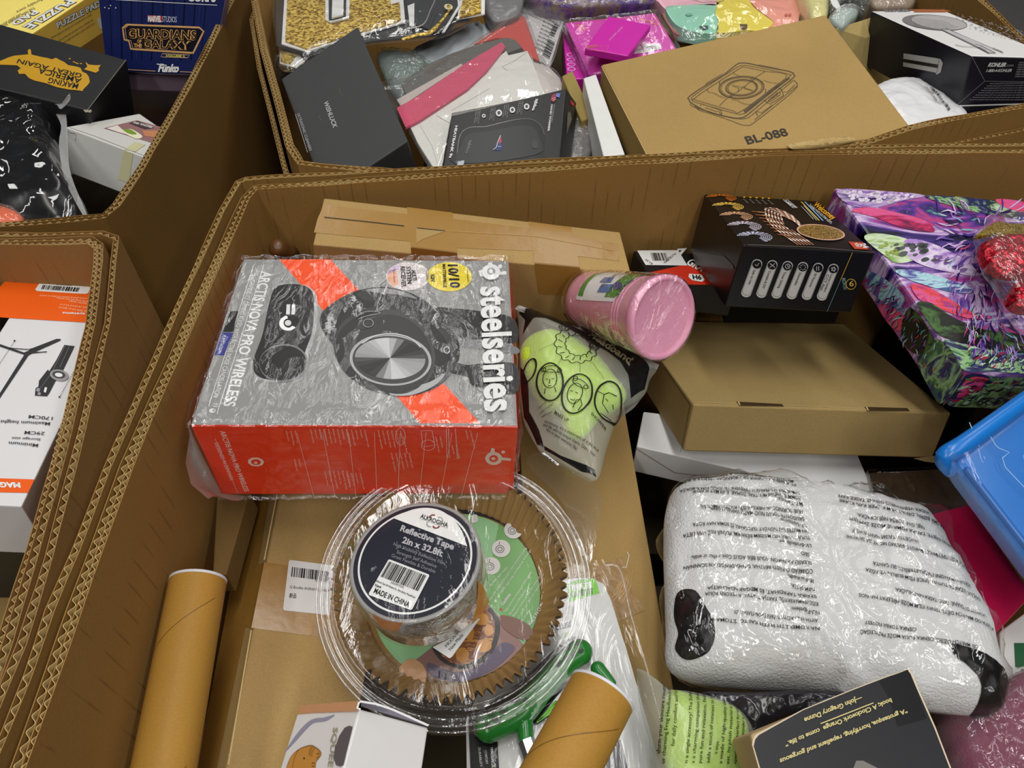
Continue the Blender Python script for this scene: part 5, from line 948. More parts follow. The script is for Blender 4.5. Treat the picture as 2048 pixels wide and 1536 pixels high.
for s_, a, b in (('NA KOMEI ΣTH MYTH KAI TO ΣTOMA KANOYN', (893, 945), (300, 885)), ('AYTH H ΣAKOYΛA ΔEN EINAI ΠAIXNIΔI', (888, 906), (505, 866)), ('HU-Figyelem:', (897, 870), (765, 850)), ('KISGYERMEKEKTŐL TARTJA TARTVA, A VÉKONY FÓLIA', (890, 830), (375, 768)), ('SZÁJRA TAPADHAT, ÉS MEGAKADÁLHATJA', (882, 795), (385, 742)), ('NEM JÁTÉK.', (875, 760), (765, 738)), ('IE-Rabhadh:', (872, 718), (752, 692)), ("COIMEÁD Ó PÁISTÍ BEATHA, D'FHÉADFAÍOD AN SCANNÁN", (865, 680), (285, 620)), ('GLÉASÚ AR SHRÓN AGUS BÉIL AGUS Cosc a chur ar análú', (862, 642), (320, 582)), ('SEO.', (850, 602), (805, 592)), ('LV-Bridinājums:', (858, 562), (708, 537)), ('TURĀT TURĀ NO MAZIEM BĒRNIEM, PLĀNĀ FILĒ VAR LIETA', (853, 525), (280, 475)), ('UN MUTES UN NOVĒRT ELPOŠANU, ŠĪ SOMA NAV ROTA', (847, 492), (320, 437)), ('LT-Įspėjimas:', (842, 460), (718, 432)), ('SAUGOKITE TOLIAI NUO MAŽŲ VAIKŲ, PLONA', (833, 424), (400, 374)), ('PRIE BURNOS IR NEKLAUSTI KVĖPAVIMO, ŠIS', (828, 390), (355, 355)), ('MT-Twissija:', (825, 358), (708, 332)), ('ŻOMM IL bogħod MIT-TFAL ŻGĦAR, IL-FILMAT PLASTIK', (820, 325), (320, 275)), ('L-IMNIEĦIR U L-ĦALQ U TIPREVENI TA TI-Nifs, DIN IL-BORŻA', (815, 297), (270, 250)), ('PT-Aviso:', (808, 240), (720, 225)), ('MANTENHA LONGE DE CRIANÇAS, PELÍCULA A PELE', (800, 215), (262, 186)), ('ADERIR AO NARIZ E IMPEDIR A RESPIRAÇÃO', (795, 190), (380, 160)), ('AVERTIZARE: A SE LASA DEPARTE DE COPII', (790, 162), (470, 140)),
                    ('CIENKA TORBA NIEVEST', (1340, 950), (1100, 920)), ('OD MAŁYCH DZIECI, CIENKA FOLIA MOŻE PRZYLEGAĆ', (1640, 1018), (1080, 962)), ('A ÚSTA OD MALÝCH DĚTÍ, TENKÝ FILM MŮŽE PŘILEPAT NA NOS', (1745, 912), (1075, 792)), ('UCHYTIT DÝCHÁNÍ, TATO TAŠKA NENÍ HRAČKA.', (1690, 862), (1240, 768)), ('ÇOCUK UZAKTA TUTUN, İNCE FİLM BURUN VE AĞZA', (1680, 772), (1105, 675)), ('SOLUNUM MASINI ENGELLEYEBİLİR, BU ÇANTA', (1620, 722), (1140, 645)), ('ДЕЦАТА И ДА ПРЕТЪРКА ТЪНКОТО ФИЛМО МОЖЕ ДА ЗАЛЕПНЕ', (1650, 620), (1020, 515)), ('НОСЕТО, ТАЗИ ЧАНТА НЕ Е', (1360, 530), (1050, 484)), ('SPRJEČITI DIJETE, TANKA FOMA SE MOŽE ZAPRIJETI', (1590, 520), (1040, 427)), ('NIJE, OVA TORBA NIJE IGRAČKA.', (1400, 455), (1080, 402)), ('FRA SMÅ BØRN, DENNE FILM KLEBER KAN KLÆBE', (1530, 425), (1000, 332)), ('UNDRE VEJLEDNING DENNE TASKE KAN', (1440, 375), (1000, 306)), ('HOLD OHUKE KILE VÕIB KLEEPUDA', (1390, 312), (1040, 226))):
    text(Wp, s_, w8(*a), w8(*b), w8(a[0] + 2, a[1] + 17), tk, .012, k=3)
Wp2 = soft('dark_plastic_bag', 'crumpled dark grey plastic bag below the white pack, above the lower headband pouch', 'bag', [(1380, 1392), (1500, 1390), (1640, 1385), (1700, 1395), (1640, 1425), (1560, 1450), (1500, 1480), (1450, 1450)], .84, .012, .03, pm((34, 32, 38), .2, .6, .2, bump=.5, bs=60), seed=3, amp=.006, freq=28)
Wp3 = soft('mauve_bag', 'mauve fabric in a shiny clear bag in the bottom right corner', 'bag', [(1880, 1400), (1960, 1395), (2040, 1345), (2120, 1400), (2140, 1640), (1960, 1660), (1900, 1560)], .80, .03, .05, plush((120, 50, 78)), 'fabric', seed=5, amp=.006, freq=18, film_=film(haze=.05, bscale=22, bstr=.6), fth=.006)

# ---- blue tub
t = thing('blue_tub', 'bright blue plastic tub with a rolled rim wrapped in film at the right edge', 'tub', at(2060, 1000, .84))
bm_ = pm((22, 118, 206), .25, .5, .03)
cA, cB2, cC, cD = at(1893, 912, .925), at(2200, 690, .945), at(2380, 1080, .90), at(2150, 1256, .872)
nb = (cB2 - cA).cross(cD - cA).normalized(); nb = nb if nb.z > 0 else -nb
def onp(q): d = q - CAMP; return CAMP + d * ((cA - CAMP).dot(nb) / d.dot(nb))
cC = onp(cC)
fr_ = [cA, cB2, cC, cD]; c_ = sum(fr_, V((0, 0, 0))) / 4; bk = [p.lerp(c_, .2) - nb * .04 for p in fr_]
o = mesh('tub_body', fr_ + bk, [(0, 1, 2, 3), (7, 6, 5, 4)] + [(i, i + 4, (i + 1) % 4 + 4, (i + 1) % 4) for i in range(4)], bm_, t); bevel(o, .012, 5)
for p in o.data.polygons: p.use_smooth = True
sweep(t, 'rolled_rim', [cB2 + nb * .003, cA.lerp(cB2, .5) + nb * .004, cA.lerp(cB2, .12) + nb * .003, cA - nb * .002, cA.lerp(cD, .08) - nb * .012 - (cB2 - cA).normalized() * -.004], [.006, .0068, .0075, .0075, .006], bm_, 20)
for f in (.42, .62, .82): a, b = cA.lerp(cB2, f), cD.lerp(cC, f); sweep(t, 'side_rib', [a.lerp(b, .14) + nb * .0005, a.lerp(b, .5) + nb * .0005, a.lerp(b, .9) + nb * .0005], [.003, .003, .003], pm((18, 104, 190), .25), 10)
sweep(t, 'side_rib', [cA.lerp(cD, .12) + (cB2 - cA) * .04, cA.lerp(cD, .9) + (cB2 - cA) * .05], [.003, .003], pm((18, 104, 190), .25), 10)
FB_ = Face(t, cA + nb * .006, nb); strokes(FB_, [[(1938, 845), (1945, 862), (1960, 866), (1978, 870), (1990, 890), (1996, 896), (2018, 905), (2004, 916), (2010, 935), (2048, 975), (2090, 1010)]], .0008, pm((150, 190, 226), .2), 1, 'film_seam')
mesh('plastic_film', [p + nb * (.007 + .002 * math.sin(i * 2.1)) + (p - c_) * .03 for i, p in enumerate(fr_)] + [p - nb * .012 + (p - c_) * .02 for p in fr_], [(0, 1, 2, 3)] + [(i, i + 4, (i + 1) % 4 + 4, (i + 1) % 4) for i in range(4)], film(haze=.04, bscale=22, bstr=.5), t)

# ---- ornament bag on the painted box
ob = [pz(*p) for p in [(948, 330), (1000, 280), (1090, 240), (1253, 240), (1420, 300), (1480, 600), (1420, 900), (1253, 960), (1180, 900), (1110, 760), (1000, 580), (950, 430)]]
t = thing('ornament_bag', 'clear bag with a gold glitter star and red glitter shapes on the painted gift box', 'ornament', at(2010, 540, .952))
rg = glitter((110, 6, 20), (206, 24, 50), 700, .25, .5); gg = glitter((120, 92, 20), (216, 184, 70), 900, .3, .6)
sheet_px(t, 'gold_star', [pz(*p) for p in [(955, 345), (1020, 290), (1090, 252), (1180, 268), (1253, 268), (1360, 330), (1300, 372), (1100, 366), (1086, 322), (1030, 338)]], .973, .004, gg, False)
for i in range(8): r_ = random.Random(i); edisc(Face(t, at(2000, 460, .973), (0, 0, 1)), pz(1060 + i * 26, 300 + (i * 37) % 40), 2, 3, pm((120, 90, 20)), 1, n=8)
for ou in ([(958, 440), (1000, 400), (1100, 370), (1253, 372), (1340, 420), (1330, 560), (1253, 610), (1150, 620), (1050, 590), (975, 520)], [(1125, 740), (1180, 660), (1253, 640), (1340, 700), (1330, 800), (1253, 830), (1160, 800)]): Pillow(t, [pz(*p) for p in ou], .965, .013, .004, seed=len(ou), amp=.004, freq=60, ridge=.8).build('red_glitter_piece', rg)
Pillow(t, ob, .962, .019, .004, seed=8, amp=.003, freq=26, ridge=.8, edge=.1).build('clear_bag', film(haze=.05, bscale=26, bstr=.5))


# torn bit along the board rim
soft('torn_board_scrap', 'torn strip of board on the front rim below the organiser carton', 'scrap', [(1560, 296), (1640, 284), (1730, 277), (1700, 285), (1610, 297)], 1.002, .003, .004, kraft((190, 158, 108)), 'torn_paper', seed=6, amp=.004, freq=160, ridge=.7, angs=48)
# ================================================================ top left bin
o1 = cr(0, 0, 3.657); blk = pm((20, 20, 22), .5, .4, .08)
yl = pm((214, 178, 62), .4, .5, .08)
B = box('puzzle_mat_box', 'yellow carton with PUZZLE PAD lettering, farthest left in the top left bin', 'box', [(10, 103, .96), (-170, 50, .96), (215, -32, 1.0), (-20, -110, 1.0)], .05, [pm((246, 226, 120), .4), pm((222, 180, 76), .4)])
F = B.front; gk = pm((96, 88, 76), .5)
text(F, 'PUZZLE PAD', o1(422, 206), o1(735, 38), o1(408, 168), gk, .09, k=1); text(F, 'PUZZLE PAD', o1(422, 206), o1(735, 38), o1(408, 168), Wt, .03, k=2)
for s_, a, b in (('Perfect puzzle for storage and or transportation is simple', (376, 282), (670, 108)), ('Roll out here, then the works with an inflatable tube', (430, 302), (680, 146)), ('and it holds the puzzle in place easier than a', (455, 322), (695, 170))): text(F, s_, o1(*a), o1(*b), o1(a[0] - 5, a[1] - 15), gk, k=2)
F = B.top
text(F, 'PUZZLE', o1(160, 215), o1(520, -20), o1(230, 240), gk, .07, k=1) if 0 else None
text(F, 'PUZZLE', o1(498, -2), o1(168, 198), o1(560, 14), gk, .09, k=1); text(F, 'PUZZLE', o1(498, -2), o1(168, 198), o1(560, 14), Wt, .03, k=2)
text(F, 'PAD', o1(245, 75), o1(78, 172), o1(290, 92), gk, .09, k=1); text(F, 'PAD', o1(245, 75), o1(78, 172), o1(290, 92), Wt, .03, k=2)
for s_, a, b in (('Portably store', (305, -10), (120, 85)), ('The ideal ultimate for', (250, 50), (20, 190)), ('your puzzle store', (150, 100), (10, 180))): text(F, s_, o1(*a), o1(*b), o1(a[0] + 12, a[1] + 14), gk, k=2)
poly(B.front, [o1(708, 140), o1(722, 122), o1(745, 150), o1(745, 215), o1(725, 205)], pm((206, 202, 190)), 2, 'white_sticker')

nv = pm((22, 32, 84), .3, .6, .15, bump=.5, bs=25)
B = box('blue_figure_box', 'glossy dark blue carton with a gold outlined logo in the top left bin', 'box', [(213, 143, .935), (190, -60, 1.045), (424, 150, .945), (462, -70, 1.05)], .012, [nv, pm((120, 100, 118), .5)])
box('lilac_carton', 'flat greyish lilac carton directly under the blue logo carton', 'box', [(215, 146, .932), (212, 128, .932), (430, 152, .932), (425, 132, .932)], .024, pm((120, 100, 116), .5), vertical=True)
F = B.top
F = B.top; gd = pm((214, 160, 96), .35, .5, .2); gdd = pm((228, 186, 130), .35)
for i in range(19): strokes(F, [[o1(800 + i * 40, -120), o1(820 + i * 36, 440)]], .0008 + .0006 * (i % 3), pm((30, 42, 104) if i % 2 else (12, 18, 52), .18), 0, 'ribbed_foil')
poly(F, [o1(1083, 112), o1(1187, 116), o1(1187, 162), o1(1083, 158)], pm((190, 40, 60)), 2, 'red_panel'); text(F, 'MARVEL', o1(1086, 157), o1(1184, 160), o1(1086, 116), Wt, .05, k=4); text(F, 'STUDIOS', o1(1190, 160), o1(1296, 164), o1(1190, 118), pm((200, 206, 220)), .0, k=4)
fr1 = [(900, 205), (930, 180), (1460, 202), (1492, 230), (1415, 388), (960, 358), (945, 300), (912, 290)]
strokes(F, [([o1(*p) for p in fr1], True)], .0022, gd, 2); poly(F, [o1(915, 210), o1(935, 192), o1(1452, 214), o1(1476, 236), o1(1405, 374), (970 / 3.657, 348 / 3.657), o1(958, 292), o1(925, 282)], pm((20, 18, 26), .3), 2, 'logo_panel'); strokes(F, [([o1(918 + (x - 900) * .965, 8 + y * .965) for x, y in fr1], True)], .0006, gdd, 4)
text(F, 'GUARDIANS', o1(938, 275), o1(1440, 290), o1(938, 212), gd, .06, k=5); text(F, 'GUARDIANS', o1(938, 275), o1(1440, 290), o1(938, 212), K, .01, k=6)
text(F, 'GALAXY', o1(1050, 348), o1(1400, 362), o1(1050, 292), gd, .06, k=5); text(F, 'GALAXY', o1(1050, 348), o1(1400, 362), o1(1050, 292), K, .01, k=6); text(F, 'OF', o1(1008, 312), o1(1040, 313), o1(1008, 290), gd, .04, k=5); text(F, 'THE', o1(982, 345), o1(1042, 348), o1(982, 318), gd, .04, k=5)
strokes(F, [([o1(1190, 392), o1(1390, 402), o1(1375, 422), o1(1180, 416)], True)], .0006, gdd, 3); text(F, 'VOLUME 2', o1(1215, 414), o1(1355, 418), o1(1215, 400), pm((210, 200, 80)), .04, k=4)
text(F, 'Funko', o1(1158, 522), o1(1310, 526), o1(1162, 468), Wt, .05, .25, k=4); strokes(F, [[o1(1150, 468), o1(1222, 478)]], .0012, Wt, 4); strokes(F, [[o1(930, 508), o1(1140, 520)], [o1(1318, 524), o1(1560, 534)]], .0008, gd, 2)
strokes(F, [[o1(850, -2), o1(1590, 38)]], .0007, Wt, 2); text(F, 'CORPS', o1(1375, 6), o1(1580, 12), o1(1378, -50), Wt, .05, k=2)
for x, y in ((770, 55), (812, 40), (850, 58), (800, 62)): edisc(F, o1(x, y), 1.2, 1.4, Wt, 3, n=8)

B = box('black_map_box', 'black carton printed with a gold map and MAKING AMERICA GREAT AGAIN', 'box', [(-165, 137, 1.012), (-80, 26, 1.016), (175, 221, .968), (254, 120, .98)], .075, blk)
F = B.top; gm_ = pm((200, 152, 30), .35, .5, .06, metal=.1)
r_ = random.Random(4); mp_ = [(-40, 478), (60, 480), (130, 482), (150, 500), (128, 520), (140, 545), (185, 545), (215, 572), (250, 590), (330, 612), (420, 640), (500, 655), (560, 665), (605, 668), (612, 655), (640, 630), (655, 600), (650, 565), (630, 540), (600, 525), (590, 500), (560, 490), (500, 480), (470, 460), (440, 440), (410, 425), (380, 438), (350, 430), (300, 420), (250, 408), (232, 400), (228, 370), (215, 362), (205, 375), (206, 400), (170, 405), (110, 410), (70, 420), (0, 445), (-60, 440)]
poly(F, [o1(x + r_.uniform(-3, 3), y + r_.uniform(-3, 3)) for x, y in mp_], gm_, 1, 'gold_map'); poly(F, [o1(*p) for p in [(625, 455), (650, 475), (700, 480), (738, 478), (722, 500), (725, 520), (700, 535), (650, 520), (615, 510), (640, 490)]], gm_, 1, 'gold_map')
for x, y in ((510, 432), (540, 455), (555, 462), (568, 468), (592, 468)): edisc(F, o1(x, y), 2.2, 1.2, gm_, 1, n=8)
for s_, a, b in (('MAKING', (578, 618), (362, 572)), ('AMERICA', (600, 580), (290, 500)), ('GREAT AGAIN', (604, 545), (138, 435))): text(F, s_, o1(*a), o1(*b), o1(a[0] - 14, a[1] + 38 if s_ != 'GREAT AGAIN' else a[1] + 30), K, .01, k=3)
strokes(F, [[o1(922, 440), o1(640, 808)]], .0008, pm((120, 110, 90)), 1, 'edge_wear'); strokes(F, [[o1(0, 652), o1(330, 722), o1(640, 808)]], .0004, pm((90, 86, 80)), 1, 'edge_wear')
for i in range(7): poly(F, [o1(612 + i * 8, 812 + (i % 3) * 6), o1(620 + i * 8, 806 - (i % 2) * 5), o1(624 + i * 8, 822 + (i % 2) * 8)], pm((170, 160, 140)), 2, 'worn_corner')

B = box('white_carton', 'white carton with a food picture label and yellowed tape beside the black plastic bag', 'box', [(131, 254, .962), (279, 227, .925), (312, 323, .94), (385, 300, .925)], .055, pm((206, 205, 200), .45, .4, .03))
F = B.top
poly(F, [o1(758, 940), o1(1000, 882), o1(1190, 935), o1(1130, 1052)], pm((150, 110, 110), .35), 1, 'picture_label'); poly(F, [o1(780, 942), o1(860, 920), o1(940, 990), o1(880, 975)], pm((226, 216, 206)), 2, 'picture_print'); poly(F, smooth_px([o1(890, 960), o1(960, 950), o1(1040, 1000), o1(1000, 1020), o1(920, 985)], True), pm((230, 226, 196)), 3, 'picture_print'); poly(F, smooth_px([o1(900, 955), o1(950, 952), o1(1000, 985), o1(950, 985)], True), pm((120, 150, 50)), 4, 'picture_print'); poly(F, [o1(940, 905), o1(1010, 888), o1(1130, 940), o1(1060, 950)], pm((70, 50, 50)), 2, 'picture_print'); text(F, 'PERSONAL MINI', o1(1120, 930), o1(985, 895), o1(1108, 942), Wt, .02, k=4); poly(F, [o1(1040, 960), o1(1160, 960), o1(1130, 1010), o1(1060, 1000)], pm((196, 130, 90)), 3, 'picture_print')
tp_ = pm((206, 202, 160), .25, .5, .05); poly(F, [o1(985, 1042), o1(1065, 1060), o1(990, 1112), o1(910, 1095)], tp_, 1, 'masking_tape'); poly(B.front, [o1(905, 1100), o1(975, 1120), o1(945, 1335), o1(868, 1312)], tp_, 1, 'masking_tape'); strokes(F, [[o1(508, 935), o1(700, 1000), o1(1070, 1148)]], .0006, pm((90, 84, 72)), 1, 'lid_gap')
strokes(B.front, [[o1(498, 962), o1(560, 985), o1(552, 1030)], [o1(512, 968), o1(555, 976)]], .0005, pm((120, 110, 96)), 1, 'tear')

S = soft('black_plastic_bag', 'shiny black item in a clear plastic bag, left of the white carton', 'bag', [(-60, 260), (0, 235), (40, 205), (75, 196), (100, 215), (115, 260), (128, 310), (135, 350), (150, 390), (178, 432), (160, 470), (0, 480), (-80, 460)], .935, .035, .06, pm((18, 19, 22), .2, .6, .2), 'black_item', seed=21, amp=.012, freq=9, ridge=.45, film_=film(haze=.01, bscale=10, bstr=.8, rough=.06, refl=1.3, det=1), film_freq=11, fth=.006, fscale=1.05)
sheet_px(S.t, 'bag_corner', [(55, 205), (95, 188), (135, 185), (140, 198), (125, 215), (118, 216), (108, 207)], .975, .0008, film(haze=.25, bscale=50, bstr=.6), True)
sheet_px(S.t, 'bag_edge', [(120, 215), (132, 230), (135, 290), (142, 350), (175, 432), (168, 434), (130, 360), (118, 290), (122, 250), (105, 215)], .962, .0008, film(haze=.3, bscale=50, bstr=.5), True)
soft('orange_pouch', 'orange pouch in clear plastic at the lower left edge of the top left bin', 'pouch', [(-60, 425), (0, 418), (30, 425), (48, 440), (30, 452), (-60, 460)], .962, .008, .02, pm((226, 98, 50), .4), 'pouch_body', seed=7, film_=film(haze=.08, bscale=30, bstr=.4), amp=.001)
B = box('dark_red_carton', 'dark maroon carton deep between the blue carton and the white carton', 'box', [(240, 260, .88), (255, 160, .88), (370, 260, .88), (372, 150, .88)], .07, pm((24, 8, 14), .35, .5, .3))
# ================================================================ left bin
tp = cr(0, 540, 2.65)
wp_ = pm((216, 215, 217), .4, .4, .02)
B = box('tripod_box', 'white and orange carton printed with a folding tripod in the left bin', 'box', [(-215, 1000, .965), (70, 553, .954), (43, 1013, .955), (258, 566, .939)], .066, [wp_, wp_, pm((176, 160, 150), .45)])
F = B.top; orr = pm((232, 92, 14), .4, .4, .03); lt = pm((250, 200, 160), .5)
poly(F, [tp(184, 36), tp(750, 78), tp(700, 295), tp(32, 255), tp(-140, 242), tp(60, 28)], orr, 1, 'orange_panel'); poly(F, [tp(-300, 1088), tp(0, 1106), tp(184, 1112), tp(150, 1183), tp(0, 1180), tp(-300, 1165)], orr, 1, 'orange_panel')
text(F, 'MAGNETIC', tp(108, 1130), tp(-120, 1122), tp(118, 1158), Wt, .03, k=3) if 0 else text(F, 'MAGSA', tp(108, 1131), tp(-62, 1127), tp(112, 1157), Wt, .05, 0, k=3)
poly(F, [tp(240, 40), tp(487, 60), tp(495, 68), tp(468, 125), tp(455, 130), tp(196, 114), tp(188, 106), tp(230, 44)], Wt, 2, 'barcode_label')
barcode(F, tp(424, 98), tp(230, 84), tp(414, 120), n=26, seed=6, k=4); text(F, 'X003MSYV3B', tp(385, 82), tp(300, 76), tp(382, 90), K, k=4); text(F, 'Ulosi Magfaca Selfie Stick Tripod(65-Z)', tp(462, 68), tp(262, 54), tp(458, 78), K, k=4); text(F, 'Made in China', tp(405, 55), tp(262, 46), tp(402, 66), K, .02, k=4); text(F, '新品', tp(470, 58), tp(435, 56), tp(465, 70), K, k=4)
for s_, a, b in (('CE CHINA', (620, 100), (470, 88)), ('Please update the mobile phone system in time to avoid', (590, 160), (215, 135)), ('incompatibility caused by using too low version.', (590, 182), (300, 148)), ('Huawei Hongmeng system series', (600, 200), (370, 165)), ('Android series models (Android 4.2.2 or', (590, 215), (320, 182)), ('Apple series models (IOS 5.0 or above)', (590, 235), (315, 198))): text(F, s_, tp(*a), tp(*b), tp(a[0] - 4, a[1] + 9), lt, k=3)
text(F, 'Compatible systems', tp(640, 240), tp(334, 226), tp(636, 252), Wt, .02, k=3)
for x in (585, 540, 498): edisc(F, tp(x, 112), 4, 3.2, Wt, 3, n=16); edisc(F, tp(x, 112), 2, 1.6, orr, 4, n=12)
dk_ = pm((52, 50, 52), .4, .4, .2)
poly(F, [tp(322, 368), tp(300, 368), tp(165, 420), tp(150, 432), tp(128, 440), tp(0, 395), tp(-80, 372), tp(-80, 380), tp(0, 408), tp(130, 452), tp(-40, 720), tp(-25, 720), tp(152, 455), tp(180, 440), tp(322, 376)], dk_, 2, 'tripod_drawing'); strokes(F, [[tp(40, 416), tp(150, 425), tp(205, 412), tp(190, 430)], [tp(155, 445), tp(250, 436)], [tp(165, 440), tp(245, 438)]], .0009, dk_, 3, 'tripod_drawing')
poly(F, [tp(342, 400), tp(396, 406), tp(330, 545), tp(312, 560), tp(262, 655), tp(250, 672), tp(186, 668), tp(190, 630), tp(205, 620), tp(208, 590), tp(255, 530), tp(262, 540), tp(300, 480)], dk_, 2, 'tripod_drawing'); strokes(F, [[tp(350, 402), tp(270, 560), tp(210, 640)], [tp(372, 404), tp(320, 520)]], .0005, pm((110, 106, 110)), 4, 'tripod_drawing')
disc(F, tp(316, 562), tp(365, 566), tp(312, 532), pm((150, 148, 150)), 4, 'ring_print'); disc(F, tp(314, 560), tp(348, 562), tp(311, 540), pm((66, 64, 66)), 5, 'ring_print'); disc(F, tp(314, 562), tp(334, 563), tp(312, 551), Wt, 6, 'ring_print')
poly(F, [tp(240, 625), tp(252, 628), tp(245, 655), tp(234, 650)], Wt, 4, 'print'); edisc(F, tp(205, 640), 4, 4, pm((150, 148, 150)), 4, n=14); edisc(F, tp(210, 660), 3.6, 3, pm((150, 148, 150)), 4, n=14)
dl = lambda a, b, n=26: [[tp(a[0] + (b[0] - a[0]) * i / n, a[1] + (b[1] - a[1]) * i / n), tp(a[0] + (b[0] - a[0]) * (i + .5) / n, a[1] + (b[1] - a[1]) * (i + .5) / n)] for i in range(n)]
strokes(F, dl((463, 415), (318, 676)) + dl((79, 380), (-60, 590)), .0005, K, 3, 'dotted_line')
for p in ((463, 414), (317, 677), (79, 379)): edisc(F, tp(*p), 1.9, 1.5, K, 4, n=10)
text(F, '29CM', tp(454, 552), tp(405, 550), tp(450, 560), K, .01, k=3)
for s_, a, b in (('170CM', (282, 782), (156, 772)), ('Maximum height', (268, 810), (5, 798)), ('29CM', (240, 862), (134, 856)), ('Storage size', (218, 896), (66, 888)), ('Minimum', (205, 925), (50, 912))): text(F, s_, tp(*a), tp(*b), tp(a[0] - 8 + 4, a[1] + (17 if s_ != 'Storage size' else 12)), pm((60, 58, 58)), .01, k=3)
F = B.right; poly(F, [tp(300, 975), tp(318, 970), tp(375, 1130), tp(350, 1155)], orr, 1, 'orange_panel'); strokes(F, [([tp(297, 990), tp(180, 1210), tp(205, 1300), tp(250, 1398), tp(275, 1395), tp(330, 1250), tp(345, 1190)], True), [tp(470, 680), tp(365, 880), tp(400, 1000)]], .0004, pm((200, 96, 60)), 2); poly(F, [tp(235, 1110), tp(262, 1180), tp(330, 1170), tp(340, 1200), tp(285, 1215), tp(315, 1250), tp(300, 1255), tp(250, 1225), tp(205, 1305), tp(210, 1270), tp(240, 1190)], dk_, 2, 'tripod_drawing'); poly(F, [tp(410, 820), tp(425, 805), tp(420, 860), tp(412, 850)], dk_, 2, 'tripod_drawing')
z4 = cr(0, 1080, 3.37)
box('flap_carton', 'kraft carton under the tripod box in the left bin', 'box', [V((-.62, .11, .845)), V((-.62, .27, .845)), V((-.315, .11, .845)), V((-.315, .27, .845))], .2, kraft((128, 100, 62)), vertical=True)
t = thing('crimson_roll', 'crimson cylinder lying deep in the left bin below the kraft carton', 'roll', at(0, 1310, .80)); p0 = at(46, 1302, .815); lathe(t, 'roll_body', p0, (-1, 0, 0), [(.0001, 0), (.016, .0005), (.018, .003), (.018, .16), (.0001, .162)], pm((150, 16, 50), .25, .6, .1), 48)
soft('green_glint_bag', 'clear plastic bag with dark green contents at the lower left edge', 'bag', [(-80, 1350), (0, 1345), (30, 1355), (22, 1420), (0, 1500), (-80, 1520)], .79, .018, .03, pm((34, 44, 38), .3, .6, .4, bump=.4, bs=40), 'contents', seed=8, amp=.006, freq=24, film_=film(haze=.05, bscale=24, bstr=.6))
soft('dark_plastic_bag', 'dark crinkled bag behind the upper left corner of the tripod box', 'bag', [(-40, 640), (0, 625), (16, 632), (12, 650), (0, 668), (-60, 690)], .92, .01, .03, pm((40, 34, 32), .25, .6, .2, bump=.5, bs=50), seed=3, amp=.006, freq=30)
# ================================================================ back bin
w2 = cr(500, 0, 2.768); w3 = cr(780, 0, 4.517); c5 = cr(1040, 0, 5.12)
B = box('black_gift_box', 'matte black square box with small silver lettering at the front left of the back bin', 'box', [(650, 392, .95), (562, 158, .985), (816, 282, .975), (715, 53, 1.0)], .075, pm((56, 57, 58), .55, .35, .06), bev=.0015)
F = B.top; sv = pm((176, 176, 176), .3)
text(F, 'WiSHLUCK', w2(408, 566), w2(462, 712), w2(432, 560), sv, .02); text(F, 'ULTRASONIC CLEANERS', w2(262, 632), w2(330, 838), w2(276, 628), sv, .01); strokes(F, [[w2(252, 634), w2(320, 846)]], .0006, sv, 1)
for a in ([(495, 490), (500, 520), (512, 535)], [(382, 640), (388, 660), (398, 672)]): strokes(F, [[w2(*p) for p in a]], .0009, pm((84, 84, 84), .3), 1, 'scuff')
B = box('hand_warmer_box', 'black boxed hand warmer with a clear window and red tab beside the felt pack', 'box', [(882, 352, .955), (903, 232, .968), (1119, 318, .967), (1132, 177, .978)], .035, pm((14, 14, 17), .4, .5, .08), rb=[(1142, 330, .945), (1156, 210, .955)])
F = B.top; lw = pm((214, 214, 214))
poly(F, smooth_px([w3(*p) for p in [(595, 1490), (620, 1260), (660, 1180), (740, 1150), (860, 1145), (1010, 1110), (1160, 1080), (1280, 1080), (1370, 1140), (1400, 1220), (1390, 1400), (1380, 1440)]], True, 4), pm((18, 19, 21), .35, .35, .06), 1, 'clear_window'); strokes(F, [[w3(*p) for p in smooth_px([(600, 1480), (622, 1270), (662, 1188), (740, 1152), (860, 1147), (1010, 1112), (1160, 1082), (1280, 1082), (1365, 1140), (1395, 1220)])]], .0006, pm((110, 110, 110), .15), 2, 'window_rim')
poly(F, smooth_px([w3(*p) for p in [(640, 1480), (660, 1290), (720, 1215), (900, 1190), (1180, 1140), (1300, 1160), (1345, 1250), (1330, 1400)]], True, 4), pm((28, 30, 32), .35, .4, .08), 3, 'hand_warmer'); edisc(F, w3(1310, 1310), 6, 9, pm((16, 16, 18), .3), 5, n=24)
text(F, 'HEATBANK 9s', w3(592, 1140), w3(535, 1432), w3(614, 1140), lw, .04, k=3); text(F, 'zippo', w3(1338, 895), w3(1298, 1005), w3(1300, 905) if 0 else w3(1312, 893), lw, .04, .1, k=3) ; text(F, 'HAND WARMER', w3(1455, 950), w3(1424, 1192), w3(1472, 950), lw, .03, k=3); text(F, 'RECHARGEABLE', w3(1480, 950), w3(1455, 1110), w3(1492, 950), pm((150, 150, 150)), k=3)
text(F, 'zippo', w3(738, 1270), w3(700, 1392), w3(712, 1268), pm((110, 110, 112)), .03, .1, k=5)
for x, y, r in ((1235, 968, 25), (1106, 998, 25), (985, 1026, 28), (848, 1052, 16)):
    edisc(F, w3(x, y), r / 4.517, r * 1.1 / 4.517, lw, 3, n=24); edisc(F, w3(x, y), r * .5 / 4.517, r * .6 / 4.517, pm((60, 60, 60)), 4, n=16)
    lines_of(F, ['HEATS UP TO', '120 F FOR', 'NINE HOURS'], w3(x - 38, y - 50), w3(x - 56, y + 70), w3(x - 28, y - 50), w3(x - 72, y - 44), pm((150, 150, 150)), k=3)
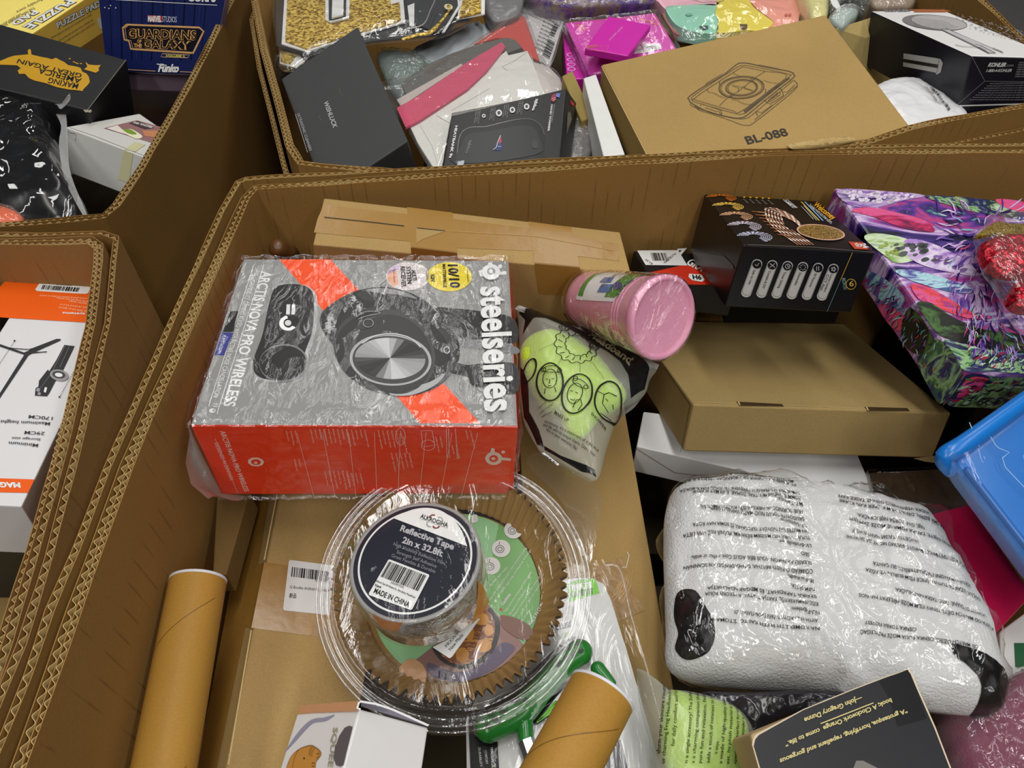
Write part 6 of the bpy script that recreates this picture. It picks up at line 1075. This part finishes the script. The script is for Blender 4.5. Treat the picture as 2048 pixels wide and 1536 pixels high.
poly(F, [w3(1462, 870), w3(1480, 855), w3(1505, 850), w3(1500, 905), w3(1478, 930), w3(1452, 915)], pm((150, 40, 60)), 3, 'shield_logo'); poly(F, [w3(1505, 850), w3(1540, 850), w3(1530, 890), w3(1500, 880)], pm((90, 120, 190)), 4, 'shield_logo'); strokes(F, [[w3(1462, 900), w3(1495, 890)], [w3(1470, 915), w3(1498, 905)]], .0006, Wt, 5)
poly(F, [w3(1000, 1228), w3(1012, 1290), w3(1016, 1340), w3(995, 1372), w3(930, 1362), w3(958, 1335), w3(965, 1290), w3(985, 1250)], pm((44, 60, 110)), 5, 'team_logo'); poly(F, [w3(1000, 1240), w3(1010, 1290), w3(985, 1310), w3(988, 1265)], pm((190, 60, 60)), 6, 'team_logo'); strokes(F, [[w3(1000, 1232), w3(972, 1300), w3(962, 1340), w3(932, 1362)], [w3(975, 1330), w3(1005, 1335)]], .0006, Wt, 7)
poly(F, [w3(612, 1465), w3(672, 1455), w3(665, 1500), w3(608, 1500)], pm((150, 160, 170), .2), 4, 'window_glint')
poly(B.right, [w3(1622, 905), w3(1655, 930), w3(1662, 962), w3(1632, 945)], pm((190, 36, 36)), 1, 'red_tab'); poly(B.right, [w3(1600, 1020), w3(1625, 1010), w3(1640, 1080), w3(1590, 1220)], pm((90, 90, 96), .2), 1, 'side_print')
# kraft box with the drawn organiser
B = box('organiser_box', 'kraft carton printed with a line drawing of a storage case and BL-088', 'box', [(1300, 325, .962), (1203, 129, .985), (1832, 268, .975), (1651, 29, 1.0)], .045, kraft((168, 134, 84)), bev=.002)
F = B.top; sl = cr(1340, 100, 5.689); dk2 = pm((84, 66, 36), .5); dk3 = pm((58, 46, 28), .5)
text(F, 'BL-088', sl(884, 1076), sl(1352, 972), sl(842, 992), tx((44, 40, 32)), .02)
SM = lambda pts, cl=False: ([sl(*p) for p in smooth_px(pts, cl, 5)], cl)
ST = lambda pts, cl=False: ([sl(*p) for p in pts], cl)
outr = [(220, 530), (380, 420), (600, 290), (760, 165), (830, 150), (920, 160), (1100, 200), (1250, 225), (1370, 250), (1412, 285), (1400, 320), (1250, 440), (1080, 575), (880, 740), (800, 775), (700, 770), (560, 740), (400, 690), (250, 610), (215, 565)]
strokes(F, [SM(outr, True)], .0014, dk2, 1, 'case_drawing')
strokes(F, [SM([(250, 540), (400, 430), (620, 290), (780, 190), (840, 180), (930, 188), (1340, 275), (1360, 300), (1240, 400), (900, 690), (820, 730), (740, 725), (300, 600), (255, 570)], True), SM([(285, 550), (420, 450), (640, 310), (790, 215), (850, 198), (1080, 245), (1330, 290), (1120, 470), (800, 705), (700, 690), (300, 575)], True), SM([(235, 600), (250, 640), (420, 700), (640, 760), (760, 785), (860, 780), (960, 720), (1400, 350)]),
    SM([(280, 640), (340, 690), (500, 740), (700, 810), (800, 850), (880, 860), (940, 840), (1200, 640), (1440, 430), (1405, 345)]), SM([(1440, 430), (1410, 440), (960, 800)]),
    ST([(600, 290), (590, 280), (560, 295), (410, 385), (405, 405)]), ST([(1000, 185), (1020, 172), (1230, 215), (1250, 235)]), ST([(350, 640), (352, 615), (560, 680), (580, 690), (590, 740), (560, 750)]), ST([(400, 660), (520, 700)]), ST([(400, 690), (540, 735)]), ST([(520, 705), (560, 700), (580, 745)]),
    ST([(1230, 435), (1260, 445), (1280, 480), (1290, 520), (1170, 600), (1120, 615), (1095, 590), (1065, 570)]), ST([(1120, 570), (1220, 490), (1250, 480), (1255, 510), (1160, 580), (1125, 590), (1120, 570)]), ST([(1140, 570), (1230, 505)]), ST([(970, 700), (1000, 755)]), ST([(1290, 480), (1330, 485), (1420, 400)]), ST([(980, 700), (1040, 718), (1150, 640), (1150, 620)]), ST([(290, 630), (330, 690)])], .0007, dk2, 2, 'case_drawing')
strokes(F, [ST([(850, 715), (1360, 320)]), ST([(860, 700), (1340, 330)]), ST([(1230, 395), (840, 700)])], .0016, dk2, 2, 'case_drawing')
EL = lambda cx, cy, rx, ry, rot=-.06: ([sl(cx + rx * math.cos(a) * math.cos(rot) - ry * math.sin(a) * math.sin(rot), cy + rx * math.cos(a) * math.sin(rot) + ry * math.sin(a) * math.cos(rot)) for a in [i * .157 for i in range(40)]], True)
strokes(F, [EL(812, 430, 255, 125), EL(815, 432, 180, 90)], .0013, dk2, 3, 'case_drawing'); strokes(F, [EL(812, 432, 235, 112), EL(818, 434, 162, 78), ST([(980, 310), (860, 410), (830, 425), (790, 470), (700, 520), (640, 560), (560, 640)]), ST([(980, 310), (1080, 250)]), ST([(1070, 240), (1080, 250)]), SM([(720, 255), (740, 280), (800, 305)]), SM([(425, 450), (440, 485), (500, 495), (560, 530), (640, 550)]), SM([(1060, 350), (1140, 375), (1240, 385)]), SM([(700, 570), (770, 580), (800, 600), (880, 625), (940, 620)]), SM([(700, 405), (800, 425), (940, 465)]), SM([(860, 410), (850, 440), (940, 468)]), SM([(720, 415), (780, 440), (770, 475)]), ST([(910, 350), (940, 310)]), ST([(930, 360), (975, 318)]), ST([(670, 540), (710, 495)]), ST([(690, 545), (730, 505)]), SM([(570, 350), (560, 390), (580, 410)]), SM([(1060, 440), (1090, 460), (1080, 495)])], .0006, dk2, 4, 'case_drawing')
strokes(B.top, [[(1203, 133), (1300, 322)]], .001, kraft((190, 160, 112)), 0, 'edge_wear')
box('white_slim_box', 'slim white box standing on edge beside the organiser carton', 'box', [(1207, 313, .978), (1167, 156, .98), (1250, 308, .978), (1192, 148, .98)], .09, pm((226, 226, 222), .4), vertical=True)
box('kraft_slim_box', 'slim kraft box standing on edge right of the black hand warmer box', 'box', [(1163, 242, .958), (1124, 152, .96), (1187, 233, .958), (1145, 141, .96)], .08, kraft((150, 126, 74)), vertical=True)
B = box('small_kraft_box', 'small kraft box with a white barcode label between organiser carton and shower head carton', 'box', [(1740, 166, .90), (1753, 31, .988), (1803, 166, .895), (1812, 50, .975)], .06, kraft((182, 156, 104)), lb=[(1640, 196, .90), (1670, 57, .995)])
k8 = cr(1600, 0, 4.571); F = B.left; poly(F, [k8(392, 330), k8(602, 266), k8(590, 462), k8(510, 486)], Wt, 1, 'barcode_label'); barcode(F, k8(416, 350), k8(556, 310), k8(440, 400), n=16, k=3); text(F, 'Made in China', k8(470, 440), k8(552, 415), k8(468, 430), K, .02, k=3)
# shower head carton
nb2 = pm((20, 22, 36), .35, .5, .1)
B = box('shower_head_carton', 'white topped navy carton printed with a shower head, at the right of the back bin', 'box', [(1943, 112, 1.02), (1742, 22, 1.0), (2120, 117, 1.035), (1887, 20, 1.02)], .07, [pm((222, 220, 218), .3, .5, .03), nb2], rb=None, bev=.0015)
F = B.top
strokes(F, [[k8(1000, 92), k8(1310, 92), k8(1375, 110), k8(1040, 110)]], .003, pm((170, 96, 50)), 1, 'orange_band')
poly(F, [k8(1000, 88), k8(1312, 88), k8(1378, 110), k8(1080, 110)], pm((176, 100, 54)), 1, 'orange_band'); text(F, 'KOHLER', k8(780, 112), k8(1010, 108), k8(770, 96), pm((120, 120, 124)), .05, k=2)
disc(F, k8(1225, 208), k8(1528, 238), k8(1240, 142), pm((120, 116, 116), .4), 2, 'shower_head_print'); disc(F, k8(1265, 210), k8(1520, 238), k8(1260, 150), pm((172, 168, 168), .4), 3, 'shower_head_print')
for j in range(7): strokes(F, [[k8(1030 + i * 11 + j * 3, 172 + j * 13 + (i * (1.2)) + 2 * math.sin(i)) for i in range(38 - abs(j - 3) * 3)]], .0004, pm((120, 116, 118)), 5, 'nozzle_rows')
poly(F, [k8(1270, 268), k8(1330, 262), k8(1600, 385), k8(1760, 470), k8(1800, 490), k8(1720, 490), k8(1560, 410)], pm((186, 184, 186), .35), 3, 'handle_print'); strokes(F, [[k8(1290, 275), k8(1560, 405), k8(1730, 495)], [k8(1330, 264), k8(1610, 385), k8(1860, 490)], [k8(1420, 415), k8(1480, 430), k8(1640, 440), k8(1700, 470)], [k8(1600, 410), k8(1660, 430), k8(1780, 490)], [k8(1760, 445), k8(1850, 482)]], .0008, pm((96, 94, 96)), 4, 'handle_print')
r_ = random.Random(2)
strokes(F, [[k8(1400 + 620 * a + 30 * b, 225 + 175 * a - 105 * b), k8(1414 + 620 * a + 30 * b, 230 + 175 * a - 105 * b)] for a, b in [(r_.random(), r_.random()) for _ in range(240)]], .0006, pm((150, 150, 154)), 2, 'water_drops')
F = B.left; poly(F, [k8(950, 486), k8(1250, 530), k8(1290, 540), k8(1300, 560), k8(1310, 575), k8(1290, 660), k8(1255, 682), k8(1240, 662), k8(945, 605)], pm((190, 190, 186)), 1, 'filter_print'); poly(F, [k8(945, 535), k8(1270, 590), k8(1265, 622), k8(945, 566)], pm((28, 28, 26)), 2, 'filter_print'); strokes(F, [[k8(1275, 545), k8(1255, 665)]], .0006, pm((120, 120, 120)), 3)
F = B.front; text(F, 'KOHLER', k8(1715, 606), k8(1878, 606), k8(1730, 572), Wt, .05, .2, k=2); text(F, '.com', k8(1882, 606), k8(1952, 606), k8(1884, 580), pm((160, 160, 164)), 0, .2, k=2); text(F, '1-800-4-KOHLER', k8(1700, 656), k8(1932, 654), k8(1708, 630), Wt, .02, .2, k=2)
strokes(F, [[k8(1572, 515), k8(1690, 740), k8(1430, 962)], [k8(1690, 740), k8(2060, 745)]], .0007, pm((110, 110, 116)), 1, 'fold_line')
for i in range(8): text(F, 'installation guide care and cleaning notes one year limited warranty', k8(2100, 752 + i * 22), k8(1735 - i * 26, 758 + i * 21), k8(2100, 764 + i * 22), pm((170, 170, 174)), k=2)
for i in range(7): text(F, 'CARE LIMITED', k8(2000 - i * 6, 576 + i * 21), k8(2080, 576 + i * 21), k8(2002 - i * 6, 564 + i * 21), pm((180, 180, 184)), k=2)
strokes(F, [[k8(1420, 966), k8(2100, 946)]], .0016, Wt, 2, 'white_edge')
S = soft('white_mailer_bag', 'shiny white mailing bag with a printed barcode below the shower head carton', 'bag', [(1755, 172), (1830, 163), (1862, 180), (1900, 205), (1935, 238), (1880, 262), (1780, 272), (1710, 240)], .955, .012, .03, pm((226, 226, 228), .25, .5, .03, bump=.3, bs=30), seed=13, amp=.004, freq=22)
barcode(S, k8(1175, 868), k8(1335, 1090), k8(1155, 880), n=30, k=4); text(S, 'Small vacuum seal bag 12 pcs', k8(1115, 880), k8(1240, 1050), k8(1128, 874), K, k=3); text(S, 'New MADE IN CHINA', k8(1092, 880), k8(1205, 1025), k8(1104, 874), K, k=3)
# gold glitter letters pack
t = thing('glitter_letter_pack', 'clear pack of big gold glitter party letters edged in white and black', 'party letters', at(730, 30, .965)); e2 = cr(540, 0, 5.12)
gg2 = glitter((130, 96, 28), (250, 216, 110), 300, .4, .3); wh = pm((226, 226, 224), .5); bk2 = pm((52, 54, 58), .45)
LY = [('black_backing', [(60, 0), (95, -60), (2100, -200), (2060, 200), (1900, 230), (1800, 350), (1050, 420), (400, 560), (60, 470)], .966, bk2), ('white_border', [(150, -60), (118, 450), (380, 528), (700, 420), (1385, 225), (1365, 0), (1360, -60)], .969, wh), ('glitter_letter', [(180, -60), (156, 415), (375, 495), (700, 392), (1340, 205), (1325, 20), (1235, 45), (1228, -60)], .9715, gg2), ('white_border', [(568, -60), (566, 200), (620, 228), (810, 180), (818, -10), (835, -60)], .974, wh), ('black_inset', [(600, -60), (602, 198), (775, 158), (780, -60)], .976, bk2), ('white_letter', [(640, -60), (632, 182), (750, 150), (755, -60)], .9785, wh), ('black_backing', [(1380, -60), (1420, 240), (1560, 270), (1700, 330), (1790, 310), (1940, 60), (1950, -80)], .971, bk2), ('white_border', [(1935, -60), (1950, 60), (1790, 320), (1760, 330), (1925, 60), (1915, -60)], .973, wh), ('white_border', [(1408, 60), (1478, 30), (1476, 270), (1432, 262)], .973, wh), ('white_border', [(1960, -60), (1915, 195), (2200, 140), (2200, -90)], .971, wh), ('glitter_letter', [(1985, -60), (1935, 180), (2160, 125), (2160, -90)], .9735, gg2)]
for nm, pts, z, m in LY: sheet_px(t, nm, [e2(*p) for p in pts], z, .0018, m, False)
FP = Face(t, at(800, 40, .976), (0, 0, 1)); disc(FP, e2(1828, 76), e2(1872, 80), e2(1826, 46), pm((226, 214, 170)), 3, 'tassel_bead'); disc(FP, e2(1830, 74), e2(1850, 76), e2(1829, 56), gg2, 5, 'tassel_bead')
sweep(t, 'gold_ribbon', [at(*e2(*p), .982) for p in [(1840, 100), (1750, 220), (1640, 330), (1500, 360), (1370, 400)]], [.0016, .002, .004, .0035, .003], gg2, 10, flat=.5)
sweep(t, 'silver_chain', [at(*e2(*p), .984) for p in [(1690, 0), (1640, 110), (1570, 250), (1400, 300)]], [.0009] * 4, pm((190, 190, 190), .3, metal=.6), 8)
Pillow(t, [e2(*p) for p in [(80, -80), (90, 560), (100, 700), (240, 740), (620, 600), (1000, 470), (1500, 420), (1800, 380), (2060, 210), (2140, -100), (1000, -260)]], .966, .018, .004, seed=5, amp=.003, freq=22, ridge=.8).build('clear_bag', film(haze=.025, bscale=24, bstr=.5))
sheet_px(t, 'glitter_letter', [e2(*p) for p in [(110, 500), (270, 560), (200, 650), (110, 620)]], .96, .0018, gg2, False); sheet_px(t, 'white_border', [e2(*p) for p in [(95, 490), (300, 560), (350, 620), (270, 690), (100, 650)]], .958, .0018, wh, False)
# felt sheets pack
t = thing('felt_sheet_pack', 'clear pack of pink, red, grey and white felt sheets beside the black gift box', 'felt pack', at(960, 170, .95))
pink = plush((206, 70, 104)); rd = plush((214, 60, 46)); gyf = plush((92, 90, 86)); wf = plush((220, 218, 212)); wf.node_tree.nodes['Principled BSDF'].inputs['Sheen Weight'].default_value = 0; gf = plush((168, 174, 180))
for nm, pts, z, m in (('grey_white_sheet', [(180, 480), (240, 420), (600, 250), (800, 190), (900, 270), (700, 400), (300, 590), (240, 600)], .928, gf), ('red_sheet', [(760, 400), (980, 260), (1190, 140), (1225, 160), (1350, 550), (1240, 500), (1170, 400), (1080, 345), (960, 345)], .943, rd), ('grey_sheet', [(100, 750), (300, 600), (560, 480), (800, 400), (1050, 340), (1130, 360), (1190, 430), (1060, 480), (900, 600), (700, 700), (250, 1060)], .9455, gyf), ('white_sheet', [(60, 900), (640, 575), (660, 590), (100, 960)], .948, plush((196, 182, 176))),
                      ('white_sheet', [(170, 1120), (1050, 460), (1070, 500), (1240, 460), (1290, 560), (1400, 860), (560, 1020), (540, 1110), (470, 1500), (390, 1510), (250, 1290)], .949, wf), ('pink_sheet', [(60, 975), (250, 870), (700, 560), (1010, 378), (1042, 420), (870, 640), (700, 800), (260, 1090), (140, 1150)], .953, pink), ('white_sheet', [(1260, 470), (1300, 560), (1430, 600), (1530, 700), (1570, 800), (1400, 870)], .944, plush((206, 196, 192)))):
    if m in (wf,): sheet_px(t, nm, [w3(*p) for p in pts], z, .004, m, False)
    else: sheet_px(t, nm, [w3(*p) for p in pts], z, .003, m, False)
FP = Face(t, at(960, 200, .949), (0, 0, 1)); strokes(FP, [[w3(1020, 600), w3(1110, 560), w3(1240, 470)], [w3(1010, 600), w3(1060, 640)], [w3(420, 1040), w3(545, 1115)], [w3(270, 1130), w3(380, 1320), w3(430, 1480)], [w3(560, 1000), w3(900, 800)]], .0006, pm((196, 194, 188)), 1, 'sheet_edge'); strokes(FP, [[w3(425, 1045), w3(540, 1110)]], .0014, Wt, 3, 'white_thread')
Pillow(t, [w3(*p) for p in [(-150, 800), (100, 760), (600, 500), (1080, 180), (1210, 120), (1260, 200), (1400, 560), (1530, 680), (1600, 850), (1500, 900), (560, 1060), (500, 1560), (380, 1560), (140, 1160)]], .946, .014, .003, seed=9, amp=.002, freq=20, ridge=.8).build('clear_bag', film(haze=.04, bscale=20, bstr=.45))
# teal tinted pouch and grey pouch
S = soft('teal_plastic_pouch', 'crumpled clear pouch with teal tint between glitter letters and felt sheets', 'pouch', [(755, 112), (800, 108), (842, 120), (880, 160), (860, 200), (800, 205), (770, 160)], .93, .012, .02, pm((130, 136, 134), .35, .5, .3), seed=4, amp=.003, freq=18, film_=film(tint=(240, 248, 246), haze=.06, bscale=16, bstr=.6))
soft('silver_mailer', 'pale grey mailing bag under the glitter letters', 'bag', [(800, 130), (860, 100), (930, 62), (985, 50), (1000, 80), (940, 120), (850, 165)], .925, .008, .03, plush((190, 198, 204)), seed=6, amp=.002, freq=12)
soft('grey_pouch', 'grey plastic pouch behind the barcode sheet in the back bin', 'pouch', [(965, -20), (1040, -30), (1045, 20), (1020, 40), (985, 44), (968, 20)], .95, .01, .04, pm((120, 120, 120), .3, .5, .2, bump=.4, bs=40), seed=2, amp=.003, freq=22)
# barcode sheet pack
t = thing('label_sheet', 'clear sleeve holding a grey printed barcode sheet beside the magenta cartons', 'label sheet', at(1070, 60, .935))
sheet_px(t, 'paper_sheet', [c5(-160, 0), c5(-40, -60), c5(455, 200), c5(300, 690), c5(130, 560), c5(100, 420), c5(-30, 130)], .935, .002, pm((196, 194, 192), .4), False)
FQ = Face(t, at(1080, 60, .935), (0, 0, 1)); strokes(FQ, [([c5(55, 50), c5(430, 195), c5(395, 290), c5(20, 120)], True)], .0006, K, 1)
for i in range(9):
    y = 110 + i * 44; text(FQ, 'lot 204 qty 6 size', c5(385 - i * 14, 240 + i * 36), c5(250 - i * 12, 175 + i * 38), c5(378 - i * 14, 258 + i * 36), pm((60, 60, 60)), .01, k=2)
barcode(FQ, c5(360, 440), c5(300, 610), c5(290, 400), n=16, seed=3, k=2); barcode(FQ, c5(400, 260), c5(350, 380), c5(350, 240), n=10, seed=4, k=2)
Pillow(t, [c5(-180, 0), c5(-40, -70), c5(200, 60), c5(465, 200), c5(430, 330), c5(300, 700), c5(120, 600), c5(-60, 200)], .936, .008, .002, seed=3, amp=.002, freq=30, ridge=.8).build('clear_sleeve', film(haze=.06, bscale=30, bstr=.5))
# magenta cartons
mg = pm((206, 34, 168), .35, .5, .05); gl_ = pm((214, 130, 60), .4)
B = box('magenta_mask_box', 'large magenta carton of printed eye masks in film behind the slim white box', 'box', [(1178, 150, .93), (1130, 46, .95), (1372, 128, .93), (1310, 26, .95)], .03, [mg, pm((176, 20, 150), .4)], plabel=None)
F = B.top; strokes(F, [[c5(480, 235), c5(740, 205), c5(860, 200), c5(1350, 165), c5(1600, 420)]], .0006, gl_, 1)
for x, y in ((585, 275), (625, 275), (605, 310), (650, 310)): text(F, 'EX', c5(x, y), c5(x + 26, y), c5(x, y - 20), gl_, .06, k=2)
text(F, 'EYEMASK', c5(1230, 215), c5(1380, 230), c5(1225, 200), gl_, .03, k=2); text(F, 'GOLD', c5(1330, 250), c5(1430, 262), c5(1325, 235), gl_, .03, k=2)
poly(F, [c5(1240, 462), c5(1425, 446), c5(1450, 500), c5(1280, 545)], Wt, 2, 'eye_picture'); poly(F, [c5(1180, 478), c5(1236, 472), c5(1275, 545), c5(1165, 558)], Wt, 2, 'eye_picture'); poly(F, [c5(725, 535), c5(810, 535), c5(840, 580), c5(745, 592)], Wt, 2, 'eye_picture')
strokes(F, [[c5(1290, 492), c5(1350, 480), c5(1420, 496)], [c5(1310, 505), c5(1360, 498), c5(1400, 508)], [c5(1185, 520), c5(1245, 508)]], .0007, pm((40, 30, 30)), 4); edisc(F, c5(1352, 500), 2, 1.5, pm((40, 30, 30)), 5, n=10); edisc(F, c5(795, 555), 4, 2.5, pm((90, 90, 90)), 4, n=12)
wrap(B, film(haze=.05, bscale=30, bstr=.5), .0012, .003, 4, seg=16)
B = box('magenta_mask_box', 'smaller magenta carton lying crosswise on the large magenta one', 'box', [(1170, 96, .965), (1218, 32, .965), (1256, 112, .962), (1302, 50, .962)], .010, mg, plabel=None)
F = B.top; strokes(F, [([c5(660, 500), c5(905, 465), c5(890, 535), c5(700, 515)], True), [c5(720, 470), c5(800, 530)], [c5(820, 470), c5(860, 530)]], .0004, gl_, 1); text(F, 'EXTRA', c5(690, 492), c5(790, 478), c5(690, 474), gl_, .02, k=2); text(F, 'mask pair', c5(920, 420), c5(1060, 280), c5(905, 405), pm((236, 160, 220)), k=2)
B = box('magenta_mask_box', 'magenta carton with white ovals standing left of the other magenta ones', 'box', [(1134, 158, .915), (1126, 68, .93), (1176, 158, .915), (1142, 60, .93)], .04, mg, plabel=None)
F = B.top
for y in (565, 615, 665, 712): edisc(F, c5(520 + (y - 565) * .05, y), 8.5, 4.2, pm((226, 150, 210)), 2, n=24); edisc(F, c5(520 + (y - 565) * .05, y), 6, 2.6, mg, 3, n=20)
# tablet case and others at the top edge
t = thing('pastel_tablet_case', 'pastel striped tablet case in mint, yellow and coral inside a clear bag', 'tablet case', at(1460, 40, .95))
q9 = cr(1100, 0, 2.16); zc2 = .955
def case_part(nm, pts, col, z=zc2, th=.016): return bevel(sheet_px(t, nm, [q9(*p) for p in pts], z, th, pm(col, .45, .4, .04)), .004, 3)
case_part('mint_panel', [(500, 38), (520, 28), (640, 20), (718, 20), (712, 60), (725, 92), (720, 140), (640, 142), (560, 118), (520, 80)], (150, 210, 184)); case_part('pink_panel', [(440, -40), (740, -60), (725, 20), (640, 22), (520, 30), (500, 40), (470, 10)], (236, 182, 196)); case_part('yellow_panel', [(718, 20), (725, -60), (840, -60), (870, 20), (930, 70), (965, 100), (940, 128), (830, 134), (720, 140), (728, 92), (714, 60)], (232, 214, 84)); case_part('coral_panel', [(840, -60), (1040, -60), (1080, 20), (1075, 80), (1060, 112), (945, 128), (966, 100), (930, 68), (872, 18)], (238, 160, 142))
FT = Face(t, at(1460, 40, zc2 + .0005), (0, 0, 1)); poly(FT, [q9(820, 106), q9(852, 106), q9(852, 128), q9(824, 130)], pm((96, 66, 20)), 2, 'port_hole'); poly(FT, [q9(645, 114), q9(682, 112), q9(684, 128), q9(650, 132)], pm((60, 90, 80)), 2, 'port_hole'); edisc(FT, q9(600, 64), 7, 3, pm((120, 180, 156)), 2, n=20)
for x in (1020, 1036): edisc(FT, q9(x, 66), 3, 2.6, pm((200, 96, 80)), 2, n=12)
strokes(FT, [[q9(600, -6), q9(660, 10), q9(740, 6), q9(770, -14)]], .0016, pm((190, 180, 170)), 2)
sweep(t, 'case_rim', [at(*q9(*p), .945) for p in [(440, -10), (480, 40), (520, 110), (570, 150), (700, 158), (860, 148), (1040, 132), (1085, 90), (1090, 20)]], [.0035] * 9, pm((196, 150, 120), .4), 10)
Pillow(t, [q9(*p) for p in [(400, -60), (450, 20), (520, 130), (570, 185), (760, 180), (1000, 150), (1110, 130), (1130, 40), (1090, -80), (700, -120)]], .945, .022, .004, seed=7, amp=.003, freq=20, ridge=.8).build('clear_bag', film(haze=.03, bscale=24, bstr=.5))
box('mustard_carton', 'mustard coloured carton edge under the pastel tablet case', 'box', [(1368, 92, .925), (1340, 40, .925), (1475, 88, .925), (1470, 40, .925)], .03, kraft((196, 164, 76)))
soft('purple_bag', 'shimmering purple and olive plastic bag above the magenta cartons', 'bag', [(1060, -40), (1300, -60), (1310, 0), (1290, 10), (1240, 14), (1150, 18), (1100, 12), (1060, 0)], .955, .012, .05, art([(30, 20, 60), (84, 44, 140), (120, 100, 60), (70, 30, 130), (150, 130, 160)], 24, 2, 31), seed=4, amp=.005, freq=24, film_=film(haze=.06, bscale=26, bstr=.7))
soft('yellow_bag', 'pale yellow padded bag right of the pastel tablet case', 'bag', [(1590, -60), (1640, -60), (1655, 10), (1650, 45), (1625, 52), (1610, 20)], .97, .012, .06, plush((226, 218, 140)), seed=4, amp=.003, freq=24, film_=film(haze=.06, bscale=26, bstr=.6))
S = soft('clear_pouch', 'frosted clear pouch leaning behind the small kraft box', 'pouch', [k8(*p) for p in [(265, 190), (350, 105), (420, 92), (510, 110), (520, 150), (480, 200), (400, 260), (330, 250)]], .985, .008, .03, pm((168, 186, 178), .3, .5, .1), seed=4, amp=.003, freq=34, film_=film(haze=.2, bscale=30, bstr=.5))
soft('dark_green_pouch', 'dark green pouch with a white tag behind the frosted clear pouch', 'pouch', [k8(*p) for p in [(235, -60), (600, -60), (620, 60), (560, 170), (500, 100), (400, 90), (280, 150), (250, 80)]], .96, .010, .06, pm((54, 58, 50), .3, .5, .2, bump=.4, bs=50), seed=14, amp=.006, freq=30, film_=film(haze=.06, bscale=26, bstr=.7))
sheet_px(S.t, 'white_tag', [k8(270, -20), k8(330, -20), k8(385, 90), k8(355, 98), k8(300, 50)], .99, .001, Wt, False)
soft('clear_bag', 'empty shiny clear bag standing before the rear board wall at the top edge', 'bag', [k8(*p) for p in [(640, -80), (1020, -80), (1022, 60), (900, 84), (700, 86), (640, 40)]], .945, .008, .04, pm((150, 128, 104), .3, .5, .3, bump=.4, bs=40), seed=15, amp=.003, freq=20, film_=film(haze=.15, bscale=20, bstr=.6))
soft('clear_bag', 'crumpled clear bag squeezed right of the black hand warmer box', 'bag', [(1150, 220), (1165, 215), (1172, 250), (1182, 300), (1165, 330), (1140, 325), (1145, 270)], .94, .006, .03, pm((90, 84, 80), .2, .6, .4, bump=.5, bs=60), seed=16, amp=.004, freq=40, film_=film(haze=.15, bscale=50, bstr=.8))
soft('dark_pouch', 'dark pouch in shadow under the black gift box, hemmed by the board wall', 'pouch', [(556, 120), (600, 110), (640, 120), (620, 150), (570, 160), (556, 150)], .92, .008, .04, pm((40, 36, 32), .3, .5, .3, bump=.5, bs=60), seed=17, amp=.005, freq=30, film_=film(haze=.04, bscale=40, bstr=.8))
